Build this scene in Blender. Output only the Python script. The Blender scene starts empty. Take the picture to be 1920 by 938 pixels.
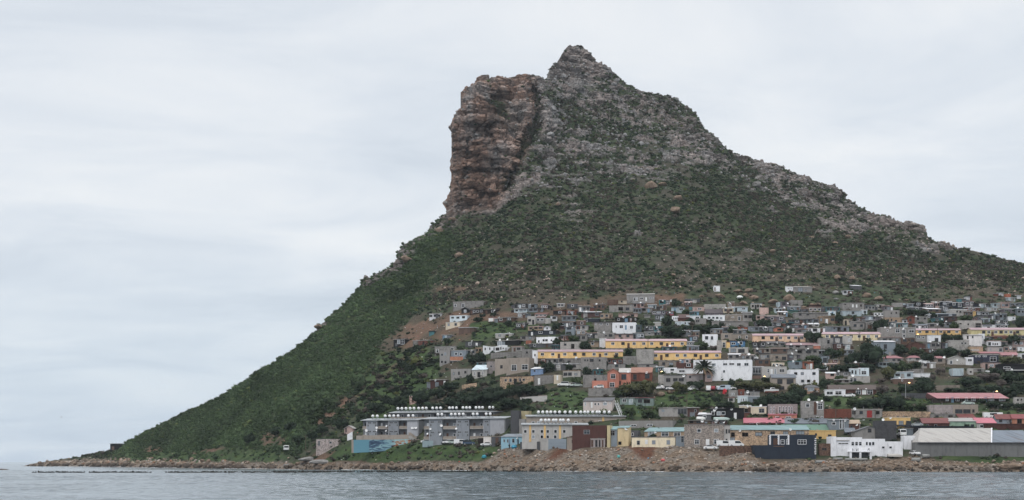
import bpy, math, random
import numpy as np
from mathutils import Vector, Matrix

# ------------------------------------------------------------------ basics
F = 3045.0          # focal length in pixels of the 1920 px wide photograph
CX, HY, CH = 960.0, 866.0, 3.0     # principal column, horizon row, camera height (m)
scene = bpy.context.scene
COL = scene.collection
rng = np.random.default_rng(7)
random.seed(7)

def P3(px, py, D):
    return ((px-CX)/F*D, D, CH+(HY-py)/F*D)

# ------------------------------------------------------------------ numpy noise
def _h(ix, iy, iz, s):
    n = (ix.astype(np.int64)*374761393 + iy.astype(np.int64)*668265263 + iz.astype(np.int64)*2147483647 + s*974634777) & 0xffffffff
    n = (n ^ (n >> 13))*1274126177 & 0xffffffff
    n = (n ^ (n >> 16))*2246822519 & 0xffffffff
    n = n ^ (n >> 15)
    return (n & 0xffffff).astype(np.float64)/float(0xffffff)

def vnoise(x, y, z, s=0):
    x, y, z = np.broadcast_arrays(x, y, z)
    ix, iy, iz = np.floor(x), np.floor(y), np.floor(z)
    fx, fy, fz = x-ix, y-iy, z-iz
    fx, fy, fz = [f*f*(3-2*f) for f in (fx, fy, fz)]
    r = 0
    for a in (0, 1):
        for b in (0, 1):
            for c in (0, 1):
                r = r + _h(ix+a, iy+b, iz+c, s)*(fx if a else 1-fx)*(fy if b else 1-fy)*(fz if c else 1-fz)
    return r*2-1

def fbm(x, y, z, octv=4, s=0):
    r, a, t = 0, 1.0, 0
    for o in range(octv):
        r = r + a*vnoise(x*2**o, y*2**o, z*2**o, s+o*17); t += a; a *= .5
    return r/t

def worley(x, y, z, s=0):
    ix, iy, iz = np.floor(x), np.floor(y), np.floor(z)
    f1 = np.full(x.shape, 9.0); f2 = np.full(x.shape, 9.0); idr = np.zeros(x.shape)
    for a in (-1, 0, 1):
        for b in (-1, 0, 1):
            for c in (-1, 0, 1):
                jx, jy, jz = ix+a, iy+b, iz+c
                d = np.maximum(np.maximum(np.abs(jx+.15+.7*_h(jx, jy, jz, s+1)-x), np.abs(jy+.15+.7*_h(jx, jy, jz, s+2)-y)), np.abs(jz+.15+.7*_h(jx, jy, jz, s+3)-z))
                m = d < f1
                f2 = np.where(m, f1, np.minimum(f2, d))
                idr = np.where(m, _h(jx, jy, jz, s+4), idr)
                f1 = np.where(m, d, f1)
    return idr, f1, f2

def sstep(a, b, x):
    t = np.clip((x-a)/(b-a), 0, 1)
    return t*t*(3-2*t)

def boxblur(a, r, axis):
    if r < 1: return a
    pad = [(0, 0), (0, 0)]; pad[axis] = (r+1, r)
    c = np.cumsum(np.pad(a, pad, mode='edge'), axis=axis)
    n = a.shape[axis]; k = 2*r+1
    hi = np.take(c, np.arange(k, k+n), axis=axis); lo = np.take(c, np.arange(0, n), axis=axis)
    return (hi-lo)/k

def inpoly(u, v, poly):
    inside = np.zeros(u.shape, bool)
    n = len(poly)
    for i in range(n):
        x0, y0 = poly[i]; x1, y1 = poly[(i+1) % n]
        if y0 == y1: continue
        c = ((y0 > v) != (y1 > v)) & (u < (x1-x0)*(v-y0)/(y1-y0)+x0)
        inside ^= c
    return inside

# ------------------------------------------------------------------ the land: outline and distances
RIDGE = [(40,873),(60,870),(75,867),(100,863),(150,856),(180,849),(207,844),(226,843),(230,833),(260,816),(300,796),(340,776),(370,761),(400,750),(440,726),(480,701),(500,686),(540,662),(570,638),(588,620),(600,606),(612,597),(640,573),(664,547),(672,538),(684,522),(700,520),(720,511),(735,501),(745,491),(752,474),(765,461),(785,448),(800,441),(815,422),(828,408),(838,396),(842,345),(846,300),(848,240),(855,226),(862,206),(866,186),(875,171),(890,158),(900,152),(940,149),(955,146),(985,139),(1010,141),(1024,149),(1032,128),(1045,116),(1058,95),(1064,89),(1088,89),(1098,98),(1110,111),(1130,126),(1160,141),(1170,153),(1200,168),(1225,173),(1255,178),(1285,196),(1305,213),(1318,236),(1340,256),(1360,276),(1385,293),(1420,301),(1460,308),(1480,319),(1520,336),(1560,348),(1580,364),(1610,388),(1640,403),(1680,419),(1720,423),(1745,446),(1770,458),(1830,469),(1880,483),(1920,492),(2000,520),(2100,560),(2250,610)]
SHORE = [(30,874.2),(200,875.5),(400,878.4),(560,880.4),(700,881.2),(840,882),(950,882.9),(1080,884),(1300,885),(1920,885.5),(2250,886)]
DCOL = [
 (40,  [(874,1100),(868,1115),(700,1200)]),
 (150, [(876,1015),(862,1050),(850,1070),(700,1100)]),
 (230, [(876,915),(860,960),(835,1010),(700,1050)]),
 (400, [(878.4,737),(860,768),(800,845),(749,920),(600,980)]),
 (560, [(880.4,634),(855,650),(830,664),(740,745),(650,850),(500,940)]),
 (700, [(881.2,600),(838,612),(822,622),(790,650),(760,672),(700,720),(650,765),(600,815),(520,880),(400,925)]),
 (840, [(882,571),(838,590),(822,601),(790,622),(760,638),(700,672),(650,706),(600,745),(500,822),(395,905),(235,912),(150,930)]),
 (900, [(882.5,556),(838,576),(822,590),(790,610),(760,624),(700,658),(650,692),(600,732),(500,808),(395,895),(235,910),(150,940)]),
 (960, [(883,540),(838,562),(822,578),(790,596),(760,610),(700,645),(650,678),(600,720),(500,798),(400,865),(345,895),(235,915),(148,950)]),
 (1015,[(883.5,518),(838,542),(770,580),(700,635),(600,715),(500,790),(400,860),(320,905),(240,925),(148,950)]),
 (1040,[(883.7,512),(838,536),(770,575),(700,630),(600,712),(500,785),(400,860),(310,910),(240,935),(165,962),(155,1010),(110,1030)]),
 (1080,[(884,505),(838,530),(770,570),(700,625),(600,710),(500,785),(400,860),(300,920),(230,955),(165,1000),(150,1022),(88,1050)]),
 (1300,[(885,480),(842,506),(770,560),(700,618),(600,700),(500,780),(400,860),(300,950),(200,1060)]),
 (1400,[(885,480),(842,504),(770,555),(700,612),(600,698),(500,785),(400,880),(300,1010)]),
 (1600,[(885,480),(846,500),(770,548),(700,610),(600,697),(500,800),(380,990)]),
 (1920,[(885.5,480),(852,498),(770,545),(700,608),(600,697),(540,790),(490,930)]),
 (2250,[(886,480),(852,498),(770,545),(700,610),(610,720)]),
]
_du = np.array([c[0] for c in DCOL], float)
_PYS = np.arange(60, 895, 1.0)
_DT = np.array([np.interp(_PYS, [p for p, d in sorted(c[1])], [d for p, d in sorted(c[1])]) for c in DCOL])
_US = np.arange(20, 2260, 4.0)
_TAB = np.array([np.interp(_US, _du, _DT[:, j]) for j in range(len(_PYS))])     # [py, u]
_TAB = boxblur(boxblur(_TAB, 5, 1), 5, 1)
_TAB = boxblur(boxblur(_TAB, 3, 0), 3, 0)
def Dmap(u, py):
    u = np.clip((np.asarray(u, float)-20)/4.0, 0, len(_US)-1.001); p = np.clip(np.asarray(py, float)-60, 0, len(_PYS)-1.001)
    iu, ip = u.astype(int), p.astype(int); fu, fp = u-iu, p-ip
    T = _TAB
    return (T[ip, iu]*(1-fu)+T[ip, iu+1]*fu)*(1-fp)+(T[ip+1, iu]*(1-fu)+T[ip+1, iu+1]*fu)*fp
def DAT(px, py): return float(Dmap(px, py))
def at(px, py, D=None):
    return Vector(P3(px, py, DAT(px, py) if D is None else D))

# ------------------------------------------------------------------ terrain grid
US = np.arange(40, 2240, 1.3); NU = len(US)
NV1, NV2 = 470, 290
NV = NV1+NV2
ridge = np.interp(US, *zip(*RIDGE)); shore = np.interp(US, *zip(*SHORE))
ridge = ridge + np.interp(US, [0, 780, 860, 2300], [.4, .6, 1, 1])*1.6*fbm(US/9.0, 0*US, 0*US, 3, 5)
ridge = np.minimum(ridge, shore-1.5)
UU = np.repeat(US[None, :], NV, 0)
_k = 50
_mx = np.max(np.stack([np.pad(ridge, _k, mode='edge')[i:i+NU] for i in range(0, 2*_k+1, 5)]), 0)
base = np.minimum(boxblur(boxblur(_mx[None, :], 25, 1), 25, 1)[0]+2, shore-1)
base = np.maximum(base, ridge+.8)
base = np.minimum(base, shore-.4)
v1 = np.linspace(0, 1, NV1, endpoint=False)[:, None]; v2 = np.linspace(0, 1, NV2)[:, None]
PY = np.concatenate([shore*(1-v1)+base*v1, base*(1-v2)+ridge*v2], 0)
# ground-cover maps, kept on a coarse map of the mountain side and read with ragged edges
MS = 2.0
mu, mp = np.meshgrid(np.arange(20, 2262, MS), np.arange(50, 897, MS))
def region(polys, r=8):
    m = np.zeros(mu.shape, bool)
    for p in polys: m |= inpoly(mu, mp, p)
    m = boxblur(boxblur(m.astype(float), max(1, int(r/MS)), 0), max(1, int(r/MS)), 1)
    return boxblur(boxblur(m, max(1, int(r/MS/2)), 0), max(1, int(r/MS/2)), 1)
def sample(M, u=None, p=None):
    u = UU if u is None else u; p = PY if p is None else p
    a = np.clip((u-20)/MS, 0, mu.shape[1]-1.001); c = np.clip((p-50)/MS, 0, mu.shape[0]-1.001)
    ia, ic = a.astype(int), c.astype(int); fa, fc = a-ia, c-ic
    return (M[ic, ia]*(1-fa)+M[ic, ia+1]*fa)*(1-fc)+(M[ic+1, ia]*(1-fa)+M[ic+1, ia+1]*fa)*fc
def seg_add(u, v, pts, width, depth):
    best = np.full(u.shape, 1e9)
    for (x0, y0), (x1, y1) in zip(pts[:-1], pts[1:]):
        t = np.clip(((u-x0)*(x1-x0)+(v-y0)*(y1-y0))/((x1-x0)**2+(y1-y0)**2), 0, 1)
        best = np.minimum(best, np.hypot(u-x0-t*(x1-x0), v-y0-t*(y1-y0)))
    return depth*np.exp(-(best/width)**2)
MD = Dmap(mu, mp)
# gullies, caves and steps of the rock (metres away from the viewer)
for pts, w_, d_ in [([(1000, 168), (1008, 200), (1006, 235), (985, 270), (968, 310), (952, 350)], 10, 15), ([(930, 185), (955, 215), (965, 240)], 13, 7), ([(902, 369), (935, 366)], 5, 6),
                    ([(868, 235), (900, 240), (960, 232)], 5, 3), ([(876, 250), (878, 300), (872, 340)], 4, 3), ([(850, 325), (900, 318), (955, 322)], 4, 3), ([(915, 250), (922, 300), (916, 350)], 5, 3),
                    ([(1090, 175), (1180, 260), (1200, 300)], 14, 5), ([(1150, 170), (1260, 260), (1330, 330)], 12, 5)]:
    MD += seg_add(mu, mp, pts, w_, d_)
# the land turns away towards its skyline and the cliff towards its free left edge
mridge = np.interp(mu[0], *zip(*RIDGE))[None, :]
MD += 9*np.exp(-np.clip(mp-mridge, 0, 1e3)/7)*sstep(700, 860, mu)
_cl = [(150, 890), (171, 875), (186, 866), (206, 861), (226, 855), (240, 848), (300, 846), (345, 842), (396, 838), (440, 800), (461, 765), (474, 752), (520, 700)]
uL = np.interp(mp, *zip(*_cl))
MD += 14*np.exp(-np.clip(mu-uL, 0, 1e3)/7)*sstep(140, 175, mp)*sstep(520, 440, mp)
MPX = np.stack([(mu-CX)/F*MD, MD, CH+(HY-mp)/F*MD], -1)
S = MPX.copy()
for k in range(3): S[..., k] = boxblur(boxblur(MPX[..., k], 2, 0), 2, 1)
mn = np.cross(np.gradient(S, axis=1), -np.gradient(S, axis=0)); mn /= (np.linalg.norm(mn, axis=-1, keepdims=True)+1e-9)
DD = sample(MD)
Nn = np.stack([sample(mn[..., k]) for k in range(3)], -1); Nn /= (np.linalg.norm(Nn, axis=-1, keepdims=True)+1e-9)
PB = np.stack([(UU-CX)/F*DD, DD, CH+(HY-PY)/F*DD], -1)
X, Y, Z = PB[..., 0], PB[..., 1], PB[..., 2]
def wob(r):                                   # ragged edges for the maps
    return UU+r*fbm(X/12, Y/12, Z/12, 4, 81), PY+.7*r*fbm(X/12, Y/12, Z/12, 4, 91)
w1 = wob(34); w2 = wob(16); w3 = wob(6)
cliffM = sample(region([[(830, 398), (835, 230), (850, 140), (985, 130), (1003, 175), (992, 290), (955, 345), (930, 390)]], 8), *w3)
peakM = sample(region([[(1020, 165), (1055, 60), (1100, 60), (1160, 135), (1110, 160), (1060, 165)]], 6), *w3)
zone = sample(region([[(830, 402), (835, 230), (850, 140), (985, 100), (1022, 140), (1060, 40), (1100, 40), (1260, 140), (1400, 260), (1600, 340), (1780, 425), (1800, 472), (1690, 455), (1570, 425), (1440, 368), (1330, 325), (1250, 335), (1130, 335), (1040, 345), (985, 360), (930, 395)]], 12), *w1)
edgeM = sample(region([[(700, 530), (735, 505), (745, 470), (770, 445), (800, 425), (838, 385), (862, 392), (852, 415), (830, 435), (790, 455), (765, 485), (740, 515)], [(582, 622), (590, 606), (612, 600), (605, 615)], [(680, 545), (682, 512), (712, 512), (704, 530)]], 4), *w3)
band = sample(region([[(1040, 150), (1250, 185), (1330, 260), (1200, 230), (1080, 200)], [(1000, 260), (1130, 270), (1220, 290), (1200, 312), (1100, 300), (1010, 300)], [(1180, 180), (1300, 220), (1380, 300), (1330, 300), (1260, 230)], [(1380, 290), (1480, 310), (1620, 390), (1780, 440), (1790, 470), (1640, 440), (1540, 400), (1440, 345)],
                      [(1000, 300), (1050, 300), (1000, 345), (960, 375), (900, 400), (960, 345)], [(1000, 150), (1060, 175), (1050, 240), (1010, 290), (1012, 220)]], 8), *w2)
town = sample(region([[(590, 900), (640, 800), (720, 640), (800, 570), (1180, 548), (1340, 530), (1480, 535), (1620, 528), (1920, 540), (2300, 560), (2300, 900)]], 10), *w3)
mount = sstep(20, 70, Z)*(1-town)
vegn = fbm(X/9, Y/9, Z/9, 4, 61); vegb = fbm(X/45, Y/45, Z/45, 3, 62); vegf = fbm(X/3.5, Y/3.5, Z/3.5, 3, 63)
ledge = .55*fbm(X/26, Y/26, Z/5.0, 4, 64)+.75*fbm(X/7, Y/7, Z/3.4, 3, 66)
# how much bare rock: all of the cliff and the peak, broken bands and outcrops elsewhere
rk = np.clip(1.25*cliffM+1.2*peakM+1.1*edgeM, 0, 1)
brk = np.clip(sstep(.0, .34, zone*(.10+1.0*ledge+.3*vegn)+band*(.30+.9*ledge+.4*vegn)-.06), 0, 1)
outc = sstep(.40, .60, fbm(X/16, Y/16, Z/8, 4, 65)+.25*vegb)*sstep(560, 420, PY)*sstep(860, 960, UU)*.9
rk = np.clip(np.maximum(np.maximum(rk, brk), outc), 0, 1)
disp = mount*(1-.6*zone)*3.2*fbm(X/34, Y/34, Z/34, 4, 3)*sstep(0, 25, (PY-ridge[None, :]))
disp += (1-town)*(1-rk)*.55*fbm(X/5, Y/5, Z/5, 3, 11)
disp += town*.25*fbm(X/4, Y/4, Z/4, 3, 12)
_bank = sample(region([[(950, 842), (1430, 842), (1430, 868), (950, 870)]], 6))
disp += _bank*(2.0*fbm(X/8, Y/8, Z/8, 4, 14)-.3)
gf0 = sample(region([[(200,870),(230,820),(400,740),(600,590),(700,500),(840,400),(850,470),(800,540),(760,600),(700,690),(640,770),(560,850),(400,858)]], 14))
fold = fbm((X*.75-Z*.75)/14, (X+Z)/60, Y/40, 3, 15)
disp += gf0*3.4*fold*sstep(0, 14, PY-ridge[None, :])
disp -= (.3+.7*mount)*.5*(1-town)*(1-rk)
# blocky rock
sel = rk > .02
xs, ys, zs = X[sel], Y[sel], Z[sel]
wz = zs+2.0*fbm(xs/40, ys/40, zs/40, 2, 21)
wx = xs+3*vnoise(xs/14, ys/14, zs/14, 22); wy = ys+3*vnoise(xs/14, ys/14, zs/14, 23)
i1, a1, b1 = worley(wx/11, wy/11, wz/4.6, 31)
i2, a2, b2 = worley(wx/4.4, wy/4.4, wz/2.1, 41)
lay = _h(np.floor(wz/3.4), np.floor(wz*0), np.floor(wz*0), 77)
CM = cliffM[sel]; PM = peakM[sel]
amp1 = 3.0+1.2*CM+.8*PM
d1 = (i1-.5)*amp1+(lay-.5)*(1.0+2.2*CM)+(i2-.5)*(1.7+.4*CM)
d1 -= np.exp(-((b1-a1)/.07)**2)*(1.0+.7*CM)+np.exp(-((b2-a2)/.09)**2)*.6
d1 += .9*fbm(xs/22, ys/22, zs/50, 3, 51)*(2+2*CM)
disp[sel] += (d1+.6*(1-CM))*rk[sel]
PT = PB+Nn*disp[..., None]
PT[0, :, 2] = np.minimum(PT[0, :, 2], .12)

# ground cover: rock, green, bare soil
soil = sample(region([[(752,606),(805,590),(860,578),(930,586),(1000,592),(1080,570),(1180,546),(1290,552),(1290,572),(1180,580),(1080,590),(960,606),(880,636),(800,652),(725,660)],
               [(640,733),(662,744),(610,795),(572,808),(590,780)], [(486,822),(520,812),(528,828),(495,838)],
               [(560,858),(600,842),(650,846),(690,862),(690,880),(540,880)], [(780,535),(870,528),(880,545),(790,552)]], 6), *w2)*np.clip(.50+1.1*vegn, .05, .85)
soil2 = sample(region([[(468,838),(498,814),(530,810),(537,830),(500,840)], [(640,733),(662,744),(612,792),(575,806),(592,780)], [(400,846),(430,840),(440,848),(410,852)], [(590,770),(612,762),(600,782)], [(268,842),(300,836),(306,846),(272,850)]], 4), *w2)*np.clip(.75+1.1*vegn, .1, .95)
soil = np.maximum(np.maximum(soil, soil2), sample(region([[(1560,742),(1595,745),(1600,768),(1550,768)], [(268,842),(300,836),(306,846),(272,850)], [(355,846),(420,842),(425,852),(360,856)], [(1260,728),(1275,735),(1240,750),(1228,745)], [(1845,764),(1880,768),(1890,775),(1865,772)]], 3), *w3))
path = np.clip(seg_add(UU, PY, [(765, 668), (720, 705), (690, 730), (640, 760), (600, 790)], 8, 1)+seg_add(UU, PY, [(1333, 735), (1340, 748), (1325, 768), (1300, 775)], 1.8, .9), 0, 1)
redearth = sample(region([[(1046,838),(1076,838),(1044,858),(1012,864)], [(1176,836),(1232,838),(1222,858),(1205,862)]], 3), *w3)
scree = sample(region([[(1425,482),(1470,488),(1505,515),(1500,530),(1420,528)], [(1180,470),(1330,430),(1400,470),(1380,520),(1200,540)], [(1040,430),(1180,400),(1240,440),(1120,500)], [(1000,340),(1150,330),(1150,360),(980,380)], [(880,440),(1000,450),(1000,470),(880,470)]], 14), *w1)*.7
scrubdry = sample(region([[(800,560),(860,520),(960,500),(1150,520),(1300,525),(1420,530),(1300,555),(1000,585),(850,575)], [(1400,480),(1920,500),(1920,560),(1500,540)]], 16), *w1)
rubble = sample(region([[(950,840),(1120,838),(1270,838),(1415,842),(1430,866),(1560,862),(1640,858),(1720,858),(1760,866),(2300,866),(2300,890),(20,890),(30,868),(140,860),(300,862),(520,868),(700,866),(900,866)]], 5), *w3)
grass = sample(region([[(640,836),(930,836),(945,850),(900,864),(700,864),(600,862)], [(1018,728),(1100,730),(1110,770),(1030,780)], [(1160,755),(1230,760),(1240,785),(1165,785)], [(1225,735),(1350,735),(1345,770),(1240,775)], [(1690,750),(1760,755),(1750,772),(1695,772)],
                [(1740,856),(2300,856),(2300,866),(1760,866)], [(660,740),(720,670),(800,650),(830,690),(800,740),(770,790),(680,800)], [(880,605),(1000,600),(1000,620),(880,640)], [(1080,600),(1110,600),(1105,622),(1080,622)], [(240,850),(520,848),(560,866),(240,864)], [(1380,745),(1600,742),(1680,755),(1680,770),(1400,765)], [(1830,765),(1920,770),(1920,778),(1830,778)]], 5), *w2)
green = np.clip(.70+.75*vegn+.45*vegb+.25*vegf-.22*scrubdry, 0, 1)
gfront = sample(region([[(200,870),(230,820),(400,740),(600,590),(700,500),(840,400),(850,470),(800,540),(760,600),(700,690),(640,770),(560,850),(400,858)]], 12), *w2)
green = np.maximum(green, np.clip(gfront*(.85+.45*vegn), 0, 1))
rocky = rk*np.clip(1.2-(.2+.75*(1-cliffM))*sstep(.05, .5, vegn+.4*vegb+.3*vegf), 0, 1)
gully = np.clip(seg_add(UU, PY, [(1004, 245), (985, 275), (968, 310), (950, 345)], 13, 1)+seg_add(UU, PY, [(930, 190), (960, 225)], 15, .9), 0, 1)*sstep(-.5, .1, vegn)
rocky *= (1-.9*gully)
green = green*(1-.95*rocky)
green = np.clip(green*(1-.8*soil)*(1-.45*scree)*(1-.9*rubble)*(1-.12*town), 0, 1)
green = np.maximum(green, .8*gully)
green = np.clip(np.maximum(green, grass*(.95+.5*vegn)), 0, 1)*(1-redearth)*(1-.5*path)
MASK = np.zeros(UU.shape+(4,), np.float32)
MASK[..., 0] = np.clip(rocky, 0, 1); MASK[..., 1] = green; MASK[..., 2] = np.clip(soil+.16*town*(1-grass)+path, 0, 1); MASK[..., 3] = np.clip(rubble, 0, 1)
MASK2 = np.zeros(UU.shape+(4,), np.float32)
MASK2[..., 0] = np.clip(redearth, 0, 1); MASK2[..., 1] = np.clip(grass+.4*gfront*sstep(.0, .4, vegn), 0, 1); MASK2[..., 2] = np.clip(cliffM*.95+.35*rk, 0, 1); MASK2[..., 3] = np.clip(scree, 0, 1)

# apron under the sea in front, and the far side falling away behind the skyline
front = []
for k, (dd, zz) in enumerate([(40, -4.0), (14, -1.6), (4, -.5)]):
    f = PT[0].copy(); s = (f[:, 1]-dd)/f[:, 1]; f[:, 0] *= s; f[:, 1] -= dd; f[:, 2] = zz
    front.append(f)
back = []
NB = 46
for k in range(1, NB+1):
    b = PT[-1].copy(); d = 1.5*k+0.16*k*k; s = (b[:, 1]+d)/b[:, 1]
    b[:, 0] *= s; b[:, 1] += d
    b[:, 2] = PT[-1][:, 2]+.35*min(k, 2)*0-(.15*k+.85*d*min(1, k/14))
    b[:, 2] += 2.0*fbm(b[:, 0]/16, b[:, 1]/16, b[:, 2]/16, 3, 70)*min(1, k/6)
    b[:, 2] = np.maximum(b[:, 2], -6)
    back.append(b)
ALL = np.concatenate([np.array(front), PT, np.array(back)], 0)
def ext(M, first=None):
    return np.concatenate([np.repeat(M[:1], 3, 0), M, np.repeat(M[-1:], NB, 0)], 0)
NR = ALL.shape[0]

def grid_mesh(name, V, smooth=True):
    nr, nc = V.shape[:2]
    me = bpy.data.meshes.new(name)
    me.vertices.add(nr*nc); me.vertices.foreach_set('co', V.reshape(-1).astype(np.float32))
    idx = np.arange(nr*nc, dtype=np.int32).reshape(nr, nc)
    q = np.stack([idx[:-1, :-1], idx[:-1, 1:], idx[1:, 1:], idx[1:, :-1]], -1).reshape(-1)
    n = len(q)//4
    me.loops.add(n*4); me.loops.foreach_set('vertex_index', q)
    me.polygons.add(n); me.polygons.foreach_set('loop_start', np.arange(0, n*4, 4, dtype=np.int32))
    me.polygons.foreach_set('use_smooth', np.full(n, smooth, dtype=bool))
    me.update(calc_edges=True)
    return me
def raw_mesh(name, V, T, smooth=False):
    me = bpy.data.meshes.new(name)
    V = np.asarray(V, np.float32); T = np.asarray(T, np.int32)
    me.vertices.add(len(V)); me.vertices.foreach_set('co', V.reshape(-1))
    k = T.shape[1]; n = len(T)
    me.loops.add(n*k); me.loops.foreach_set('vertex_index', T.reshape(-1))
    me.polygons.add(n); me.polygons.foreach_set('loop_start', np.arange(0, n*k, k, dtype=np.int32))
    me.polygons.foreach_set('use_smooth', np.full(n, smooth, dtype=bool))
    me.update(calc_edges=True)
    return me
def setcol(me, name, C):
    a = me.color_attributes.new(name, 'FLOAT_COLOR', 'POINT')
    a.data.foreach_set('color', np.asarray(C, np.float32).reshape(-1))

# ------------------------------------------------------------------ material helpers
def newmat(name):
    m = bpy.data.materials.new(name); m.use_nodes = True
    nt = m.node_tree; b = nt.nodes['Principled BSDF']
    return m, nt, b
def N(nt, t, **kw):
    n = nt.nodes.new(t)
    for k, v in kw.items():
        if k.startswith('i_'): n.inputs[k[2:].replace('_', ' ')].default_value = v
        else: setattr(n, k, v)
    return n
def noise(nt, vec, scale, detail=4, rough=.55, dist=0):
    n = N(nt, 'ShaderNodeTexNoise'); n.inputs['Scale'].default_value = scale; n.inputs['Detail'].default_value = detail
    n.inputs['Roughness'].default_value = rough; n.inputs['Distortion'].default_value = dist
    if vec is not None: nt.links.new(vec, n.inputs['Vector'])
    return n.outputs['Fac']
def ramp(nt, fac, stops):
    r = N(nt, 'ShaderNodeValToRGB'); e = r.color_ramp.elements
    while len(e) < len(stops): e.new(.5)
    for k, (p, c) in enumerate(stops):
        e[k].position = p; e[k].color = (*c, 1) if len(c) == 3 else c
    nt.links.new(fac, r.inputs['Fac'])
    return r.outputs['Color']
def mix(nt, fac, a, b, bt='MIX'):
    n = N(nt, 'ShaderNodeMix', data_type='RGBA', blend_type=bt)
    for s, v in (('Factor', fac), ('A', a), ('B', b)):
        sock = [i for i in n.inputs if i.name == s and (i.type == 'VALUE' if s == 'Factor' else i.type == 'RGBA')][0]
        if hasattr(v, 'links') or isinstance(v, bpy.types.NodeSocket): nt.links.new(v, sock)
        elif isinstance(v, (int, float)): sock.default_value = v
        else: sock.default_value = (*v, 1)
    return [o for o in n.outputs if o.type == 'RGBA'][0]
def math_(nt, op, a, b=None):
    n = N(nt, 'ShaderNodeMath', operation=op)
    for k, v in enumerate((a, b)):
        if v is None: continue
        if isinstance(v, bpy.types.NodeSocket): nt.links.new(v, n.inputs[k])
        else: n.inputs[k].default_value = v
    return n.outputs[0]
def mapping(nt, vec, sc):
    m = N(nt, 'ShaderNodeMapping'); m.inputs['Scale'].default_value = sc
    nt.links.new(vec, m.inputs['Vector']); return m.outputs['Vector']
def bump(nt, b, h, strength=.5, dist=.1):
    n = N(nt, 'ShaderNodeBump'); n.inputs['Strength'].default_value = strength; n.inputs['Distance'].default_value = dist
    nt.links.new(h, n.inputs['Height']); nt.links.new(n.outputs['Normal'], b.inputs['Normal'])
def rgb(h):
    h = h.lstrip('#'); c = [int(h[i:i+2], 16)/255 for i in (0, 2, 4)]
    return tuple(x/12.92 if x <= .04045 else ((x+.055)/1.055)**2.4 for x in c)

def tag(o, label=None, cat=None, group=None, kind=None):
    if label: o['label'] = label
    if cat: o['category'] = cat
    if group: o['group'] = group
    if kind: o['kind'] = kind
    return o
def link(name, me, mat=None, parent=None, loc=None, rz=0):
    o = bpy.data.objects.new(name, me); COL.objects.link(o)
    if mat is not None and me is not None and not me.materials: me.materials.append(mat)
    if parent is not None: o.parent = parent
    if loc is not None: o.location = loc
    if rz: o.rotation_euler = (0, 0, rz)
    return o

# ------------------------------------------------------------------ terrain material
m_land, nt, b = newmat('land_cover')
geo = N(nt, 'ShaderNodeNewGeometry'); pos = geo.outputs['Position']
at1 = N(nt, 'ShaderNodeVertexColor', layer_name='mask'); at2 = N(nt, 'ShaderNodeVertexColor', layer_name='mask2')
s1 = N(nt, 'ShaderNodeSeparateColor'); nt.links.new(at1.outputs['Color'], s1.inputs['Color'])
s2 = N(nt, 'ShaderNodeSeparateColor'); nt.links.new(at2.outputs['Color'], s2.inputs['Color'])
n_big = noise(nt, pos, .035, 4); n_mid = noise(nt, pos, .22, 5, .6); n_fin = noise(nt, pos, 1.1, 5, .65)
strata = noise(nt, mapping(nt, pos, (.03, .03, .45)), 1.0, 5, .6)
# rock: lichen grey sandstone with rusty stains
grey = ramp(nt, n_fin, [(.25, (.105, .102, .102)), (.5, (.215, .21, .208)), (.75, (.37, .365, .36))])
rust = ramp(nt, n_fin, [(.25, (.13, .092, .078)), (.5, (.28, .185, .145)), (.75, (.42, .31, .255))])
rustf = math_(nt, 'MULTIPLY', ramp(nt, noise(nt, mapping(nt, pos, (.05, .05, .028)), 1.0, 5, .65), [(.34, (0, 0, 0)), (.54, (1, 1, 1))]), s2.outputs['Blue'])
rock = mix(nt, rustf, grey, rust)
joint = N(nt, 'ShaderNodeTexVoronoi', feature='DISTANCE_TO_EDGE'); joint.inputs['Scale'].default_value = 1.0; nt.links.new(mapping(nt, pos, (.16, .16, .42)), joint.inputs['Vector'])
rock = mix(nt, .8, rock, ramp(nt, joint.outputs['Distance'], [(.0, (.30, .29, .28)), (.05, (.62, .61, .6)), (.12, (1.05, 1.05, 1.05))]), 'MULTIPLY')
bed = noise(nt, mapping(nt, pos, (.05, .05, 1.0)), 1.0, 3, .6)
rock = mix(nt, .8, rock, ramp(nt, bed, [(.34, (.42, .41, .40)), (.42, (.9, .9, .9)), (.58, (1.0, 1.0, 1.0)), (.68, (1.3, 1.3, 1.3))]), 'MULTIPLY')
rock = mix(nt, .6, rock, ramp(nt, strata, [(.3, (.55, .55, .55)), (.5, (.95, .95, .95)), (.7, (1.15, 1.15, 1.15))]), 'MULTIPLY')
# scrub ground
gr = ramp(nt, n_mid, [(.28, (.022, .032, .019)), (.5, (.040, .053, .028)), (.7, (.068, .080, .042))])
gr = mix(nt, s2.outputs['Green'], gr, ramp(nt, n_mid, [(.3, (.024, .042, .017)), (.55, (.048, .076, .028)), (.75, (.088, .108, .045))]))
dry = ramp(nt, n_fin, [(.25, (.024, .024, .018)), (.5, (.052, .048, .035)), (.75, (.115, .10, .078))])
soilc = ramp(nt, n_fin, [(.2, (.055, .033, .023)), (.5, (.125, .076, .053)), (.8, (.24, .165, .122))])
rub = ramp(nt, n_fin, [(.25, (.05, .038, .029)), (.5, (.145, .105, .075)), (.75, (.29, .22, .165))])
rub = mix(nt, ramp(nt, noise(nt, pos, .16, 4, .6), [(.42, (0, 0, 0)), (.58, (1, 1, 1))]), rub, ramp(nt, n_fin, [(.25, (.06, .05, .042)), (.5, (.16, .135, .112)), (.75, (.32, .28, .245))]))
redc = ramp(nt, n_fin, [(.3, (.06, .026, .016)), (.7, (.14, .065, .04))])
c = mix(nt, s1.outputs['Blue'], dry, soilc)
c = mix(nt, at1.outputs['Alpha'], c, rub)
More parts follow.
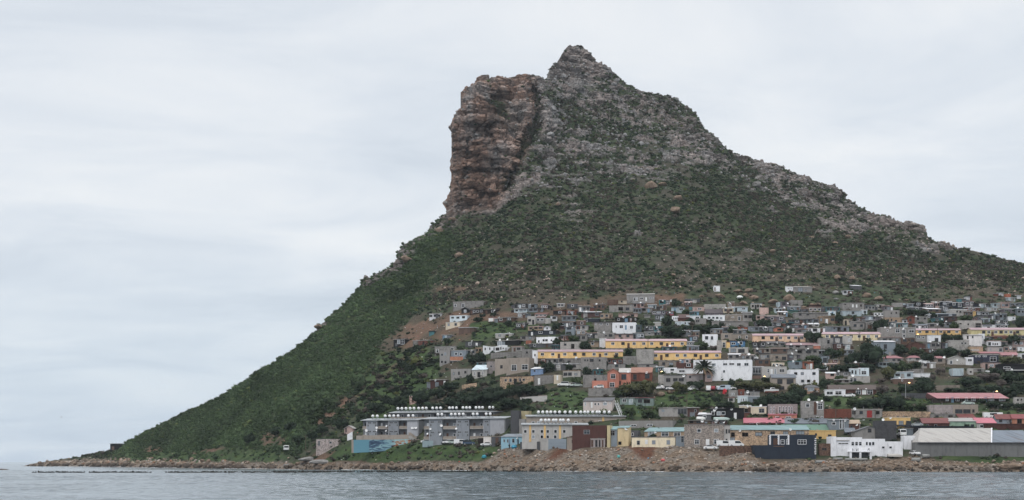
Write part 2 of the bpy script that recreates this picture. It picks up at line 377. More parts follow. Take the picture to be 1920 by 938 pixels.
vg = math_(nt, 'ADD', s1.outputs['Green'], math_(nt, 'MULTIPLY', math_(nt, 'SUBTRACT', n_fin, .5), .8))
vg = ramp(nt, vg, [(.32, (0, 0, 0)), (.55, (1, 1, 1))])
c = mix(nt, vg, c, gr)
c = mix(nt, s1.outputs['Red'], c, rock)
c = mix(nt, s2.outputs['Red'], c, redc)
nt.links.new(c, b.inputs['Base Color']); b.inputs['Roughness'].default_value = .95
b.inputs['Specular IOR Level'].default_value = .15
bump(nt, b, noise(nt, pos, 1.6, 6, .7), .8, .5)

me = grid_mesh('mountain', ALL)
_rf = ext(MASK)[..., 0]; _rf = (_rf[:-1, :-1]+_rf[1:, 1:])*.5 < .3
me.polygons.foreach_set('use_smooth', _rf.ravel())
setcol(me, 'mask', ext(MASK)); setcol(me, 'mask2', ext(MASK2))
mountain = link('mountain', me, m_land); tag(mountain, 'craggy green and grey mountain rising from the sea', 'mountain', kind='structure')

# ------------------------------------------------------------------ sea
m_sea, nt, b = newmat('sea_water')
geo = N(nt, 'ShaderNodeNewGeometry'); pos = geo.outputs['Position']
h1 = noise(nt, mapping(nt, pos, (.09, .16, 1)), 1.0, 4, .65); h2 = noise(nt, mapping(nt, pos, (.55, .9, 1)), 1.0, 4, .6)
h3 = noise(nt, mapping(nt, pos, (.018, .03, 1)), 1.0, 2, .5)
hh = math_(nt, 'ADD', math_(nt, 'MULTIPLY', h1, .5), math_(nt, 'MULTIPLY', h2, .35))
b.inputs['Base Color'].default_value = (.06, .09, .11, 1)
b.inputs['IOR'].default_value = 1.33
nt.links.new(ramp(nt, h3, [(.35, (.07, .07, .07)), (.65, (.15, .15, .15))]), b.inputs['Roughness'])
bump(nt, b, hh, .55, 1.0)
yr = list(np.arange(108, 560, .5)); st = .5
while yr[-1] < 9000: st *= 1.12; yr.append(yr[-1]+st)
yr = np.array([-300, 0.5, 60]+yr); uc = np.concatenate([[-1100, -500], np.arange(-60, 1985, 3.1), [2400, 3020]])
wy_ = np.repeat(yr[:, None], len(uc), 1); wx_ = (uc[None, :]-CX)/F*np.maximum(wy_, np.where(np.abs(uc-CX) > 1050, 700, 90)[None, :])
amp = sstep(70, 110, wy_)*(.25+.75*sstep(700, 300, wy_))*sstep(3000, 600, wy_)
gust = .55+.9*np.clip(.5+fbm(wx_/38, wy_/60, 0*wx_, 3, 7), 0, 1)
wz_ = amp*gust*(.17*fbm(wx_/2.4, wy_/1.5, 0*wx_+3, 3, 8)+.18*fbm(wx_/7.5, wy_/4.2, 0*wx_, 3, 9))
sea_me = grid_mesh('sea', np.stack([wx_, wy_, wz_], -1))
sea = link('sea', sea_me, m_sea); tag(sea, 'grey blue rippled sea water in front of the mountain', 'sea', kind='structure')

# ------------------------------------------------------------------ camera, sky, sun
cam = bpy.data.cameras.new('camera'); cam.sensor_fit = 'HORIZONTAL'; cam.sensor_width = 36; cam.lens = 36*F/1920
cam.shift_y = (HY-469)/1920; cam.clip_start = .5; cam.clip_end = 20000
co = bpy.data.objects.new('camera', cam); COL.objects.link(co); co.location = (0, 0, CH); co.rotation_euler = (math.pi/2, 0, 0)
scene.camera = co
W = bpy.data.worlds.new('World'); scene.world = W; W.use_nodes = True; nt = W.node_tree
bg = nt.nodes['Background']; out = nt.nodes['World Output']
SUN_EL, SUN_AZ = math.radians(52), math.radians(-150)     # from behind the viewer, to the left
sky = N(nt, 'ShaderNodeTexSky', sky_type='NISHITA'); sky.sun_disc = False
sky.sun_elevation = SUN_EL; sky.sun_rotation = SUN_AZ; sky.air_density = 1; sky.dust_density = 2
nt.links.new(sky.outputs['Color'], bg.inputs['Color']); bg.inputs['Strength'].default_value = .08
tc = N(nt, 'ShaderNodeTexCoord'); sep = N(nt, 'ShaderNodeSeparateXYZ'); nt.links.new(tc.outputs['Generated'], sep.inputs['Vector'])
# layered stratus: the cloud sheet seen in perspective
zc = math_(nt, 'ADD', math_(nt, 'MAXIMUM', sep.outputs['Z'], 0.0), .17)
cx = math_(nt, 'DIVIDE', sep.outputs['X'], zc); cy = math_(nt, 'DIVIDE', sep.outputs['Y'], zc)
cmb = N(nt, 'ShaderNodeCombineXYZ'); nt.links.new(cx, cmb.inputs['X']); nt.links.new(cy, cmb.inputs['Y'])
cl = noise(nt, mapping(nt, cmb.outputs['Vector'], (1.5, 2.1, 1)), 1.0, 7, .58, .6)
cl2 = noise(nt, mapping(nt, cmb.outputs['Vector'], (.35, .6, 1)), 1.0, 3, .5, .2)
cc = math_(nt, 'ADD', math_(nt, 'MULTIPLY', cl, .6), math_(nt, 'MULTIPLY', cl2, .4))
ccol = ramp(nt, cc, [(.36, (.68, .74, .815)), (.46, (.78, .832, .895)), (.54, (.865, .902, .945)), (.63, (.95, .968, .985))])
hz = ramp(nt, sep.outputs['Z'], [(0.0, (.82, .885, .95)), (.05, (.87, .925, .97)), (.13, (.98, .99, 1.0)), (.28, (1.0, 1.0, 1.0)), (.75, (1.9, 1.85, 1.8))])
ccol = mix(nt, 1.0, ccol, hz, 'MULTIPLY')
bg2 = N(nt, 'ShaderNodeBackground'); nt.links.new(ccol, bg2.inputs['Color']); bg2.inputs['Strength'].default_value = 1.0
ms = N(nt, 'ShaderNodeMixShader'); ms.inputs['Fac'].default_value = .9
nt.links.new(bg.outputs[0], ms.inputs[1]); nt.links.new(bg2.outputs[0], ms.inputs[2]); nt.links.new(ms.outputs[0], out.inputs['Surface'])
sl = bpy.data.lights.new('sun', 'SUN'); sl.energy = 1.0; sl.angle = math.radians(18); sl.color = (1, .97, .92)
so = bpy.data.objects.new('sun', sl); COL.objects.link(so)
sd = Vector((math.sin(SUN_AZ)*math.cos(SUN_EL), math.cos(SUN_AZ)*math.cos(SUN_EL), math.sin(SUN_EL)))
so.rotation_euler = sd.to_track_quat('Z', 'Y').to_euler()
scene.view_settings.view_transform = 'Standard'; scene.view_settings.look = 'None'
scene.view_settings.exposure = 0; scene.view_settings.gamma = 1; scene.view_settings.use_curve_mapping = False
scene.cycles.max_bounces = 5; scene.cycles.diffuse_bounces = 2; scene.cycles.glossy_bounces = 2; scene.cycles.volume_bounces = 1
scene.cycles.use_denoising = True; scene.cycles.denoiser = 'OPENIMAGEDENOISE'; scene.cycles.denoising_input_passes = 'RGB_ALBEDO_NORMAL'; scene.cycles.denoising_prefilter = 'ACCURATE'
# ------------------------------------------------------------------ scrub and loose stones (beyond counting)
dA = np.linalg.norm(np.cross(np.gradient(PB, axis=1), np.gradient(PB, axis=0)), axis=-1)
def ico(sub):
    import bmesh
    bm = bmesh.new(); bmesh.ops.create_icosphere(bm, subdivisions=sub, radius=1)
    V = np.array([v.co[:] for v in bm.verts]); T = np.array([[v.index for v in f.verts] for f in bm.faces]); bm.free()
    return V, T
I1 = ico(1); I2 = ico(2)
def bush_proto(seed, n_leaf=16):
    r = np.random.default_rng(seed)
    V = I1[0]*(.72+.45*r.random((len(I1[0]), 1))); V[:, 2] = V[:, 2]*.8+.35
    T = I1[1]
    L, LT = [], []
    for k in range(n_leaf):
        d = r.normal(size=3); d[2] = abs(d[2])*.9; d /= np.linalg.norm(d)
        p = d*(.8+.35*r.random()); p[2] = p[2]*.8+.35
        a, b_ = r.normal(size=3)*.30, r.normal(size=3)*.30
        LT.append([len(V)+len(L)+i for i in range(3)]); L += [p+a, p+b_, p-a*.6-b_*.4+d*.15]
    return np.concatenate([V, np.array(L)]), np.concatenate([T, np.array(LT)])
def stone_proto(seed, sub=1):
    r = np.random.default_rng(seed); I = I1 if sub == 1 else I2
    V = I[0]*(np.array([1, .8, .65])*(.8+.4*r.random(3)))
    for k in range(7 if sub == 1 else 15):
        n = r.normal(size=3); n /= np.linalg.norm(n); d = .45+.35*r.random()
        t = V@n; m = t > d; V[m] -= np.outer(t[m]-d, n)*.92
    V *= ((.94+.12*r.random((len(V), 1))) if sub == 1 else (.93+.14*r.random((len(V), 1))))
    return V, I[1]
def scatter(protos, P, SX, SZ, COLS, yaw, jit=.28, tilt=None, rnd=None):
    r = rnd or rng
    which = r.integers(0, len(protos), len(P))
    VS, TS, CS = [], [], []; off = 0
    for k, (V, T) in enumerate(protos):
        ix = np.nonzero(which == k)[0]
        if not len(ix): continue
        c, s = np.cos(yaw[ix])[:, None], np.sin(yaw[ix])[:, None]
        v = np.empty((len(ix), len(V), 3))
        x, y, z = V[:, 0][None]*SX[ix][:, None], V[:, 1][None]*SX[ix][:, None], V[:, 2][None]*SZ[ix][:, None]
        v[..., 0] = x*c-y*s; v[..., 1] = x*s+y*c; v[..., 2] = z
        if tilt is not None: v[..., 2] += v[..., 0]*tilt[ix][:, None]
        v += P[ix][:, None, :]
        VS.append(v.reshape(-1, 3))
        TS.append((T[None]+(off+np.arange(len(ix))*len(V))[:, None, None]).reshape(-1, 3)); off += len(ix)*len(V)
        cc = COLS[ix][:, None, :]*(1+jit*(r.random((len(ix), len(V), 1))*2-1))
        CS.append(cc.reshape(-1, 3))
    VS = np.concatenate(VS); TS = np.concatenate(TS); CS = np.concatenate(CS)
    return VS, TS, np.concatenate([CS, np.ones((len(CS), 1))], 1)
def attr_mat(name, rough=.95, tex=None):
    m, nt, b = newmat(name)
    a = N(nt, 'ShaderNodeVertexColor', layer_name='tone'); c = a.outputs['Color']
    if tex:
        geo = N(nt, 'ShaderNodeNewGeometry')
        c = mix(nt, 1.0, c, ramp(nt, noise(nt, geo.outputs['Position'], tex, 4, .65), [(.25, (.45, .45, .45)), (.5, (1, 1, 1)), (.75, (1.5, 1.5, 1.5))]), 'MULTIPLY')
    nt.links.new(c, b.inputs['Base Color']); b.inputs['Roughness'].default_value = rough; b.inputs['Specular IOR Level'].default_value = .12
    return m
m_scrub = attr_mat('scrub_leaves'); m_stone = attr_mat('weathered_stone', tex=2.2)
def pick(dens):
    """random points of the land with the given number per square metre"""
    w = dens*dA; tot = w.sum(); n = rng.poisson(tot)
    c = np.cumsum(w.ravel()); ix = np.minimum(np.searchsorted(c, rng.random(n)*c[-1]), w.size-1)
    return ix
FL = lambda A: A.reshape(-1, A.shape[-1]) if A.ndim == 3 else A.ravel()
fPT, fG, fU, fP, fR = FL(PT), FL(green), FL(UU), FL(PY), FL(rocky)
gf = FL(gfront); fgr = FL(grass)
# houses, roads and lawns keep the scrub away
KEEP = np.ones(UU.shape)
vis = (UU > 45)
thick = sample(region([[(640,770),(700,700),(760,650),(800,640),(830,660),(800,720),(800,770),(700,790)], [(830,735),(870,720),(930,720),(1020,728),(1000,760),(850,770)], [(560,780),(640,740),(660,780),(600,810)]], 8), *w2)
dens = vis*((.05+.07*scrubdry+.34*sstep(.25, .7, green))*(1-.74*town)*(1-.50*rocky)*(1-.45*cliffM)*(1-.95*rubble)*(1-.6*soil)+(.30*gfront+.14*thick)*(1-.8*soil)*(1-rubble)*(1-path)*(1-.9*grass*(1-gfront)))
dens *= 1-.93*soil2
strip = sample(region([[(235,852),(400,846),(530,846),(570,866),(235,868)]], 3), *w3)
dens *= 1-.88*strip*sstep(-.5, -.1, vegn)
dens *= sstep(869, 862, PY)
ix = pick(dens)
n = len(ix); g = fG[ix]; lf = gf[ix]
size = (.42+.55*rng.random(n)**1.6)*(1+.5*lf*sstep(.0, .6, FL(vegb)[ix]+.2*rng.normal(size=n)))*(1+1.5*FL(thick)[ix]*rng.random(n)); big = rng.random(n) < .05; size[big] *= 1.5
t = rng.random(n)[:, None]
dark, mid, lite, dry, yel = [np.array(c) for c in ((.019, .029, .019), (.036, .053, .029), (.056, .078, .036), (.066, .056, .046), (.09, .10, .033))]
cols = dark*(1-t)+mid*t
f = (rng.random(n) < .22)[:, None]; cols = np.where(f, lite, cols)
f = (rng.random(n) < .32*(1-lf)*(.6+.8*sstep(-.3, .3, FL(vegb)[ix]))+.25*FL(scrubdry)[ix])[:, None]; cols = np.where(f, dry*(.6+.7*t), cols)
f = (rng.random(n) < .018)[:, None]; cols = np.where(f, yel, cols)
# whole patches of one shade
sh = vnoise(fPT[ix][:, 0]/13, fPT[ix][:, 1]/13, fPT[ix][:, 2]/13, 99)[:, None]
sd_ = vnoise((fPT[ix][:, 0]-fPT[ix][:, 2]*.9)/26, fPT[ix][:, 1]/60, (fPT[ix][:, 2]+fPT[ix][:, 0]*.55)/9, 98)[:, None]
cols = cols*(1+.30*sh+.42*sd_*lf[:, None])*(1-.35*FL(thick)[ix][:, None])*(1+.30*lf[:, None]*(1-FL(thick)[ix][:, None]))
P = fPT[ix]+rng.normal(size=(n, 3))*np.array([.3, .3, 0]); P[:, 2] -= .1*size
cols = cols*(1-.55*lf[:, None])+.55*lf[:, None]*(np.array([.054, .084, .036])*(1+.45*FL(fold)[ix][:, None]*1.6+.30*sd_))*(1-.4*FL(thick)[ix][:, None])  # flank scrub lighter on fold crests, darker in hollows: relief shading put into colour
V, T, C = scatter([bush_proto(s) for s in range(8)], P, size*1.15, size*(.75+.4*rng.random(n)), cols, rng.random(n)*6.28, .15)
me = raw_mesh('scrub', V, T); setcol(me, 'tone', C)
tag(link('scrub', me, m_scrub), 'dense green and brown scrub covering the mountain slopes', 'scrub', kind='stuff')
print('scrub', n, len(T))
# pale stones of the scree and talus
dens = vis*(.032*zone*(1-cliffM)+.034*sstep(650, 500, PY)*sstep(700, 830, UU)+.006+.06*scree+.035*outc+.03*sstep(.0, .5, rk)*(1-cliffM)+.06*scrubdry+.03*soil*(1-gfront))*(1-.75*town)*(1-.8*cliffM)*sstep(300, 120, mount*0+0)*(1-.93*gfront)*sstep(866, 845, PY)
ix = pick(dens); n = len(ix)
size = (.28+.55*rng.random(n)**3)*(1+.9*FL(zone)[ix]); size[rng.random(n) < .03] *= 1.8
t = rng.random(n)[:, None]; warm = sstep(300, 620, fP[ix])[:, None]
cols = (np.array([.19, .186, .183])*(1-warm)+np.array([.32, .245, .195])*warm)*(.6+.75*t)
P = fPT[ix].copy(); P[:, 2] += size*.15
V, T, C = scatter([stone_proto(s) for s in range(8)], P, size, size, cols, rng.random(n)*6.28, .12)
me = raw_mesh('scree', V, T); setcol(me, 'tone', C)
tag(link('scree', me, m_stone), 'pale loose stones strewn over the mountain slope', 'scree', kind='stuff')
print('scree', n, len(T))
# shore: countless tumbled stones, the largest ones one by one
shd = np.interp(US, [40, 120, 300, 700, 1100, 1500, 2240], [.22, .25, .35, .55, .8, 1.0, 1.0])
dens = sstep(.3, .9, rubble)*shd[None, :]*.70*(1-.95*redearth)*(1-.75*_bank*sstep(-.05, .25, fbm(X/6, Y/6, Z/6, 3, 16))*sstep(.8, 2.5, Z))
ix = pick(dens); n = len(ix)
wet = np.clip((fPT[ix][:, 2]-.35)/1.9, 0, 1)
size = (.25+.70*rng.random(n)**2.6)*(1.25-.4*wet)*np.interp(fU[ix], [40, 560, 1000, 2240], [2.3, 1.5, 1.0, 1.0])
order = np.argsort(-size*F/fPT[ix][:, 1]); 
t = rng.random(n)[:, None]; w_ = wet[:, None]
cols = (np.array([.05, .042, .036])*(1-w_)+np.array([.26, .205, .16])*w_)*(.35+1.15*t)
f = (rng.random(n) < .22)[:, None]*w_; cols = cols*(1-f)+f*np.array([.40, .35, .31])*(.6+.5*t)
f = (rng.random(n) < .05)[:, None]*w_; cols = cols*(1-f)+f*np.array([.30, .16, .10])*(.7+.5*t)
P = fPT[ix].copy(); P[:, 2] += size*.25
low = np.setdiff1d(np.arange(n), order[:260])
V, T, C = scatter([stone_proto(s+20) for s in range(9)], P[low], size[low], size[low]*.95, cols[low], rng.random(len(low))*6.28, .15)
me = raw_mesh('shore_stones', V, T); setcol(me, 'tone', C)
tag(link('shore_stones', me, m_stone), 'tumbled brown stones covering the whole shoreline', 'stones', kind='stuff')
print('shore', n, len(T))
m_bould = []
for k, (c0, c1) in enumerate([((.10, .074, .056), (.27, .20, .15)), ((.045, .038, .033), (.13, .10, .08)), ((.13, .125, .12), (.29, .28, .27))]):
    m, nt, b = newmat(['sandstone_boulder', 'wet_boulder', 'grey_boulder'][k])
    geo = N(nt, 'ShaderNodeNewGeometry')
    f1 = noise(nt, geo.outputs['Position'], .9, 5, .65)
    nt.links.new(ramp(nt, f1, [(.3, c0), (.7, c1)]), b.inputs['Base Color']); b.inputs['Roughness'].default_value = .95; b.inputs['Specular IOR Level'].default_value = .15
    bump(nt, b, noise(nt, geo.outputs['Position'], 3, 5, .7), .6, .2)
    m_bould.append(m)
BM = {}
def boulder_mesh(k, v):
    if (k, v) not in BM:
        V, T = stone_proto(200+v, 2)
        me = raw_mesh('boulder', V, T); me.materials.append(m_bould[k]); BM[(k, v)] = me
    return BM[(k, v)]
def boulder(p, sx, sz, k, label, group, v=None, rz=None):
    o = bpy.data.objects.new('boulder', boulder_mesh(k, random.randrange(9) if v is None else v)); COL.objects.link(o)
    o.location = p; o.scale = (sx, sx, sz); o.rotation_euler = (0, 0, random.random()*6.28 if rz is None else rz)
    return tag(o, label, 'boulder', group)
SPAN = [(0, 520, 'below the green headland slope'), (520, 950, 'below the long grey apartment blocks'), (950, 1280, 'below the cream and maroon seafront houses'), (1280, 1560, 'below the navy house with white windows'), (1560, 1720, 'below the white seafront house'), (1720, 2300, 'below the long grey warehouse')]
for j in order[:260]:
    u = fU[ix[j]]
    where = [s for s in SPAN if s[0] <= u < s[1]][0][2]
    k = 1 if wet[j] < .4 else 0
    boulder(P[j], size[j]*1.25, size[j]*1.05, k, ('dark wet boulder at the waterline ' if k else 'light brown boulder in the shore rubble ')+where, 'boulders along the shore')
# boulders one can point to on the mountain: column, row, width in px, tone, words
for (px, py, w, k, words) in [
    (1222, 344, 30, 0, 'broad pale double boulder resting high on the middle slope'), (1243, 343, 18, 0, 'smaller pale boulder touching the broad double boulder'), (1272, 369, 24, 0, 'upright pinkish boulder right of the broad double boulder'),
    (1266, 390, 26, 0, 'flat slab of pinkish rock below the upright pinkish boulder'), (1047, 381, 12, 0, 'small bright boulder alone below the cliff gully'), (1420, 343, 22, 2, 'long whitish slab lying at the edge of the right ridge'),
    (848, 409, 22, 0, 'orange brown block leaning against the cliff foot'), (824, 430, 22, 0, 'second brown block below the cliff foot on the left skyline'), (860, 476, 20, 0, 'low pinkish boulder under the brown blocks of the left skyline'),
    (761, 482, 26, 0, 'large brown outcrop block on the left skyline'), (690, 526, 14, 0, 'squared rock tower standing on the left skyline'), (598, 610, 20, 0, 'brown overhanging rock jutting from the left skyline'),
    (1448, 469, 14, 0, 'rock stack on the green slope left of the other rock stacks'), (1521, 444, 14, 0, 'slim rock stack in the middle of the dark green thicket'), (1565, 455, 16, 0, 'pale rock pile at the right end of the green thicket'), (1590, 442, 12, 0, 'short dark rock stack farthest right above the scree'),
    (1598, 520, 16, 0, 'rounded boulder high above the long grey block house'), (1570, 518, 18, 0, 'flat boulder left of the rounded boulder above the settlement'), (1263, 514, 10, 0, 'small rounded boulder alone in brown scrub above the town'),
    (1384, 544, 16, 0, 'topmost pink boulder of the pile above the white tarp'), (1405, 542, 20, 0, 'wide flat pink boulder right of the pile top'), (1398, 552, 14, 0, 'small pink boulder in the middle of the pile'), (1413, 556, 20, 0, 'big round pink boulder at the right of the pile'), (1395, 566, 18, 0, 'steep pink boulder under the white tarp'), (1429, 571, 16, 0, 'orange boulder standing between bushes right of the pile'),
    (1452, 563, 26, 0, 'big brown boulder left below the house on stilts'), (1481, 556, 28, 0, 'wide tan rock face beneath the white end of the house on stilts'), (1350, 553, 20, 0, 'flat orange slab below the white hut on the slope'), (1316, 554, 10, 0, 'small round boulder left of the flat orange slab'),
    (1522, 570, 14, 0, 'tan boulder above the maroon shack, left one'), (1534, 569, 14, 0, 'tan boulder above the maroon shack, right one'), (1566, 547, 16, 2, 'pale boulder in bushes right of the house on stilts'), (1568, 560, 10, 2, 'small pale boulder below the other pale boulder on the right'),
    (1648, 558, 22, 0, 'pale flat boulder above the grey shacks on the right'), (1625, 551, 22, 0, 'tan slab at the left of the flat boulder on the right slope'), (1699, 562, 10, 0, 'orange boulder above the block wall shack'), (1664, 578, 10, 0, 'orange rock beside the red soil patch'),
    (1471, 588, 12, 0, 'pinkish boulder wedged between shacks by the green tin shack'), (1507, 575, 16, 0, 'tan boulder between the grey block house and maroon shack'),
    (1238, 737, 20, 0, 'brown rocky lump under the dark garage openings'), (1256, 733, 16, 0, 'second brown rocky lump under the garage openings'), (614, 780, 10, 0, 'brown boulder on the earth slide left of the apartments')]:
    p = at(px, py+w*.25); s = w/2/F*p.y
    boulder(p+Vector((0, 0, s*.2)), s*1.1, s*(.95 if 'stack' in words or 'tower' in words or 'upright' in words else .82), k, words, 'boulders on the mountain', v=(px*7+py) % 9, rz=(px % 7)*.5)
for (px, py, w, h, words) in [(605, 867, 60, .22, 'long smooth grey rock slab sloping to the water'), (580, 862, 46, .3, 'second smooth grey rock behind the long slab'), (540, 874, 26, .5, 'rounded grey rock at the waterline under the parked truck'),
    (80, 873, 16, .5, 'dark rounded rock at the tip of the headland'), (64, 874, 14, .45, 'farthest dark rock beyond the headland tip'), (97, 869, 12, .5, 'brown rock behind the dark rounded tip rock'), (1900, 876, 60, .35, 'large brown rock mound below the right end of the warehouse')]:
    p = at(px, py); s = w/2/F*p.y
    boulder(p+Vector((0, 0, .2)), s, s*h, 1 if px < 100 else (0 if px > 1000 else 2), words, 'boulders along the shore', v=(px) % 9, rz=.3)
o = boulder(Vector(P3(4, 881, 600)), 2.6, .55, 1, 'low black rock awash at the left edge of the sea', 'boulders along the shore', v=2, rz=.2)
o.location.z = .05
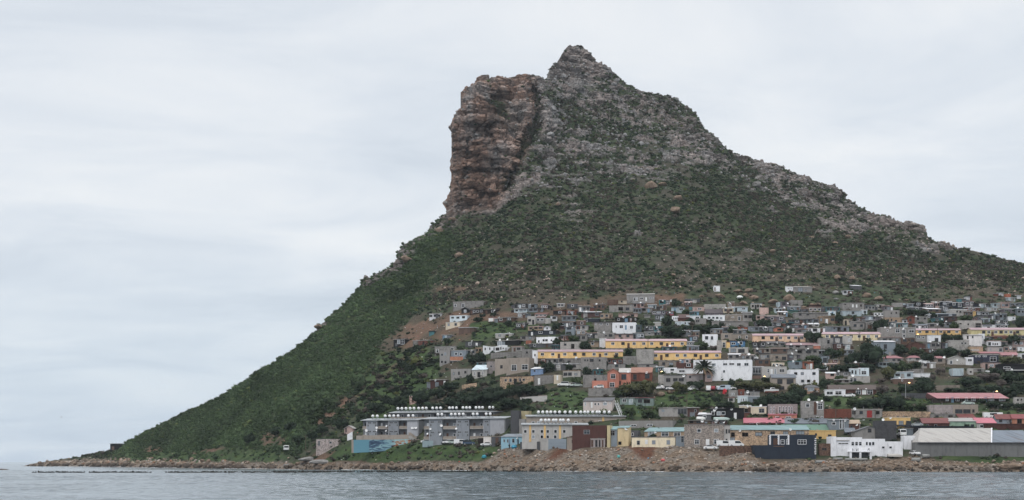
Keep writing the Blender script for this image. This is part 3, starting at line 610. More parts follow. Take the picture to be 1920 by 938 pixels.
# ------------------------------------------------------------------ the settlement: columns, rows, walls, roof, openings | label # short name
TOWN = """
847 908 565 579 b:g n W:849.5,854,569.5,574.5;864,871,569.5,576 | long low bare block house highest at the left end of the settlement # long bare block house at top left
864.5 879 576 588 m:bk e:bk W:870,874.5,581,586 | small black gabled hut with a white window under the long block house # black gabled hut
880 905 580 589 m:bd f:dg w3d | dark brown plank shack with white window frames right of the black gabled hut # dark plank shack beside the gabled hut
905 932 580 588.5 m:bd f:dg w1d s1 |
803.7 828.7 588 597.5 t:w f:lg w3 | small white hut standing alone at far left on bare earth # lone white hut
842 876.7 591.5 603 p:wb f:w W:845,850.5,594,597;855.5,861.5,594,597.5;867,873,593.5,597.5 | bluish white house with three dark square windows # bluish white house with three windows
834.6 863 604 615.5 p:cr f:lg w2 | cream cottage directly below the bluish white house with three windows # cream cottage
859 890 614 625.5 t:br f:w D:882,884.5,616,625 | brown tin shack with pale roof edge and white door post # brown tin shack with pale roof
804 814 621 629.5 t:te f:bk | tiny teal tin shack on the red earth terrace # tiny teal shack
828 847 628 636 t:bg f:lg d w1 | blue grey tin shack below the red earth terrace # blue grey tin shack
736.5 762 636 649.5 m:bk f:lg W:744.5,749.5,637.5,645;752,759,637,646 | leftmost shack of the settlement with black base and two white panels # leftmost black and white shack
774 782.5 638.5 649 b:g f:lg |
782.5 812 638 649 t:rd f:lg d | rusty red tin shack on the left edge above the green gully # rusty red tin shack
813.5 857 649.5 661 b:g f:g W:817,821.5,655,661;846,852,652.5,656 | low grey block house behind the grey house with orange balcony # low grey block house
872 902 640 652 m:dg f:bk w1d s1 | dark timber shack left of the white house with curved parapet # dark timber shack by the curved white house
915 930 595 603 p:pk f:rd D:916,925,597,603 |
932 964 595 604 m:br f:lg w2 s1 | low brown shack with pale left wall above dark round shrub # low brown shack by the round shrub
963 989.5 578.6 586 t:pb f:lg w3 | pale blue and white tin shack at the top edge of the village # pale blue tin shack
990 1018 578 585.5 t:bg f:dg w3 |
1002 1026 587 595 t:pk m:rd:2 w3 | pinkish shack with thin red roof in the upper left village # pinkish shack with red roof
988.5 1004 593 609 p:lg n w1 d |
1004 1022 595 606.5 p:g f:br w2 |
1022 1032 597 607 b:lg f:w |
1053 1080 592 603 t:bg f:lg w3 S | blue grey cabin raised on posts with long pale roof edge # blue grey cabin on posts
1044 1058 569 576.5 p:lg f:w w2 | small grey shack with white roof highest of the left village # small shack with white roof
1063 1083 570 579 b:dg n w1 |
1037 1062 582 590.5 m:bk f:rd w1 | black plank shack with one white window below the highest shacks # black plank shack
1062 1081 582 590.5 t:rd f:rd w1 d | rusty red brown shack joined to the black plank shack # rusty shack joined to the black plank shack
1019 1033 611 619.5 p:w e:lg W:1024,1028,613.5,618 |
989.5 1018.5 612 619.5 p:tn f:pk w3 | beige upper storey cottage with dark windows on a dark navy base # beige cottage over the navy shack
989 1042 619.6 629 t:nv f:bk w2 d | long dark navy shack under the beige cottage # long navy shack
928 960 625.5 633.5 p:lg f:w w2 | pale grey shack with white window below the dirt path # pale grey shack under the path
929 975 638 648.5 m:bk f:lg W:931,940,640,647.5 s2 | black shack with long white roof edge and curtained front # black shack with white roof edge
975 1002 630 639 b:g f:dg w2 |
986 995 638.5 644.5 t:or n | small bright orange tin shed squeezed between grey shacks # orange tin shed
1004.5 1042 632 645.5 p:w n W:1008,1011,638,642;1017,1021,636.5,640;1022.5,1027,636.5,640;1033,1036,637,640 | long white house with stepped flat parapet and tiny dark windows # long white stepped house
992 1034 644 652 t:dg f:lg w1d | 
903.5 953 647.5 661 p:w c W:907,909.5,652,656;916.5,918.5,651.5,656;925,927.5,651.5,657;929.5,937,652,657.5;939,941,651.5,656;944,946,652.5,655;949.5,951.5,653,658 | white house with curved parapet and a row of dark windows # curved white house
958.6 979 649.5 659.5 p:g f:pk w1d |
1060 1077 613 629 p:bg f:dg W:1063,1071,614,618;1061.5,1071,622,627 s1 | narrow two storey tower house with white trimmed windows # narrow tower house
1050 1089 641 659 b:lg n W:1057,1062,644,648;1071,1077,645,654 | square grey block house overgrown by a tree at its roof # square grey house under a tree
1048 1057 612 618 t:mr f:mr |
1175 1227 551 568.5 p:g m:lg:1 W:1188,1191.5,557.5,564;1193,1195.5,557.5,564;1200,1206,557.5,561.5;1217,1225,558,560.5 D:1210,1213,558,565 | topmost grey modern house with long windows on bare earth # topmost grey modern house
1139 1159 562 572 b:br n | brown block cottage left of the topmost grey modern house # brown block cottage
1159 1175 563 570 t:cr f:tn W:1164,1167.5,564,567 | cream tin cottage touching the brown block cottage # cream tin cottage
1142 1188 573 585.5 b:g n W:1159.5,1168,576,582;1173,1180,577,582 | long roofless grey block house below the brown block cottage # roofless grey block house
1090 1127 586 596 t:mr f:dg w2 |
1090 1128 583 587.5 t:w m:w:2 s1 | long wavy white tin roof shack above red walls # wavy white roof shack
1126 1148 588 598.5 p:tn f:tn w2d |
1095 1124 597.6 604.5 t:nv f:bg W:1095.5,1102,599.5,603.5 | dark navy cabin below the wavy white roof shack # dark navy cabin
1114 1147 603 624 b:g f:bk W:1125,1129,606,609.5;1137,1141,606.5,610;1116,1118,606,609 | two storey raw block house with two small high windows # raw block house with two high windows
1148 1192 605 625.5 p:w n W:1161.5,1168.5,609.5,615.5;1181,1187,611,617;1154.5,1156,610,615 D:1172,1175,610,618.5 | bright white two storey house next to the raw block house # bright white two storey house
1159.5 1195 587 595 b:pk f:tn W:1183,1189,590,594 | pinkish block cottage above the dark timber shack # pinkish block cottage
1153.6 1193.5 595.2 605 m:bd f:bk W:1157.5,1162,597,601;1182,1184,598,601;1190.5,1192.5,597.5,601 D:1167,1170,597,604;1171.5,1177,597,604 s1 | dark timber shack with white door behind the bright white house # dark timber shack with white door
1215 1230 571 579 t:pb f:w W:1221,1228,574,579 | small pale hut with white roof edge on grassy ground # small pale hut with white roof edge
1222 1249 583 590.5 t:pp f:dg w3 |
1249.5 1263 583.7 592 k:pr f:dg w2 s1 | small red brick shack with white openings in the middle top row # small red brick shack
1208 1219 590 596 t:g f:lg |
1260 1272 593 602 p:w n W:1262.5,1264,595,599;1265.5,1267,595,599;1268.5,1270,595,599 | small white house with three tall narrow windows # small white house with three tall windows
1266 1294 603 610.5 p:wb f:w W:1283,1286.5,604,609 | low bluish white house over dark trees # low bluish white house
1192 1203 609 624 t:nt n w1 |
1120 1153.6 624 635.5 b:g f:lg W:1134,1138,628,631;1141.5,1148,627,631.5 s2 | flat grey block house with wide dark opening above the upper yellow terrace # flat grey block house above the yellow terrace
1187 1208 624 635.5 t:bg f:lg w2 d |
1209 1227 622 629.5 t:lg f:w w1 |
1225 1239 604 613 p:lg f:w |
1208 1226 611 622 t:dg f:g w1 d s1 |
1153 1187 626 636 t:pk f:dg w2 |
1098 1120 624 635 t:dg f:pk w1 d s1 |
1080 1100 628 640 b:g f:dg w2 |
1228 1245 590 602 t:dg f:bg w2 |
1271 1292.5 590 602 k:mr m:mr:6 |
1287 1313 592 600.5 p:w f:w W:1304,1311,594,598 | low white house with barred window left of the long white house # low white house with barred window
1303 1324 597 608.5 p:g n W:1305,1308,600,604;1309,1311,600,604 | square grey house with two small pale windows below the barred window house # square grey house with pale windows
1319 1359 591 602.5 p:w f:w W:1327,1332.5,594,598;1335,1340,594,598;1342,1347.5,594,598.5;1349,1354.5,594.5,599 | long white house with four large dark windows # long white house with four windows
1323 1356 580 591.5 k:pp m:dm:7 | dark maroon roofed house right behind the four window white house # dark maroon roofed house
1321 1361 570.5 580.5 b:lg n | curved bare concrete block wall house above the maroon roof # curved bare block house
1356 1375 577 587.5 t:cr f:w w2 s1 |
1360 1393 590 602.5 b:tg f:lg W:1383.5,1388.5,593.5,601;1372,1376,594,596 | tan grey block house with one tall dark window # tan grey house with tall window
1335 1403 602 613.5 b:g f:lg W:1358,1360,608,612;1362,1364,608,612;1367,1369,608,612 | long grey block wall house under the four window white house # long grey house under the white one
1374 1402 575 584.5 t:pb f:w d w1 |
1393 1411 585 603.5 t:g f:w w2 s1 |
1384 1416 613 620.5 t:or f:rd w2 | low orange brown shack above the pink salmon terrace # low orange brown shack
1299 1321 576 583.5 k:pk f:pk w1 | low pinkish brick house with pale flat roof # low pinkish brick house
1292 1299 575.5 582 t:te n |
1339 1350 536 547 p:w f:w D:1339.5,1341.5,539,546 | tiny white hut alone high on the scrubby slope # tiny lone white hut on the slope
1286 1312 561 568.5 t:dg f:bg w1 |
1425 1441 577 591 k:pk n | pinkish brick cube house between pale shacks and dark trees # pinkish brick cube house
1416 1460 591 600.5 p:pk f:lg w3 |
1475 1487 537 548 p:w m:lg:.5 W:1477,1478.5,540,543;1480,1481.5,540,542.5;1483,1484.5,540,542.5 |
1487 1523 537.5 548 p:g m:lg:1 W:1496,1505,539,547;1510,1512.5,543,547 S | high grey house standing on dark stilts above large boulders # grey house on stilts
1482 1505 563 573.5 b:g n | bare block room between boulders under the house on stilts # bare block room under the stilt house
1518 1540 571.6 579 t:mr f:mr | maroon tin shack beneath two tan boulders # maroon tin shack
1457.6 1463 567 577 t:pb n | 
1463.5 1479.5 566 576.5 t:pp f:pp w1 s1 |
1478 1496.5 582 588 t:tg2 f:te | green tin shack at the left end of the long grey block house # green tin shack
1490 1553 586 599 b:g f:lg W:1498,1503,587.5,592;1512,1517,589,591.5 | long grey block house in the top row right of the boulders # long grey block house right of boulders
1553 1567 583 592 p:wb f:w D:1559,1562.5,585,591 | small bluish white cabin on the right end of the long grey block house # small bluish white cabin
1580 1621 568 582.5 b:g f:g W:1583,1586,570,572;1613,1616,571,575 D:1597.5,1600.5,571,576.5;1605,1607.5,571,577 | grey two storey block house with two dark doors above blue tin shacks # grey block house with two dark doors
1578 1615 582 592.5 t:pb f:lg w1 | long pale blue tin shack below the grey block house with two doors # long pale blue tin shack
1615 1626 581 592 p:wb f:w W:1619.5,1624,583,587 | white framed cabin joined to the long pale blue shack # white framed cabin
1619 1637 592 603 t:bg f:lg W:1629,1632,595,598 |
1489 1509 599 607.5 t:dg f:dg w1d |
1536 1565 593 607.5 m:tn f:tn w2d | half built timber frame hut with open dark bays # half built timber frame hut
1450 1468 614 622 k:sa e:sa w1 | small salmon gabled shack above the salmon terrace roof # small salmon shack
1515 1547 615 624.5 p:w f:lg D:1518,1520,617,624;1538,1543,616,624;1524,1532,616,622 |
1547 1592 611.6 622.5 b:bg f:lg W:1562.5,1566,614,617;1570,1576,614,621;1582,1586.5,615,621 | grey block house with two blue doors above the cream terrace # grey block house with blue doors
1597 1621 603 618.5 b:g f:lg w2 |
1623 1638 604 618.5 b:g f:lg D:1627,1634,609,618 s2 |
1582 1598 598 610 t:cr f:mr w1 d |
1440 1471 593 603.5 t:pp f:lg w2 |
1474 1489 598 605.5 t:tn f:lg w1 |
1515 1536 606 613 t:lg m:w:2 w2 |
1465 1488 605 612 t:nt f:te w2 |
1488 1515 608 618 t:pp f:pk w2 d s2 |
1511 1536 598 606 t:bg f:dg w2 |
1416 1440 603 613 t:pp f:lg w2 d |
1440 1465 604 614 t:dg f:lg w2 s1 |
1470 1492 613 623 t:g f:bg d w1 s1 |
1403 1425 612 622 t:bg f:g w2 |
1425 1450 613 623 t:dg f:w w1 s2 |
1492 1515 617 625 t:lg f:pk w2 |
1598 1622 596 603 t:dg f:rd w1 |
1581 1590 544 553 t:w f:lg w1 |
1590 1599 545 553 t:rd f:wb d |
1598 1616 535 543.5 t:dg m:w:1 | small shack with white roof above pale rocks on the right slope # small white roofed slope shack
1675 1693.6 568 576.5 b:g n | plain grey block wall shack at the top edge on the right # plain grey block shack at top right
1693.6 1700 569 576 t:pb n |
1713 1736 566 576 m:bk f:bk w1 | black shack beside the pale grey wall at the top right # black shack at top right
1700 1713 569 577 t:bg f:lg w1 |
1707 1737 576 582.5 t:dg f:w w1 | shack with very long white roof edge over a dark tree # shack with long white roof edge
1659 1686.6 582 596 p:g n W:1670,1672.5,586,589;1679,1682,585,588.5 | pale grey two storey cube over the orange pink house # pale grey cube house
1659 1692.5 595.5 606 k:tn f:tn W:1663,1667,599,603;1670,1673,598,602;1678,1682,600,603.5 | orange pink brick house with three dark openings # orange pink brick house
1692.5 1702 599 607.5 t:w f:dg d |
1702 1715 592 608.5 k:rd e:rd w1 | red brown gabled brick house # red brown gabled house
1715 1739 594 608.5 b:g f:lg W:1719,1723,596,600;1732,1736,596,599 s1 | grey block house right of the red brown gabled house # grey block house beside the gabled one
1737 1746 590 597 p:bk f:w W:1740,1743.5,592,595.5 |
1651 1717 614 632.5 b:g f:lg W:1663,1665.5,618,622;1679,1687,617,624;1691.5,1698,618,625;1704,1714,618.5,624;1692.5,1698,628,632 s3 | unfinished grey two storey house with black empty openings # unfinished house with black openings
1748 1769 596 604.5 t:te f:bg w1 s1 |
1621 1640 600 607 t:g f:w w2 |
1639 1658 586 593 p:w f:lg w3 |
1766 1784 565 577 m:nv f:w W:1768,1773.5,567.5,571;1775,1780.5,568,573 | left half of the black house with thick white frames # left black house with white frames
1784.5 1805.5 567 580 m:nv f:w W:1785.5,1791,568,572.5;1796.5,1803,569,575.5 | right half of the black house with thick white corner posts # right black house with white posts
1782 1814 580 593.5 b:lg f:w W:1793,1796,583,586;1799,1802.5,583,586.5;1812,1813.5,584.5,587.5 | pale block house under the black house with white posts # pale block house under the black house
1824 1830 584 594 m:ye n |
1830 1856 584 594 t:dg f:lg w3 |
1796 1841 601 617 b:lg n W:1799,1803,606,608;1814,1817,607,610;1829,1839,606.5,609.5;1829,1839,610.5,614 | long grey two storey block house behind the olive yellow terrace # long grey house behind the olive terrace
1842 1867 608 617.5 p:w f:bk W:1843,1860,609.5,612;1851,1856,613,617 |
1867 1890 608 617.5 t:dg f:pb w3 s1 |
1890 1904 594 602.5 p:w f:w W:1899,1901.5,596,598.5 | small white cube house with one dark window at right in front of trees # small white cube house
1828 1836 569 576.5 t:nv f:bk |
1836 1848.5 569.5 577 t:w f:lg W:1843,1847,571,576 |
1812 1823 555 563.5 t:w f:bk | highest white shack in the right part of the village # highest white shack at right
1797 1812 560 567 t:te f:lg w1 |
1888 1895.5 551 558 t:or n |
1873 1881.5 549 556 t:w f:lg |
1890 1904 558 566 t:pb f:w W:1900,1902,560,562.5 |
1907 1914.5 554 560.5 t:w f:w |
1862 1876 568 579 t:pb f:lg w2 |
1876 1893 567 578.5 b:pk f:pk w2 |
1893 1920 568 576 t:bg f:lg w3 |
1742 1794 588 596 t:nv m:bg:1 w2 | long low dark blue shed in the right upper village # long low dark blue shed
1907 1922 578 592.5 t:bg f:pb w2 s1 |
1864 1888 587 601 t:bg f:lg w2 d s2 |
1844 1856 597 605.5 t:pb f:w w1 |
1856 1866 590 600 t:pp f:bg d |
1848 1870 576 584 t:lg f:pb w2 |
1880 1906 579 588 t:pp f:w w2 |
1808 1824 584 594 t:br f:lg w2 |
1770 1796 604 614 t:bg f:bk w2 s2 |
1742 1772 606 617 b:g f:w w2 s1 |
1866 1890 600 608 t:dg f:bg w2 s1 |
1820 1844 594 601 t:pp f:g w2 |
1737 1765 578 587 t:br m:w:1.5 w2 |
1716 1740 583 592 t:dg f:wb w2 |
1640 1660 593 601 t:pp f:lg w2 s1 |
1903 1922 600 609 t:dg f:lg w2 |
823.5 844 657 684.5 p:g n W:826.5,830.5,663,667.5;833,837.5,660.5,666.5;826,830.5,676,681;833,838,676.5,682 | grey two storey house with four windows left of the orange balcony # grey house with four windows
844 875 656.5 676 p:bg f:lg W:852,857.5,661,666;862,867,662,667 | blue grey wing with an orange brick balcony on posts # wing with orange balcony
875 891 656 667 b:lg f:lg w2 s1 |
891 903.5 652 661.5 k:tn f:tn w2 |
844 884 692 709.5 p:g n W:848,851.5,698,703;858.5,862,697,703;871,875.5,696,700.5 | low grey house with three windows left of the blue roofed house # low grey house with three windows
884 914 685 708.5 p:lg m:pb:8 W:888.5,891,697.5,704;904.5,907,697,703.5 D:895,900.5,697.5,707.5 s1 | grey cottage with a bright blue and white sloping tin roof # blue roofed cottage
893 910.5 679 686 t:te f:lg w1 |
912 929 678 700.5 b:pg n W:919,923,685,689 | pinkish block house behind the blue roofed cottage # pinkish block house behind blue roof
927 960 673 701.5 p:tg n W:937.5,942.5,685,691;959,968,684,695 |
948 993 671 700 p:tg n W:958.5,968.5,684,695;979,991,684,693.5 | large unpainted concrete house with two wide dark openings # large unpainted concrete house
978 998 655 679 b:g n W:986,990,659,663 | tall grey block tower left of the left yellow terrace # tall grey block tower
998 1008.5 657 682.5 p:w f:w W:1002,1004,664,668 | narrow white house wall closing the left yellow terrace # narrow white end house
935 1001 705 724 s:tn f:bk W:944.5,949,710.5,715;954,959,709.5,716;974,978,709.5,716;980.5,985.5,710.5,714.5 D:962.5,969.5,710,720.5 | low brown stone house with a white glazed door # low brown stone house
805.6 837 712 725.5 m:mr f:lg D:833,837,714.5,724.5 s1 | isolated dark shack with white door in the green gully # isolated dark shack in the gully
767 783 742 757.5 s:pk f:lg D:772.5,776,747,755 | tiny ruined hut with black doorway above the grey apartments # tiny ruined hut
994 1019 688.6 703.5 t:bl m:w:3 W:1000.5,1003.5,694,697 | bright blue shack with white tin roof # bright blue shack
1001 1038 704 721.5 b:g n D:1008,1012.5,709,721 | grey block garage wall with one white door # grey garage with white door
1038 1051 703 720 p:cr n D:1043.5,1047,704,713 | narrow cream tower room right of the white door garage # narrow cream tower room
1055 1089 695 707.5 p:lg f:tn W:1056,1063.5,698.5,704.5;1065,1072,698.5,704.5;1077,1083,700,704 | grey cottage with two pale blue windows above the parked cars # cottage with two pale blue windows
1089 1137 670 694.5 b:g n W:1095.5,1098.5,674,677;1100.5,1103,674,677;1106,1113,673,678.5;1122.5,1126,674,678 | roofless grey block ruin under the left yellow terrace # roofless block ruin
1024 1056 672 683 t:g f:lg w2d |
1009 1024 672 684 t:br f:bk w1 |
1056 1089 672 683 b:g f:g W:1064,1070,676,679 s1 |
1039 1070 682 694.5 t:dg f:w d w1 s1 |
1070 1101 682 693 t:lg f:w w2 |
1093 1139 703 726.5 b:g n W:1114,1118.5,709.5,714 | bare grey block house left of the salmon house # bare block house left of salmon house
1110 1139 714 729 p:sa n |
1139 1160.5 691 727 p:sa e:sa W:1145,1154,701.5,710;1143,1152.5,717.5,726 | tall salmon house with gable and black square window # tall salmon gabled house
1160.5 1182 691 724 p:sa m:lg:7 W:1165,1174.5,702,712 D:1161.5,1164,714.5,722 s1 | salmon balcony wing with pale grey roof # salmon balcony wing
1182 1222 689.5 715 k:rd m:sb:9 W:1187,1194,702,712;1209,1218,701.5,710 s1 | terracotta roofed brown house right of the salmon house # terracotta roofed brown house
1103 1152 728 743 b:g n | long grey concrete deck house below the white hatchback # grey concrete deck house
1093 1148 746 770 p:lp m:dg:6 W:1096,1098.5,754,761;1114,1118,755.5,760;1120.5,1124,755.5,760;1131,1138.5,754.5,760;1143,1145.5,754.5,757.5 D:1108,1111,754,765 s1 | pale pink house with dark grey roof and five black windows # pale pink house with grey roof
1137 1168 673 683 t:rd f:rd w3 | rusty glazed lean to under the right end of the left terrace # rusty glazed lean to
1168 1193 668 684 b:g n |
1193 1225 655 683 b:lg n | tall blank concrete block wall house between the two lower yellow terraces # blank block house between terraces
1137 1172 682 693 b:g f:dg w1 s1 |
1195 1232 683 690 b:g f:dg w1 |
1124 1136 635 652.5 p:w f:w |
1235 1268 677 690 b:tg f:g w2 | 
1268 1300 681 691.5 k:mr n W:1287,1295,682,687.5 | small maroon house with white window under the lower right terrace # small maroon house with white window
1244 1269 689.5 700 p:w n W:1257.5,1263.5,692,695 | low white parapet house left of the maroon house # low white parapet house
1269 1301 691.5 701 p:w f:w W:1273,1284,694,698 | low white cottage directly under the small maroon house # low white cottage under maroon house
1300 1335 675 701 p:w n W:1305,1312,681,689 |
1335 1409.5 675 713.5 p:w n W:1334,1341,681,686;1355.5,1364,681,685;1367,1377,681,684.5;1381.5,1389,681,686.5;1395,1403.5,681,686.5;1335,1341,694.5,701;1355.5,1360,694,699 | very large white house with a row of windows behind the palm # very large white house
1245 1286 703 731 p:g f:dg W:1249,1257,709,716;1262,1270.5,709.5,715;1272.5,1282,709.5,715;1246,1256,724,730.5;1258,1266,724,730 s1 | grey concrete house with three openings above two garages # grey house over two garages
1234 1245 703 722 b:lg n |
1286 1319 702 716 p:pg f:pk W:1292,1296,705,709 | low pinkish brown house left of the palm # low pinkish brown house
1322 1335 698 716 p:pk f:mr w1 |
1317 1345 627 650 p:w n W:1322,1328,630.5,636.5;1333,1337,631,637 | white two storey house with two windows left of the blue shack # white two storey house by blue shack
1352 1374 625 638.5 p:tg n W:1359,1365,628,633 | tan wall house behind the white two storey house # tan wall house
1344 1353 638 657.5 b:lg n |
1353 1362 638 652 p:cr n W:1354.5,1360,642,651.5 |
1362 1369 641 653 p:ye f:rd |
1368 1397 639 650.5 t:bb f:nv w2 s1 | vivid blue tin shack # vivid blue tin shack
1374 1413 626 639 b:tg f:g W:1385,1389,630,637;1398,1402,630,635 | 
1367 1404 652 663 p:lg f:w W:1370,1380,654.5,661;1384,1396,655,661.5 | pale grey cottage with white flat roof below the blue shack # pale grey white roofed cottage
1418 1444 674 687 k:br f:dg W:1423,1429.5,676.5,682;1434,1440.5,676.5,682 | brown brick house with two pale windows right of the large white house # brown brick house with two pale windows
1410 1432 687 704 p:dg f:w W:1411,1427,690,700 | dark grey garage joining the very large white house # dark grey garage
1429 1475 687.5 709 p:lg n W:1438.5,1442.5,692,699;1451.5,1456,692,702;1461,1471,692,698 D:1444.5,1449,692,702 s1 | pale villa with tall arched dark windows # pale villa with tall windows
1447 1471 680 688 p:cr n W:1449,1452.5,682,686.5;1454.5,1459.5,682,686.5;1461,1466,683,687 |
1480 1492.5 682 691.5 p:ye f:lg W:1483,1489,684.5,688 |
1447 1492 702 731 p:tg g:sl:6 W:1457.5,1467,711,720;1475,1487.5,711,720.5;1461,1470.5,724.5,731 | grey house with slate roof and two large white framed windows # grey house with slate roof
1480 1535 693 722.5 p:w n W:1489,1495,698.5,703;1501.5,1507,698.5,703;1523,1529,698.5,703;1502,1507.5,712.5,717;1513,1519,712.5,717 D:1525,1529,712.5,721.5 | clean white two storey house with three upper windows # clean white two storey house
1506 1536 722 738.5 p:tn2 h:dg:5 W:1514,1526.5,727,733.5;1530,1533.5,733,738 | small tan house with grey hipped roof under the clean white house # small tan house with hipped roof
1444 1476 664 677.5 b:tg f:g W:1454,1459,668,672;1466,1474,669,675 |
1480 1535 654.5 675.5 b:g f:g W:1495,1504,657,662.5;1511,1521,657,662.5;1525,1531,657,661;1489,1494,669,674 s3 | long grey two storey block row with wide dark windows # long grey block row
1412 1435 641 652 t:dg f:mr w2d |
1435 1475 640 650 t:g m:dg:3 w3 s2 |
1475 1535 643 653.5 p:g m:pr2:4 w4 s2 | grey row with long pinkish roof below the salmon terrace # pink roofed grey row
1526 1538 647 655 k:sa f:w |
1415 1445 653 664 t:tg f:lg w2 d s1 |
1445 1480 652 663 t:br m:br:2 w2 |
1476 1500 664 676 t:pp f:lg w2 s1 |
1536 1562 634 653.5 b:g n W:1550.5,1556,637.5,645 | square grey house with one blue window right of a big round tree # square grey house with blue window
1562 1580 631 645.5 t:dg f:bk w1 |
1580 1598 630 646 p:lg n W:1590.5,1592,635,641;1593,1594.5,635,641 | 
1536 1555 667 680.5 p:bg f:dg W:1543,1550,671,679 |
1555 1575 673 683 t:tn f:lg w1 |
1594 1612 691 705.5 p:wb f:w W:1596.5,1600,694.5,700.5;1603.5,1605.5,695,702 |
1610 1629.5 690 705.5 p:wb n W:1611,1613.5,692,703;1615,1624.5,695.5,702.5 | boxy white house with large glass corner window # boxy white house with glass corner
1593 1631 705.5 718 b:lg n W:1594,1599,709,716;1600.5,1606,709,716 s1 |
1480 1505 677 692 p:bg f:te W:1491,1498,679,684 s1 |
1505 1525 677 692.5 t:or f:tn w1 d |
1564 1595 697 707.5 b:g f:dg w2 s1 |
1549 1567 698 711 p:pk m:w:2 W:1557,1564,701,705 |
1567 1594 711 719 t:g f:w w2 |
1547 1585 730.5 742 p:w f:w W:1550,1562,734,740;1566,1578,733.5,740 |
1555 1643 722 741 k:dr g:br2:8 W:1605,1613.5,731.5,739.5;1626,1636,731.5,739.5 D:1616,1624,731,740 s2 | long brown bungalow with dark brown roof # long brown bungalow
1502 1545 752 784.5 b:g n W:1511,1518,756,763.5;1533,1542,756,768;1530,1535,781,784;1539,1543,781,784 D:1526,1531,754,778 s3 | tall bare grey block house with a central dark stair slot # tall block house with dark slot
1597 1654 767 784.5 b:g f:lg W:1598.5,1600.5,770,777;1602,1604,770,777;1611.5,1618,770.5,776.5;1642,1649,770.5,777 D:1625.5,1635,770,783 s1 | grey block house with bright red double door # grey house with red door
1603 1627 669 681 m:bd f:mr w2 | dark timber cabin among dense dark trees # dark timber cabin among trees
1640 1679 639 665 p:bg m:w:2 W:1657,1663,646,654 | tall blue grey house with thin white roof # tall blue grey house with white roof
1701 1735 641 656 k:dr e:dr W:1724,1728,652,655 | brown gabled bungalow above pine trees # brown gabled bungalow
1739 1764 628.5 641.5 p:w f:w W:1753,1759,634,641 | small white cube under the right yellow terrace # white cube under the right terrace
1736 1764 641.5 654 b:g f:lg w2 d s2 |
1657 1693 667 680.5 p:g h:rr:5 w3 | red roofed bungalow with chimney nearest the large dark tree # red roofed bungalow with chimney
1702 1726 667 678 p:lg h:rr:4 w2 | middle red roofed bungalow # middle red roofed bungalow
1747 1773 668 682 p:tg h:rr:4 w1 s1 | rightmost of the three red roofed bungalows # right red roofed bungalow
1706 1744 699 708 p:w f:lg W:1706.5,1708,702,706 | long low white wall house under bare trees # long low white house
1676 1712 697 711 t:pb f:w w2 |
1676 1712 709.5 721 p:br f:w W:1690,1693,712,715 s1 |
1718 1738 629 640.5 p:g f:dg W:1719,1726,630,634;1729,1733,631,635 |
1690 1716 633 646 b:br f:g w2 s1 |
1651 1690 632 645 b:g f:pk w2 d |
1767 1782 642 654 t:pp f:br w2 |
1811 1841 627.5 649.5 p:lw m:lg:1 W:1813,1816,630,636;1822.5,1825,630,634 |
1836 1846.5 626 645 p:w n W:1839.5,1843.5,629.5,634 | tall off white house in front of the olive yellow terrace # tall off white house
1780 1817 638 657 b:lg f:lg W:1802,1806,642,645.5;1808,1812,642,645.5 | grey block house with two windows left of the tall off white house # grey block house by off white house
1818 1843 649 660.5 k:tn f:g W:1821,1823,655,658;1825,1827,655,658;1829,1831,655,658;1833,1835,655,658 |
1852 1877 639 649.5 p:w f:pk W:1853,1858,642,648;1861,1863,643,647;1865,1867,643.5,647;1869,1871,643.5,647 | small white house with four arched openings # small white arched house
1852 1881 650 660.5 p:lg f:bk W:1856,1859,653,657;1873,1879,653,659 |
1883 1906 650 660 k:pk f:lg w3 s1 |
1908 1922 650 659 p:w f:lg W:1912,1916,652.5,656 |
1839 1876 659.5 666.5 p:g m:rr:3 |
1878 1912 661 670 p:tg m:rr:5 w2 s1 | low house with long faded red roof at right # low house with faded red roof
1912 1924 663 675 p:w f:w W:1916,1922,665,671 |
1824 1872 665 682 p:nb f:lg W:1829,1832,667,669.5;1835,1838,667,669.5;1843,1846,667,669.5;1847,1850,667,669.5;1856,1868,669,678 | dark navy purple house with row of small white windows # navy purple house
1777 1811 667 684 p:lg e:lg W:1781,1786,676,683 s1 | broad pale gabled house left of the white square wing # broad pale gabled house
1811 1825 670 684.5 p:w n W:1814.5,1822.5,673,678 | white square wing with one wide window # white square wing
1816 1825 691 703 p:lg n W:1818,1822,696,699 |
1825 1846 691 698 b:g f:lg w1 |
1845 1876 679 693 b:pk f:dg w2 d |
1864 1890 629 635.5 t:rd m:rd:2 w1 |
1845 1862 631 638 t:dg f:pk w1 |
1898 1922 639 650 t:pk f:pk w2 s1 |
1878 1898 640 650 t:g f:pk w2 |
1745 1791 776 785 b:g f:g W:1754,1760,779,783;1778,1786,779,783 |
1743 1787 759.5 777 b:pg n | long windowless pinkish grey block wing under the red roofed hall # windowless block wing
1787 1834 759 777 p:tg n W:1791,1804.5,767.5,775;1806,1819.5,767.5,775;1823,1827,768,773.5 | tan flat house with wide sliding glass windows # tan house with sliding windows
1663 1707 782 803.5 p:ye f:cr W:1699.5,1702.5,790,797;1676,1680,791,796;1685,1694,789,798 s1 | bright yellow flat roofed house by the parked truck # bright yellow flat roofed house
1730 1780 784 801 k:dr g:rt:9 W:1735,1741,796,800;1752,1757,796,800 | house with wide red tiled roof left of the green house # red tiled roof house
1780 1830 784 801 p:gr m:lg:6 W:1820,1826,796,800 | pale green house with grey sloping roof # pale green house
1799 1830 777 784.5 k:dr m:rt:7 |
1832 1868 784 803 p:lg m:pr:9 W:1837,1844,796.5,802 | grey house with bright pink tin roof # pink tin roofed house
1868 1898 777 795 p:bg g:rt:8 W:1873,1879,787,791.5;1888,1891,787,792;1892.5,1895,787,792 | blue grey house with dark red tiled roof # blue grey house with dark red roof
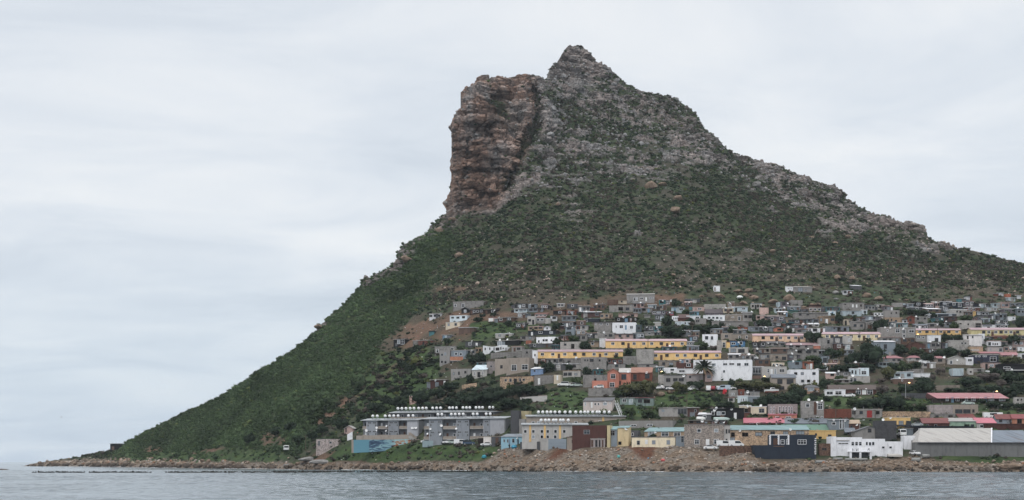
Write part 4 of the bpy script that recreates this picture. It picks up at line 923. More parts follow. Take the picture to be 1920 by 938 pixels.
1898 1924 777 796 p:or2 g:rr2:7 W:1907,1916,786,794.5 | orange house with red roof at the right edge # orange house at right edge
1847 1924 794.6 806 k:mr f:mr | long maroon wall house in front of the orange house # long maroon wall house
1903 1922 745 761 b:lg n W:1907,1910,748,752;1914,1916,748,751 | ruined pale block house right of the long red roofed hall # ruined pale block house
1695 1730 817 842.5 p:w n W:1709,1713.5,826,830.5 | plain white house left of the warehouse # plain white house by warehouse
1712 1827 799 815.5 m:bk f:nv W:1721,1730,804,811 | long black building showing behind the warehouse roof # long black building
1603 1660 799 826 p:g e:dg W:1627,1634,804,811 | grey gabled house behind the white seafront house # grey gabled house
1642 1681 789 827.5 b:dg2 n s1 | tall blank dark concrete house left of the parked trucks # tall blank concrete house
1536 1558 832 855 s:br n W:1541,1550,840,844 | brown stone shed between navy and white seafront houses # brown stone shed
1368 1517 798 836 s:tn m:tr:8 W:1371,1378,811,819;1391.5,1403,811,818.5;1416,1429,811,817.5;1444.5,1453,809,815.5;1468,1478,809,815;1492,1508,808,815;1369,1378,820,828 s2 | long stone flats with teal tin roof right of the speckled block house # long stone flats
1395 1470 784 796 p:mr m:pr:9 w3 s2 | long low house with vivid pink tin roof # vivid pink roofed house
1441 1494 776 785.5 p:sa m:pr:1.5 W:1454,1461,781,784;1473,1483,781,784 |
1440 1495 758 777.5 b:pg n W:1444.5,1447,763,776;1450,1453,763,776;1460.5,1464,762.5,775;1467,1470,762.5,775;1472.5,1475.5,762.5,776;1478,1481,762.5,776;1483,1486,763,776 | grey block house with many tall narrow blue windows # block house with tall narrow windows
1386 1408 760 777.5 p:cr f:w W:1397,1409,766,774 D:1411,1416,764,774 s1 | 
1408 1437 762 777.5 p:cr f:w W:1423,1433,766,774 s1 | cream cottage with barred window left of the narrow window block house # cream cottage with barred window
1470 1554 785 796.5 p:sl m:sl:9 w1 |
1470 1553 796.5 809 p:gr m:gn:10 s1 | low building with wide green tin roof # green roofed building
1517 1567 807 823 p:ye f:ye W:1528,1532,813,817;1552,1559,815,821 | yellow house partly hidden behind the navy house # yellow house behind the navy house
1554 1592 786 806 p:bg m:sl:2 W:1560,1567,791.5,797;1574,1578,786.5,804.5;1580.5,1582,786.5,804.5 s2 | blue grey house with white pipe chimneys # blue grey house with white pipes
1592 1613 788 806 k:dr m:tn:6 W:1594,1599,798,804 s1 |
1585 1604 803 815 p:sl m:sl:7 W:1586,1593,811,814 s1 |
1235 1289 764 781 t:lg f:lg W:1240,1246.5,768,772.5;1270.5,1288,767,777 | pale tin house with wide glass panel above the grey row # pale tin house with glass panel
1289 1309 764 782 t:mr f:lg W:1302,1306,768,773 | dark red tin end of the pale tin house # dark red tin end house
1332 1362 766 786 m:bk f:dg w3 s2 | black plank shack row behind the upturned hull # black plank shack row
1362 1395 765 786 m:bk f:bk d s1 |
1309 1333 774 788 t:dg m:w:3 w1 | shack under a crumpled white tarpaulin # white tarpaulin shack
1290 1332 788 797 t:br f:g w3 s1 |
1332 1362 789 797 t:mr f:dg w2 s3 |
1283 1357 796 839 s:sp f:g W:1307,1314.5,804.5,810.5;1339,1346.5,804.5,810.5;1302.5,1311,824,833;1338.5,1347.5,824,833 D:1323.5,1330,824,834.5 | two storey speckled grey block house with white window frames on the seafront # speckled block house
1357 1369 797 838.5 p:lg f:g W:1361,1363.5,805,813;1366,1368,805,812;1361,1363.5,823,831 | pale plastered side wing of the speckled block house # pale wing of the speckled house
1183 1267 819 838.5 p:cr2 f:dg W:1193,1199,826,834;1222.5,1229,826,833;1250.5,1257.5,825.5,833.5 D:1209,1214.5,825,833 | long low cream house with dark roof line on the seafront # long cream seafront house
1207 1283 802 820 k:tn m:tr:7 W:1214,1227,810.5,818;1240,1254,810.5,818;1264,1277,811,819 s1 | brown flats with turquoise tin roof behind the cream seafront house # turquoise roofed flats
1267 1283 817 839 p:bg f:lg W:1277,1282.5,818,830 |
1159 1262 789 803 p:g n W:1182,1193,796,799.5;1213,1224,795.5,799.5 | long grey flat house behind the yellow seafront cottage # long grey flat house
1143 1157.5 800 837 p:bg m:tr:5 W:1144,1153,807.5,817 | 
1157.5 1179 799 837 p:cry m:tr:3 W:1159,1165,828,834 s2 | narrow yellow cottage left of the cream seafront house # yellow seafront cottage
1174 1197 807.5 820 p:dg n W:1184,1188.5,812,817 |
1071 1138 798 839 p:mr n W:1094,1106,806.5,814 | large maroon building with one white barred window # large maroon building
1138 1144 798 839 p:yo n |
1062 1107 819 839 p:tg f:br W:1071.5,1080.5,825,831;1092,1098,825.5,830 | brown grey house with stone parapet under the maroon building # brown grey house under the maroon one
1107 1135 822.5 839 p:pg f:lg D:1108,1112,825,838;1116,1120,825,838;1123,1126,825,838;1129,1132,825,838 | pale shed front with four narrow doors # pale shed with four doors
1162 1192 745.7 759 t:gt f:lg w2 | green grey tin shed with glazed front above grass # green grey tin shed
1192 1225 745.7 762 t:gt f:rr W:1196,1204,749,755;1207,1219,749,756 |
1366 1383 731.6 745.5 b:g n W:1371.5,1373,737,741;1375,1376.5,737,741 | small square grey block hut behind the bright red cover # square block hut by the red cover
1365 1377 745 755 p:lg f:rd W:1367,1374,747,752 |
1384 1396 730 743 k:rd n W:1388.5,1391,734.5,739 |
1396 1424 734 744.5 p:g f:dg W:1403.5,1406.5,737.5,741;1409.5,1412.5,737.5,741 s1 |
1383 1402 742 756 p:wb f:w W:1389,1391.5,747,752.5;1393,1395,747,752.5;1397.5,1399.5,747,752.5 | white roofed cottage on the green slope under the white house # white roofed cottage on green slope
1403 1424 742.5 757 p:bg f:w W:1411.5,1417,748,750.5 |
590 637 823.6 845 s:pg n W:594.5,598,827,836;618,623,828,832 | roofless stone ruin on the shore left of the apartments # roofless stone ruin
645 663 798 813 p:pk e:lg D:647,649.5,802,811 | small pink gabled outbuilding left of the grey apartments # small pink outbuilding
205.5 227 832 844 m:bk f:bk | lonely black hut at the foot of the headland far left # lonely black hut
938 980 814 837 p:bs m:bg:5 W:943,946,824,829;950.5,953,824,830;960.5,965,823,830 D:954,956,823,834;971,973.5,824,834 s1 | sky blue cottage with grey roof right of the apartments # sky blue cottage
906 921 818 836.5 p:pw f:tg |
921 938 818 836.5 p:dg f:tg D:929,935,820.5,835 |
896 906 821 836 m:bd f:tg | low wooden garage left of the white painted garage # low wooden garage
957 973 770 815 p:dg2 n | tall dark end wall of the rear apartment block # dark apartment end tower
973 992 771 797 p:yo n | olive yellow stair tower behind the sky blue cottage # olive stair tower
973 985 786 815 p:g n |
"""
# ------------------------------------------------------------------ building materials
def H(v):
    c = np.array(rgb(v)); l = c@np.array([.21, .72, .07]); return tuple(l+(c-l)*.74)
COLS = {  # key: (hex, word)
 'w': ('dcdce0', 'white'), 'wb': ('c4d2da', 'bluish white'), 'lw': ('cfc8c6', 'off white'), 'lg': ('aca7a2', 'pale grey'), 'g': ('8e8a87', 'grey'), 'dg': ('5a5b60', 'dark grey'), 'dg2': ('4c4c50', 'dark grey'),
 'tg': ('998b7e', 'brownish grey'), 'pg': ('9c9190', 'pinkish grey'), 'lp': ('d0bfb8', 'pale pink'), 'pw': ('d9cfc8', 'white'), 'bk': ('2a2a2d', 'black'), 'bd': ('382f2b', 'dark brown'), 'br': ('6d5346', 'brown'), 'br2': ('57463f', 'brown'),
 'nv': ('2b3442', 'navy'), 'nb': ('34384a', 'navy'), 'nt': ('3c5158', 'dark teal'), 'bl': ('7193bd', 'blue'), 'bb': ('3d83b5', 'blue'), 'bs': ('86b8cc', 'sky blue'), 'pb': ('b4c6cf', 'pale blue'), 'bg': ('7c8791', 'blue grey'), 'sl': ('646c76', 'slate grey'),
 'te': ('2e7c84', 'teal'), 'tg2': ('4c7a6c', 'green'), 'gt': ('7d948e', 'green grey'), 'tn': ('a98e72', 'tan'), 'tn2': ('b58c70', 'tan'), 'cr': ('cdbba0', 'cream'), 'cr2': ('dccba8', 'cream'), 'cry': ('d8bd86', 'pale yellow'), 'pk': ('bb9a92', 'pinkish'),
 'sa': ('c9785f', 'salmon'), 'or': ('b8603a', 'orange'), 'or2': ('bf7a58', 'orange'), 'rd': ('7d4434', 'rusty red'), 'pr': ('c06072', 'pink red'), 'pr2': ('a07c80', 'faded pink'), 'rr': ('a5666b', 'red'), 'rr2': ('9c4a4c', 'red'), 'rt': ('82403c', 'red brown'), 'mr': ('57352f', 'maroon'), 'dm': ('4a3c42', 'dark maroon'),
 'ye': ('e0b25a', 'yellow'), 'yy': ('e6b660', 'yellow'), 'yo': ('bfae7c', 'olive yellow'), 'ylo': ('d2c280', 'pale yellow'), 'pch': ('e2b48c', 'peach'), 'cy': ('e2cc98', 'cream yellow'), 'gr': ('8fb096', 'green'), 'gn': ('4f7d66', 'green'), 'tr': ('73999c', 'teal'), 'pp': ('6f6670', 'mauve grey'), 'dr': ('62413a', 'brown'), 'sb': ('a46a50', 'terracotta'), 'sp': ('8f8680', 'grey'), 'pkr': ('b59198', 'pink')}
_MC = {}
def bmat(kind, ck):
    key = (kind, ck)
    if key in _MC: return _MC[key]
    col = np.array(H(COLS[ck][0]))
    nm = {'p': 'plaster', 'b': 'concrete_block', 't': 'tin_sheet', 'm': 'timber_boards', 's': 'stone_wall', 'k': 'brickwork', 'r': 'roof_sheet', 'q': 'roof_slab', 'f': 'paint'}[kind]+'_'+COLS[ck][1].replace(' ', '_')
    m, nt, b = newmat(nm)
    tc = N(nt, 'ShaderNodeTexCoord'); ob = tc.outputs['Object']
    oi = N(nt, 'ShaderNodeObjectInfo')
    sx = N(nt, 'ShaderNodeSeparateXYZ'); nt.links.new(ob, sx.inputs[0])
    cm = N(nt, 'ShaderNodeCombineXYZ'); nt.links.new(math_(nt, 'ADD', sx.outputs[0], sx.outputs[1]), cm.inputs[0]); nt.links.new(sx.outputs[2], cm.inputs[1])
    rnd = math_(nt, 'MULTIPLY', oi.outputs['Random'], 60.0); nt.links.new(rnd, cm.inputs[2])
    v = cm.outputs[0]
    lo, hi = tuple(col*.74), tuple(np.minimum(col*1.10, .86))
    st = noise(nt, mapping(nt, v, (.9, .35, 1)), 1.0, 5, .65)            # streaks and stains
    c = ramp(nt, st, [(.30, tuple(col*.55) if kind in 'btmskr' else lo), (.48, tuple(col)), (.72, hi)])
    rough, spec = .9, .2
    if kind == 'b':
        br = N(nt, 'ShaderNodeTexBrick'); nt.links.new(v, br.inputs['Vector'])
        br.inputs['Scale'].default_value = 1.0; br.inputs['Brick Width'].default_value = .62; br.inputs['Row Height'].default_value = .32; br.inputs['Mortar Size'].default_value = .03
        br.inputs['Color1'].default_value = (.82, .82, .82, 1); br.inputs['Color2'].default_value = (1.12, 1.1, 1.08, 1); br.inputs['Mortar'].default_value = (.62, .62, .62, 1)
        c = mix(nt, 1.0, c, br.outputs['Color'], 'MULTIPLY')
    elif kind == 'k':
        br = N(nt, 'ShaderNodeTexBrick'); nt.links.new(v, br.inputs['Vector'])
        br.inputs['Brick Width'].default_value = .34; br.inputs['Row Height'].default_value = .14; br.inputs['Scale'].default_value = 1.0; br.inputs['Mortar Size'].default_value = .02
        br.inputs['Color1'].default_value = (.75, .75, .75, 1); br.inputs['Color2'].default_value = (1.2, 1.15, 1.1, 1); br.inputs['Mortar'].default_value = (.9, .88, .85, 1)
        c = mix(nt, 1.0, c, br.outputs['Color'], 'MULTIPLY')
    elif kind == 's':
        vo = N(nt, 'ShaderNodeTexVoronoi'); vo.inputs['Scale'].default_value = 3.2 if ck != 'sp' else 4.5; nt.links.new(v, vo.inputs['Vector'])
        sv = N(nt, 'ShaderNodeSeparateColor'); nt.links.new(vo.outputs['Color'], sv.inputs[0])
        c = mix(nt, .9, c, ramp(nt, sv.outputs[0], [(0, (.5, .48, .48)), (.5, (1, .97, .93)), (1, (1.5, 1.4, 1.3))]), 'MULTIPLY')
    elif kind in 'tr':
        wv = N(nt, 'ShaderNodeTexWave', wave_type='BANDS', bands_direction='X'); wv.inputs['Scale'].default_value = 1.1; nt.links.new(ob, wv.inputs['Vector'])
        c = mix(nt, .35 if kind == 't' else .18, c, wv.outputs['Color'], 'MULTIPLY')
        rs = ramp(nt, noise(nt, mapping(nt, v, (.7, .5, 1)), 1.0, 5, .7), [(.55, (0, 0, 0)), (.75, (1, 1, 1))])
        c = mix(nt, math_(nt, 'MULTIPLY', rs, .55), c, (.13, .065, .04))
        rough, spec = .6, .35
    elif kind == 'm':
        wv = N(nt, 'ShaderNodeTexWave', wave_type='BANDS', bands_direction='X'); wv.inputs['Scale'].default_value = 1.6; wv.inputs['Distortion'].default_value = 2; nt.links.new(ob, wv.inputs['Vector'])
        c = mix(nt, .5, c, wv.outputs['Color'], 'MULTIPLY')
    hv = math_(nt, 'ADD', math_(nt, 'MULTIPLY', oi.outputs['Random'], .26), .87)
    hs = N(nt, 'ShaderNodeHueSaturation'); nt.links.new(c, hs.inputs['Color']); nt.links.new(hv, hs.inputs['Value'])
    c = hs.outputs['Color']
    nt.links.new(c, b.inputs['Base Color']); b.inputs['Roughness'].default_value = rough; b.inputs['Specular IOR Level'].default_value = spec
    _MC[key] = m
    return m
def plain(name, col, rough=.6, spec=.3, metal=0, emit=None):
    m, nt, b = newmat(name); b.inputs['Base Color'].default_value = (*col, 1); b.inputs['Roughness'].default_value = rough
    b.inputs['Specular IOR Level'].default_value = spec; b.inputs['Metallic'].default_value = metal
    if emit: b.inputs['Emission Color'].default_value = (*emit[0], 1); b.inputs['Emission Strength'].default_value = emit[1]
    return m
M_GLASS = [plain('window_glass_dark', (.012, .014, .017), .12, .5), plain('window_glass_dark_blue', (.018, .026, .034), .15, .5), plain('window_glass_curtain', (.24, .27, .30), .3, .4), plain('window_glass_open', (.008, .008, .008), .8, .1)]
M_FR = {'w': plain('window_frame_white', (.74, .74, .76), .5), 'd': plain('window_frame_dark', (.07, .055, .05), .6), 'g': plain('window_frame_grey', (.3, .3, .31), .6)}
M_DISH = plain('dish_white', (.78, .78, .78), .5, .3)
M_DOORS = [plain('door_white', (.72, .72, .72), .6), plain('door_brown', (.09, .045, .03), .6), plain('door_black', (.015, .015, .017), .7), plain('door_blue', (.16, .26, .36), .6), plain('door_red', (.28, .03, .03), .6)]

# ------------------------------------------------------------------ small mesh kit
class MB:
    def __init__(s): s.v = []; s.f = []
    def box(s, x0, x1, y0, y1, z0, z1):
        n = len(s.v)
        s.v += [(x0, y0, z0), (x1, y0, z0), (x1, y1, z0), (x0, y1, z0), (x0, y0, z1), (x1, y0, z1), (x1, y1, z1), (x0, y1, z1)]
        s.f += [(n, n+3, n+2, n+1), (n+4, n+5, n+6, n+7), (n, n+1, n+5, n+4), (n+1, n+2, n+6, n+5), (n+2, n+3, n+7, n+6), (n+3, n, n+4, n+7)]
        return s
    def poly(s, pts, f):
        n = len(s.v); s.v += pts; s.f += [tuple(n+i for i in q) for q in f]; return s
    def prism(s, prof, x0, x1, axis='x'):
        """profile in (y,z) run along x, or in (x,z) run along y"""
        n = len(s.v); k = len(prof)
        for e in (x0, x1):
            for (a, c) in prof: s.v.append((e, a, c) if axis == 'x' else (a, e, c))
        s.f += [tuple(n+i for i in range(k)), tuple(n+k+i for i in range(k))[::-1]]
        s.f += [(n+i, n+(i+1) % k, n+k+(i+1) % k, n+k+i)[::-1] for i in range(k)]
        return s
    def tube(s, p, q, r0, r1=None, k=8):
        p, q = Vector(p), Vector(q); r1 = r0 if r1 is None else r1
        d = (q-p).normalized(); a = d.orthogonal().normalized(); b_ = d.cross(a); n = len(s.v)
        for c, r in ((p, r0), (q, r1)):
            for i in range(k):
                t = 2*math.pi*i/k; s.v.append(tuple(c+a*math.cos(t)*r+b_*math.sin(t)*r))
        s.f += [(n+i, n+(i+1) % k, n+k+(i+1) % k, n+k+i) for i in range(k)]
        s.f += [tuple(n+i for i in range(k))[::-1], tuple(n+k+i for i in range(k))]
        return s
    def mesh(s, name, smooth=False):
        me = bpy.data.meshes.new(name); me.from_pydata(s.v, [], s.f); me.update()
        import bmesh
        bm = bmesh.new(); bm.from_mesh(me); bmesh.ops.recalc_face_normals(bm, faces=bm.faces); bm.to_mesh(me); bm.free()
        if smooth: me.polygons.foreach_set('use_smooth', np.ones(len(me.polygons), bool))
        return me
    def build(s, name, mat, parent=None, loc=None, smooth=False):
        return link(name, s.mesh(name, smooth), mat, parent, loc)
def empty(name, loc, rz=0):
    o = bpy.data.objects.new(name, None); COL.objects.link(o); o.location = loc; o.rotation_euler = (0, 0, rz); o.empty_display_size = .5
    return o

_WM = {}
def window(root, x, z, w, h, y=0, fr='w', pane=None, name='window'):
    """centre x, sill z"""
    w = max(.35, round(w, 1)); h = max(.35, round(h, 1))
    key = (w, h, fr)
    if key not in _WM:
        t = .09; m = MB()
        m.box(-w/2-t, -w/2+.02, -.07, .02, -t, h+t).box(w/2-.02, w/2+t, -.07, .02, -t, h+t).box(-w/2+.02, w/2-.02, -.07, .02, h-.02, h+t).box(-w/2+.02, w/2-.02, -.09, .02, -t, .02)
        nm = 1 if w > 1.1 else 0
        if w > 2.4: nm = 2
        for k in range(nm):
            c = -w/2+w*(k+1)/(nm+1); m.box(c-.035, c+.035, -.06, .02, .02, h-.02)
        if h > 1.0: m.box(-w/2+.02, w/2-.02, -.055, .02, h*.62, h*.62+.06)
        a = m.mesh('window'); a.materials.append(M_FR[fr])
        p = MB().box(-w/2+.021, w/2-.021, -.025, .015, .021, h-.021).mesh('pane')
        _WM[key] = (a, p)
    a, p = _WM[key]
    o = link(name, a, None, root, (x, y-.005, z))
    gi = random.choices([0, 1, 2, 3], [5, 3, 2, 2])[0] if pane is None else pane
    k2 = key+(gi,)
    if k2 not in _WM:
        q = p.copy(); q.materials.append(M_GLASS[gi]); _WM[k2] = q
    link('pane', _WM[k2], None, o)
    return o
_DM = {}
def door(root, x, z, w, h, y=0, mi=None):
    mi = random.choices([0, 1, 2, 3], [3, 4, 3, 1])[0] if mi is None else mi
    w = max(.5, round(w, 1)); h = max(.8, round(h, 1))
    if (w, h, mi) not in _DM:
        me = MB().box(-w/2, w/2, -.05, .02, 0, h).box(-w/2+.12, w/2-.12, -.075, -.0505, .15, h*.45).box(-w/2+.12, w/2-.12, -.075, -.0505, h*.52, h-.15).mesh('door'); me.materials.append(M_DOORS[mi]); _DM[(w, h, mi)] = me
    o = link('door', _DM[(w, h, mi)], None, root, (x, y-.005, z))
    if 'hnd' not in _DM: _DM['hnd'] = MB().box(-.03, .03, -.12, -.05, -.08, .08).mesh('handle'); _DM['hnd'].materials.append(M_FR['g'])
    if w > .6: link('handle', _DM['hnd'], None, o, (w/2-.15, -.001, h*.46))
    return o
def dish_mesh():
    m = MB(); k = 12; n = 0
    rings = [(0, .10), (.17, .085), (.33, .04), (.45, -.03)]
    pts = [(0, rings[0][1], 0)]
    for r, dpt in rings[1:]:
        for i in range(k): pts.append((r*math.cos(2*math.pi*i/k), dpt, r*math.sin(2*math.pi*i/k)))
    f = [(0, 1+i, 1+(i+1) % k) for i in range(k)]
    for q in range(2):
        f += [(1+q*k+i, 1+(q+1)*k+i, 1+(q+1)*k+(i+1) % k, 1+q*k+(i+1) % k) for i in range(k)]
    m.poly(pts, f)
    m.tube((0, .09, 0), (0, .30, -.25), .03).tube((0, -.0, -.4), (0, -.38, -.1), .018, .018, 6)
    return m.mesh('satellite_dish', True)
DISH = dish_mesh(); DISH.materials.append(M_DISH)
def dish(root, x, y, z):
    o = link('satellite_dish', DISH, None, root, (x, y, z)); s = random.uniform(.8, 1.25)
    o.scale = (s, s, s); o.rotation_euler = (random.uniform(-.55, -.2), 0, random.uniform(-.7, .7))

RWM = []
for c_ in ('dg', 'br', 'tg', 'lg'):
    q_ = MB().box(-.2, .2, -.15, .15, -.05, .24).mesh('roof_weight'); q_.materials.append(bmat('m', c_)); RWM.append(q_)
TREES_AVOID = []
HOUSES = []
def sizes(px0, px1, yt, yb, D=None):
    cx = (px0+px1)/2
    D = DAT(cx, yb) if D is None else D
    k = D/F
    return cx, D, k, (px1-px0)*k, (yb-yt)*k
def building(px0, px1, yt, yb, wall, roof, ex, name, D=None, depth=None):
    cx, D, k, w, h = sizes(px0, px1, yt, yb, D)
    p = Vector(P3(cx, yb, D))
    elev = (p.z+h-CH)/D
    turn = math.atan2(DAT(cx+6, yb)-DAT(cx-6, yb), 12*k)
    turn = max(-.36, min(.36, turn*.75))
    wk, wc = wall.split(':')
    rz = 0
    shanty = wk in 'tm'
    rz = turn+(random.uniform(-.10, .10) if shanty else random.uniform(-.03, .03))
    for e in ex:
        if e[0] == 'o' and e[1:].lstrip('-').isdigit(): rz = math.radians(int(e[1:]))
    d = depth or max(2.6, min(6.5, w*.75))
    root = empty(name, p, rz)
    wm = bmat(wk, wc)
    rp = roof.split(':'); rk_ = rp[0]; rc = rp[1] if len(rp) > 1 else 'dg'; rv = float(rp[2])*k if len(rp) > 2 else 0
    bot = -2.2
    stilt = 'S' in ex
    if stilt: bot = -.15
    hx = w/2
    rmat = bmat('r', rc) if rk_ in 'mghe' else bmat('q', rc)
    if rk_ == 'n':
        MB().box(-hx, hx, 0, d, bot, h).build('wall', wm, root)
        if w > 1.6 and d > 1.6: MB().box(-hx+.15, hx-.15, .15, d-.15, h-.3, h+.025).build('roof', bmat('q', 'dg'), root)
        ztop = h
    elif rk_ == 'c':
        m = MB().box(-hx, hx, 0, d, bot, h*.74); pts = []
        for i in range(25):
            t = i/24; pts.append((-hx+w*t, h*.74+h*.26*(.25+.75*abs(math.cos(t*math.pi*1.15+.1))**2.2)))
        m.prism([(hx, h*.741), (-hx, h*.741)]+pts, .002, .3, 'y'); m.build('wall', wm, root)
        MB().box(-hx+.1, hx-.1, .32, d-.1, h*.7, h*.76).build('roof', bmat('q', 'lg'), root); ztop = h*.74
    elif rk_ == 'f':
        t = min(.2, h*.12); ov = .25 if shanty else .12; sl = random.uniform(-.35, .35) if shanty else 0
        MB().box(-hx, hx, 0, d, bot, h-t).build('wall', wm, root)
        m = MB()
        if shanty or (wk in 'bk' and random.random() < .4):
            ns_ = max(2, int(w/1.6)); xe = [-hx-ov+(w+2*ov)*i/ns_ for i in range(ns_+1)]
            for i in range(ns_):
                dz = random.uniform(-.05, .10)+.012*(i % 2); fo = random.uniform(.1, .6)
                m.prism([(-fo, h-t+.003+max(0, dz)), (d+.1, h-t+.003+max(0, dz)+.1), (d+.1, h+dz+.1), (-fo, h+dz-.05)], xe[i]-.04, xe[i+1]+.03)
        else: m.prism([(-hx-ov, h-t+.003), (hx+ov, h-t+.003), (hx+ov, h), (-hx-ov, h)], -ov, d+.1, 'y')
        rf_ = m.build('roof', rmat, root); ztop = h-t
        if random.random() < .6:
            for i in range(random.randint(1, 3)):
                q = link('roof_weight', RWM[random.randrange(4)], None, rf_, (random.uniform(-hx*.9, hx*.9), random.uniform(.2, 1.2), h+.02)); q.scale = (random.uniform(.5, 1.6), 1, random.uniform(.6, 1.6))
        if shanty and random.random() < .55 and w > 2.5:
            x = random.uniform(-hx*.8, hx*.4); q = random.uniform(.6, 1.3); MB().box(x, min(hx, x+q*1.4), -.035, .01, .0, min(ztop-.05, random.uniform(1.3, 2.4))).build('patch', bmat('t', random.choice(['bg', 'rd', 'lg', 'pb', 'br', 'dg'])), root)
        if shanty and random.random() < .3:
            sd = random.choice((-1, 1)); lw = random.uniform(1.2, 2.2); lh = h*random.uniform(.6, .8); a_ = (hx+.003, hx+lw) if sd > 0 else (-hx-lw, -hx-.003)
            lt = MB().box(a_[0], a_[1], .5, d*.8, -2, lh-.1).build('lean_to', bmat(random.choice('tm'), random.choice(['dg', 'br', 'bg', 'pp', 'rd', 'bd'])), root); MB().box(a_[0]-.1, a_[1]+.1, .2, d*.85, lh-.098, lh).build('roof', bmat('q', random.choice(['lg', 'dg', 'bg'])), lt)
    elif rk_ == 'm':
        eave = h-rv; rise = rv+d*max(elev, .01)*1.0
        MB().prism([(0, bot), (d, bot), (d, eave+rise-.06), (0, eave-.06)], -hx, hx).build('wall', wm, root)
        ov = .25
        sl = rise/d
        MB().prism([(-ov, eave-sl*ov-.05), (d+.15, eave+rise+sl*.15-.05), (d+.15, eave+rise+sl*.15+.05), (-ov, eave-sl*ov+.05)], -hx-.15, hx+.15).build('roof', rmat, root); ztop = eave
    elif rk_ == 'g':
        eave = h-rv; rise = rv+d/2*max(elev, .01); ov = .3; sl = rise/(d/2)
        MB().prism([(0, bot), (d, bot), (d, eave-.06), (d/2, eave+rise-.06), (0, eave-.06)], -hx, hx).build('wall', wm, root)
        MB().prism([(-ov, eave-sl*ov-.05), (d/2, eave+rise-.05), (d+ov, eave-sl*ov-.05), (d+ov, eave-sl*ov+.06), (d/2, eave+rise+.06), (-ov, eave-sl*ov+.06)], -hx-.2, hx+.2).build('roof', rmat, root); ztop = eave
    elif rk_ == 'h':
        eave = h-rv; rise = rv+d/2*max(elev, .01); ov = .3; i = min(hx*.55, d*.5)
        MB().box(-hx, hx, 0, d, bot, eave-.01).build('wall', wm, root)
        a = [(-hx-ov, -ov, eave), (hx+ov, -ov, eave), (hx+ov, d+ov, eave), (-hx-ov, d+ov, eave), (-hx+i, d/2, eave+rise), (hx-i, d/2, eave+rise)]
        rf = MB().poly(a, [(0, 1, 5, 4), (1, 2, 5), (2, 3, 4, 5), (3, 0, 4), (3, 2, 1, 0)]).build('roof', rmat, root); ztop = eave
        if name == 'bungalow' and px0 < 1700: MB().box(-.4, .4, -.3, .5, 0, 2.6).build('chimney', wm, rf, (-hx*.2, d/2, eave+rise-1.2))
    elif rk_ == 'e':
        eave = h*.62 if w/h > .9 else h*.8; ov = .3
        MB().prism([(-hx, bot), (hx, bot), (hx, eave), (0, h-.12), (-hx, eave)], 0, d, 'y').build('wall', wm, root)
        s2 = (h-.12-eave)/hx
        MB().prism([(-hx-ov, eave-s2*ov), (0, h-.12+.002), (hx+ov, eave-s2*ov), (hx+ov, eave-s2*ov+.14), (0, h+.02), (-hx-ov, eave-s2*ov+.14)], -ov, d+.1, 'y').build('roof', rmat, root); ztop = eave
    if stilt:
        for i in range(4):
            x = -hx+.2+(w-.4)*i/3
            MB().box(x-.12, x+.12, .1, .34, -3.4, -.152).build('stilt', M_FR['d'], root)
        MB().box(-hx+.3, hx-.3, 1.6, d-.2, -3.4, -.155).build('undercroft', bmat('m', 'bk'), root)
    fr0 = 'w' if wc in ('w', 'wb', 'dg', 'nv', 'nb', 'sp', 'bk', 'bd') and wk != 'w' else random.choice('wdddg')
    if wc in ('w', 'wb') : fr0 = random.choice('wd')
    nexp = 0
    for e in ex:
        if e.startswith('W:') or e.startswith('D:'):
            for r in e[2:].split(';'):
                x0, x1, y0, y1 = [float(v) for v in r.split(',')]
                X_ = ((x0+x1)/2-cx)*k; z0 = (yb-y1)*k; ww = (x1-x0)*k; wh = (y1-y0)*k
                ww = min(ww, w-.1); X_ = max(-hx+ww/2+.08, min(hx-ww/2-.08, X_)); z0 = max(.05, z0)
                if e[0] == 'W': window(root, X_, z0+.05, max(.3, ww-.15), max(.3, wh-.12), 0, fr0, pane=(random.choice([0, 0, 1, 3]) if 'tower' in name or wk == 'b' else None))
                else:
                    mi = None
                    if wc == 'g' and px0 == 1597: mi = 4
                    door(root, X_, max(0.0, z0), ww, wh, 0, mi)
                nexp += 1
    auto = [e for e in ex if e[0] == 'w' and e[1:2].isdigit()]
    nd = any(e == 'd' or (e[0] == 'w' and e.endswith('d')) for e in ex)
    nw = int(auto[0][1]) if auto else 0
    if nw or nd:
        slots = nw+(1 if nd else 0); zt = ztop
        dslot = random.randrange(slots) if nd else -1
        for i in range(slots):
            X_ = -hx+w*(i+.5+random.uniform(-.12, .12))/slots
            if i == dslot:
                dw = min(.9, w/slots*.7); door(root, X_, .02, dw, min(2.1, zt*.8))
            else:
                ww = min(random.uniform(.9, 1.6), w/slots*.62); wh = min(random.uniform(.8, 1.15), zt*.42)
                window(root, X_, zt*.42+random.uniform(-.1, .1), ww, wh, 0, fr0)
    ns = sum(int(e[1]) for e in ex if e[0] == 's' and e[1:].isdigit())
    for i in range(ns):
        dish(root, random.uniform(-hx*.85, hx*.85), -.15, ztop+random.uniform(-.5, .45))
    if wk in 'bps' and rk_ in 'nf' and w > 5 and random.random() < .45:     # water pipe / vent on the flat roof
        x = random.uniform(-hx*.7, hx*.7); MB().tube((x, .6, ztop), (x, .6, h+.7), .07, .07, 6).build('vent_pipe', M_FR['g'], root)
    return root, w, h

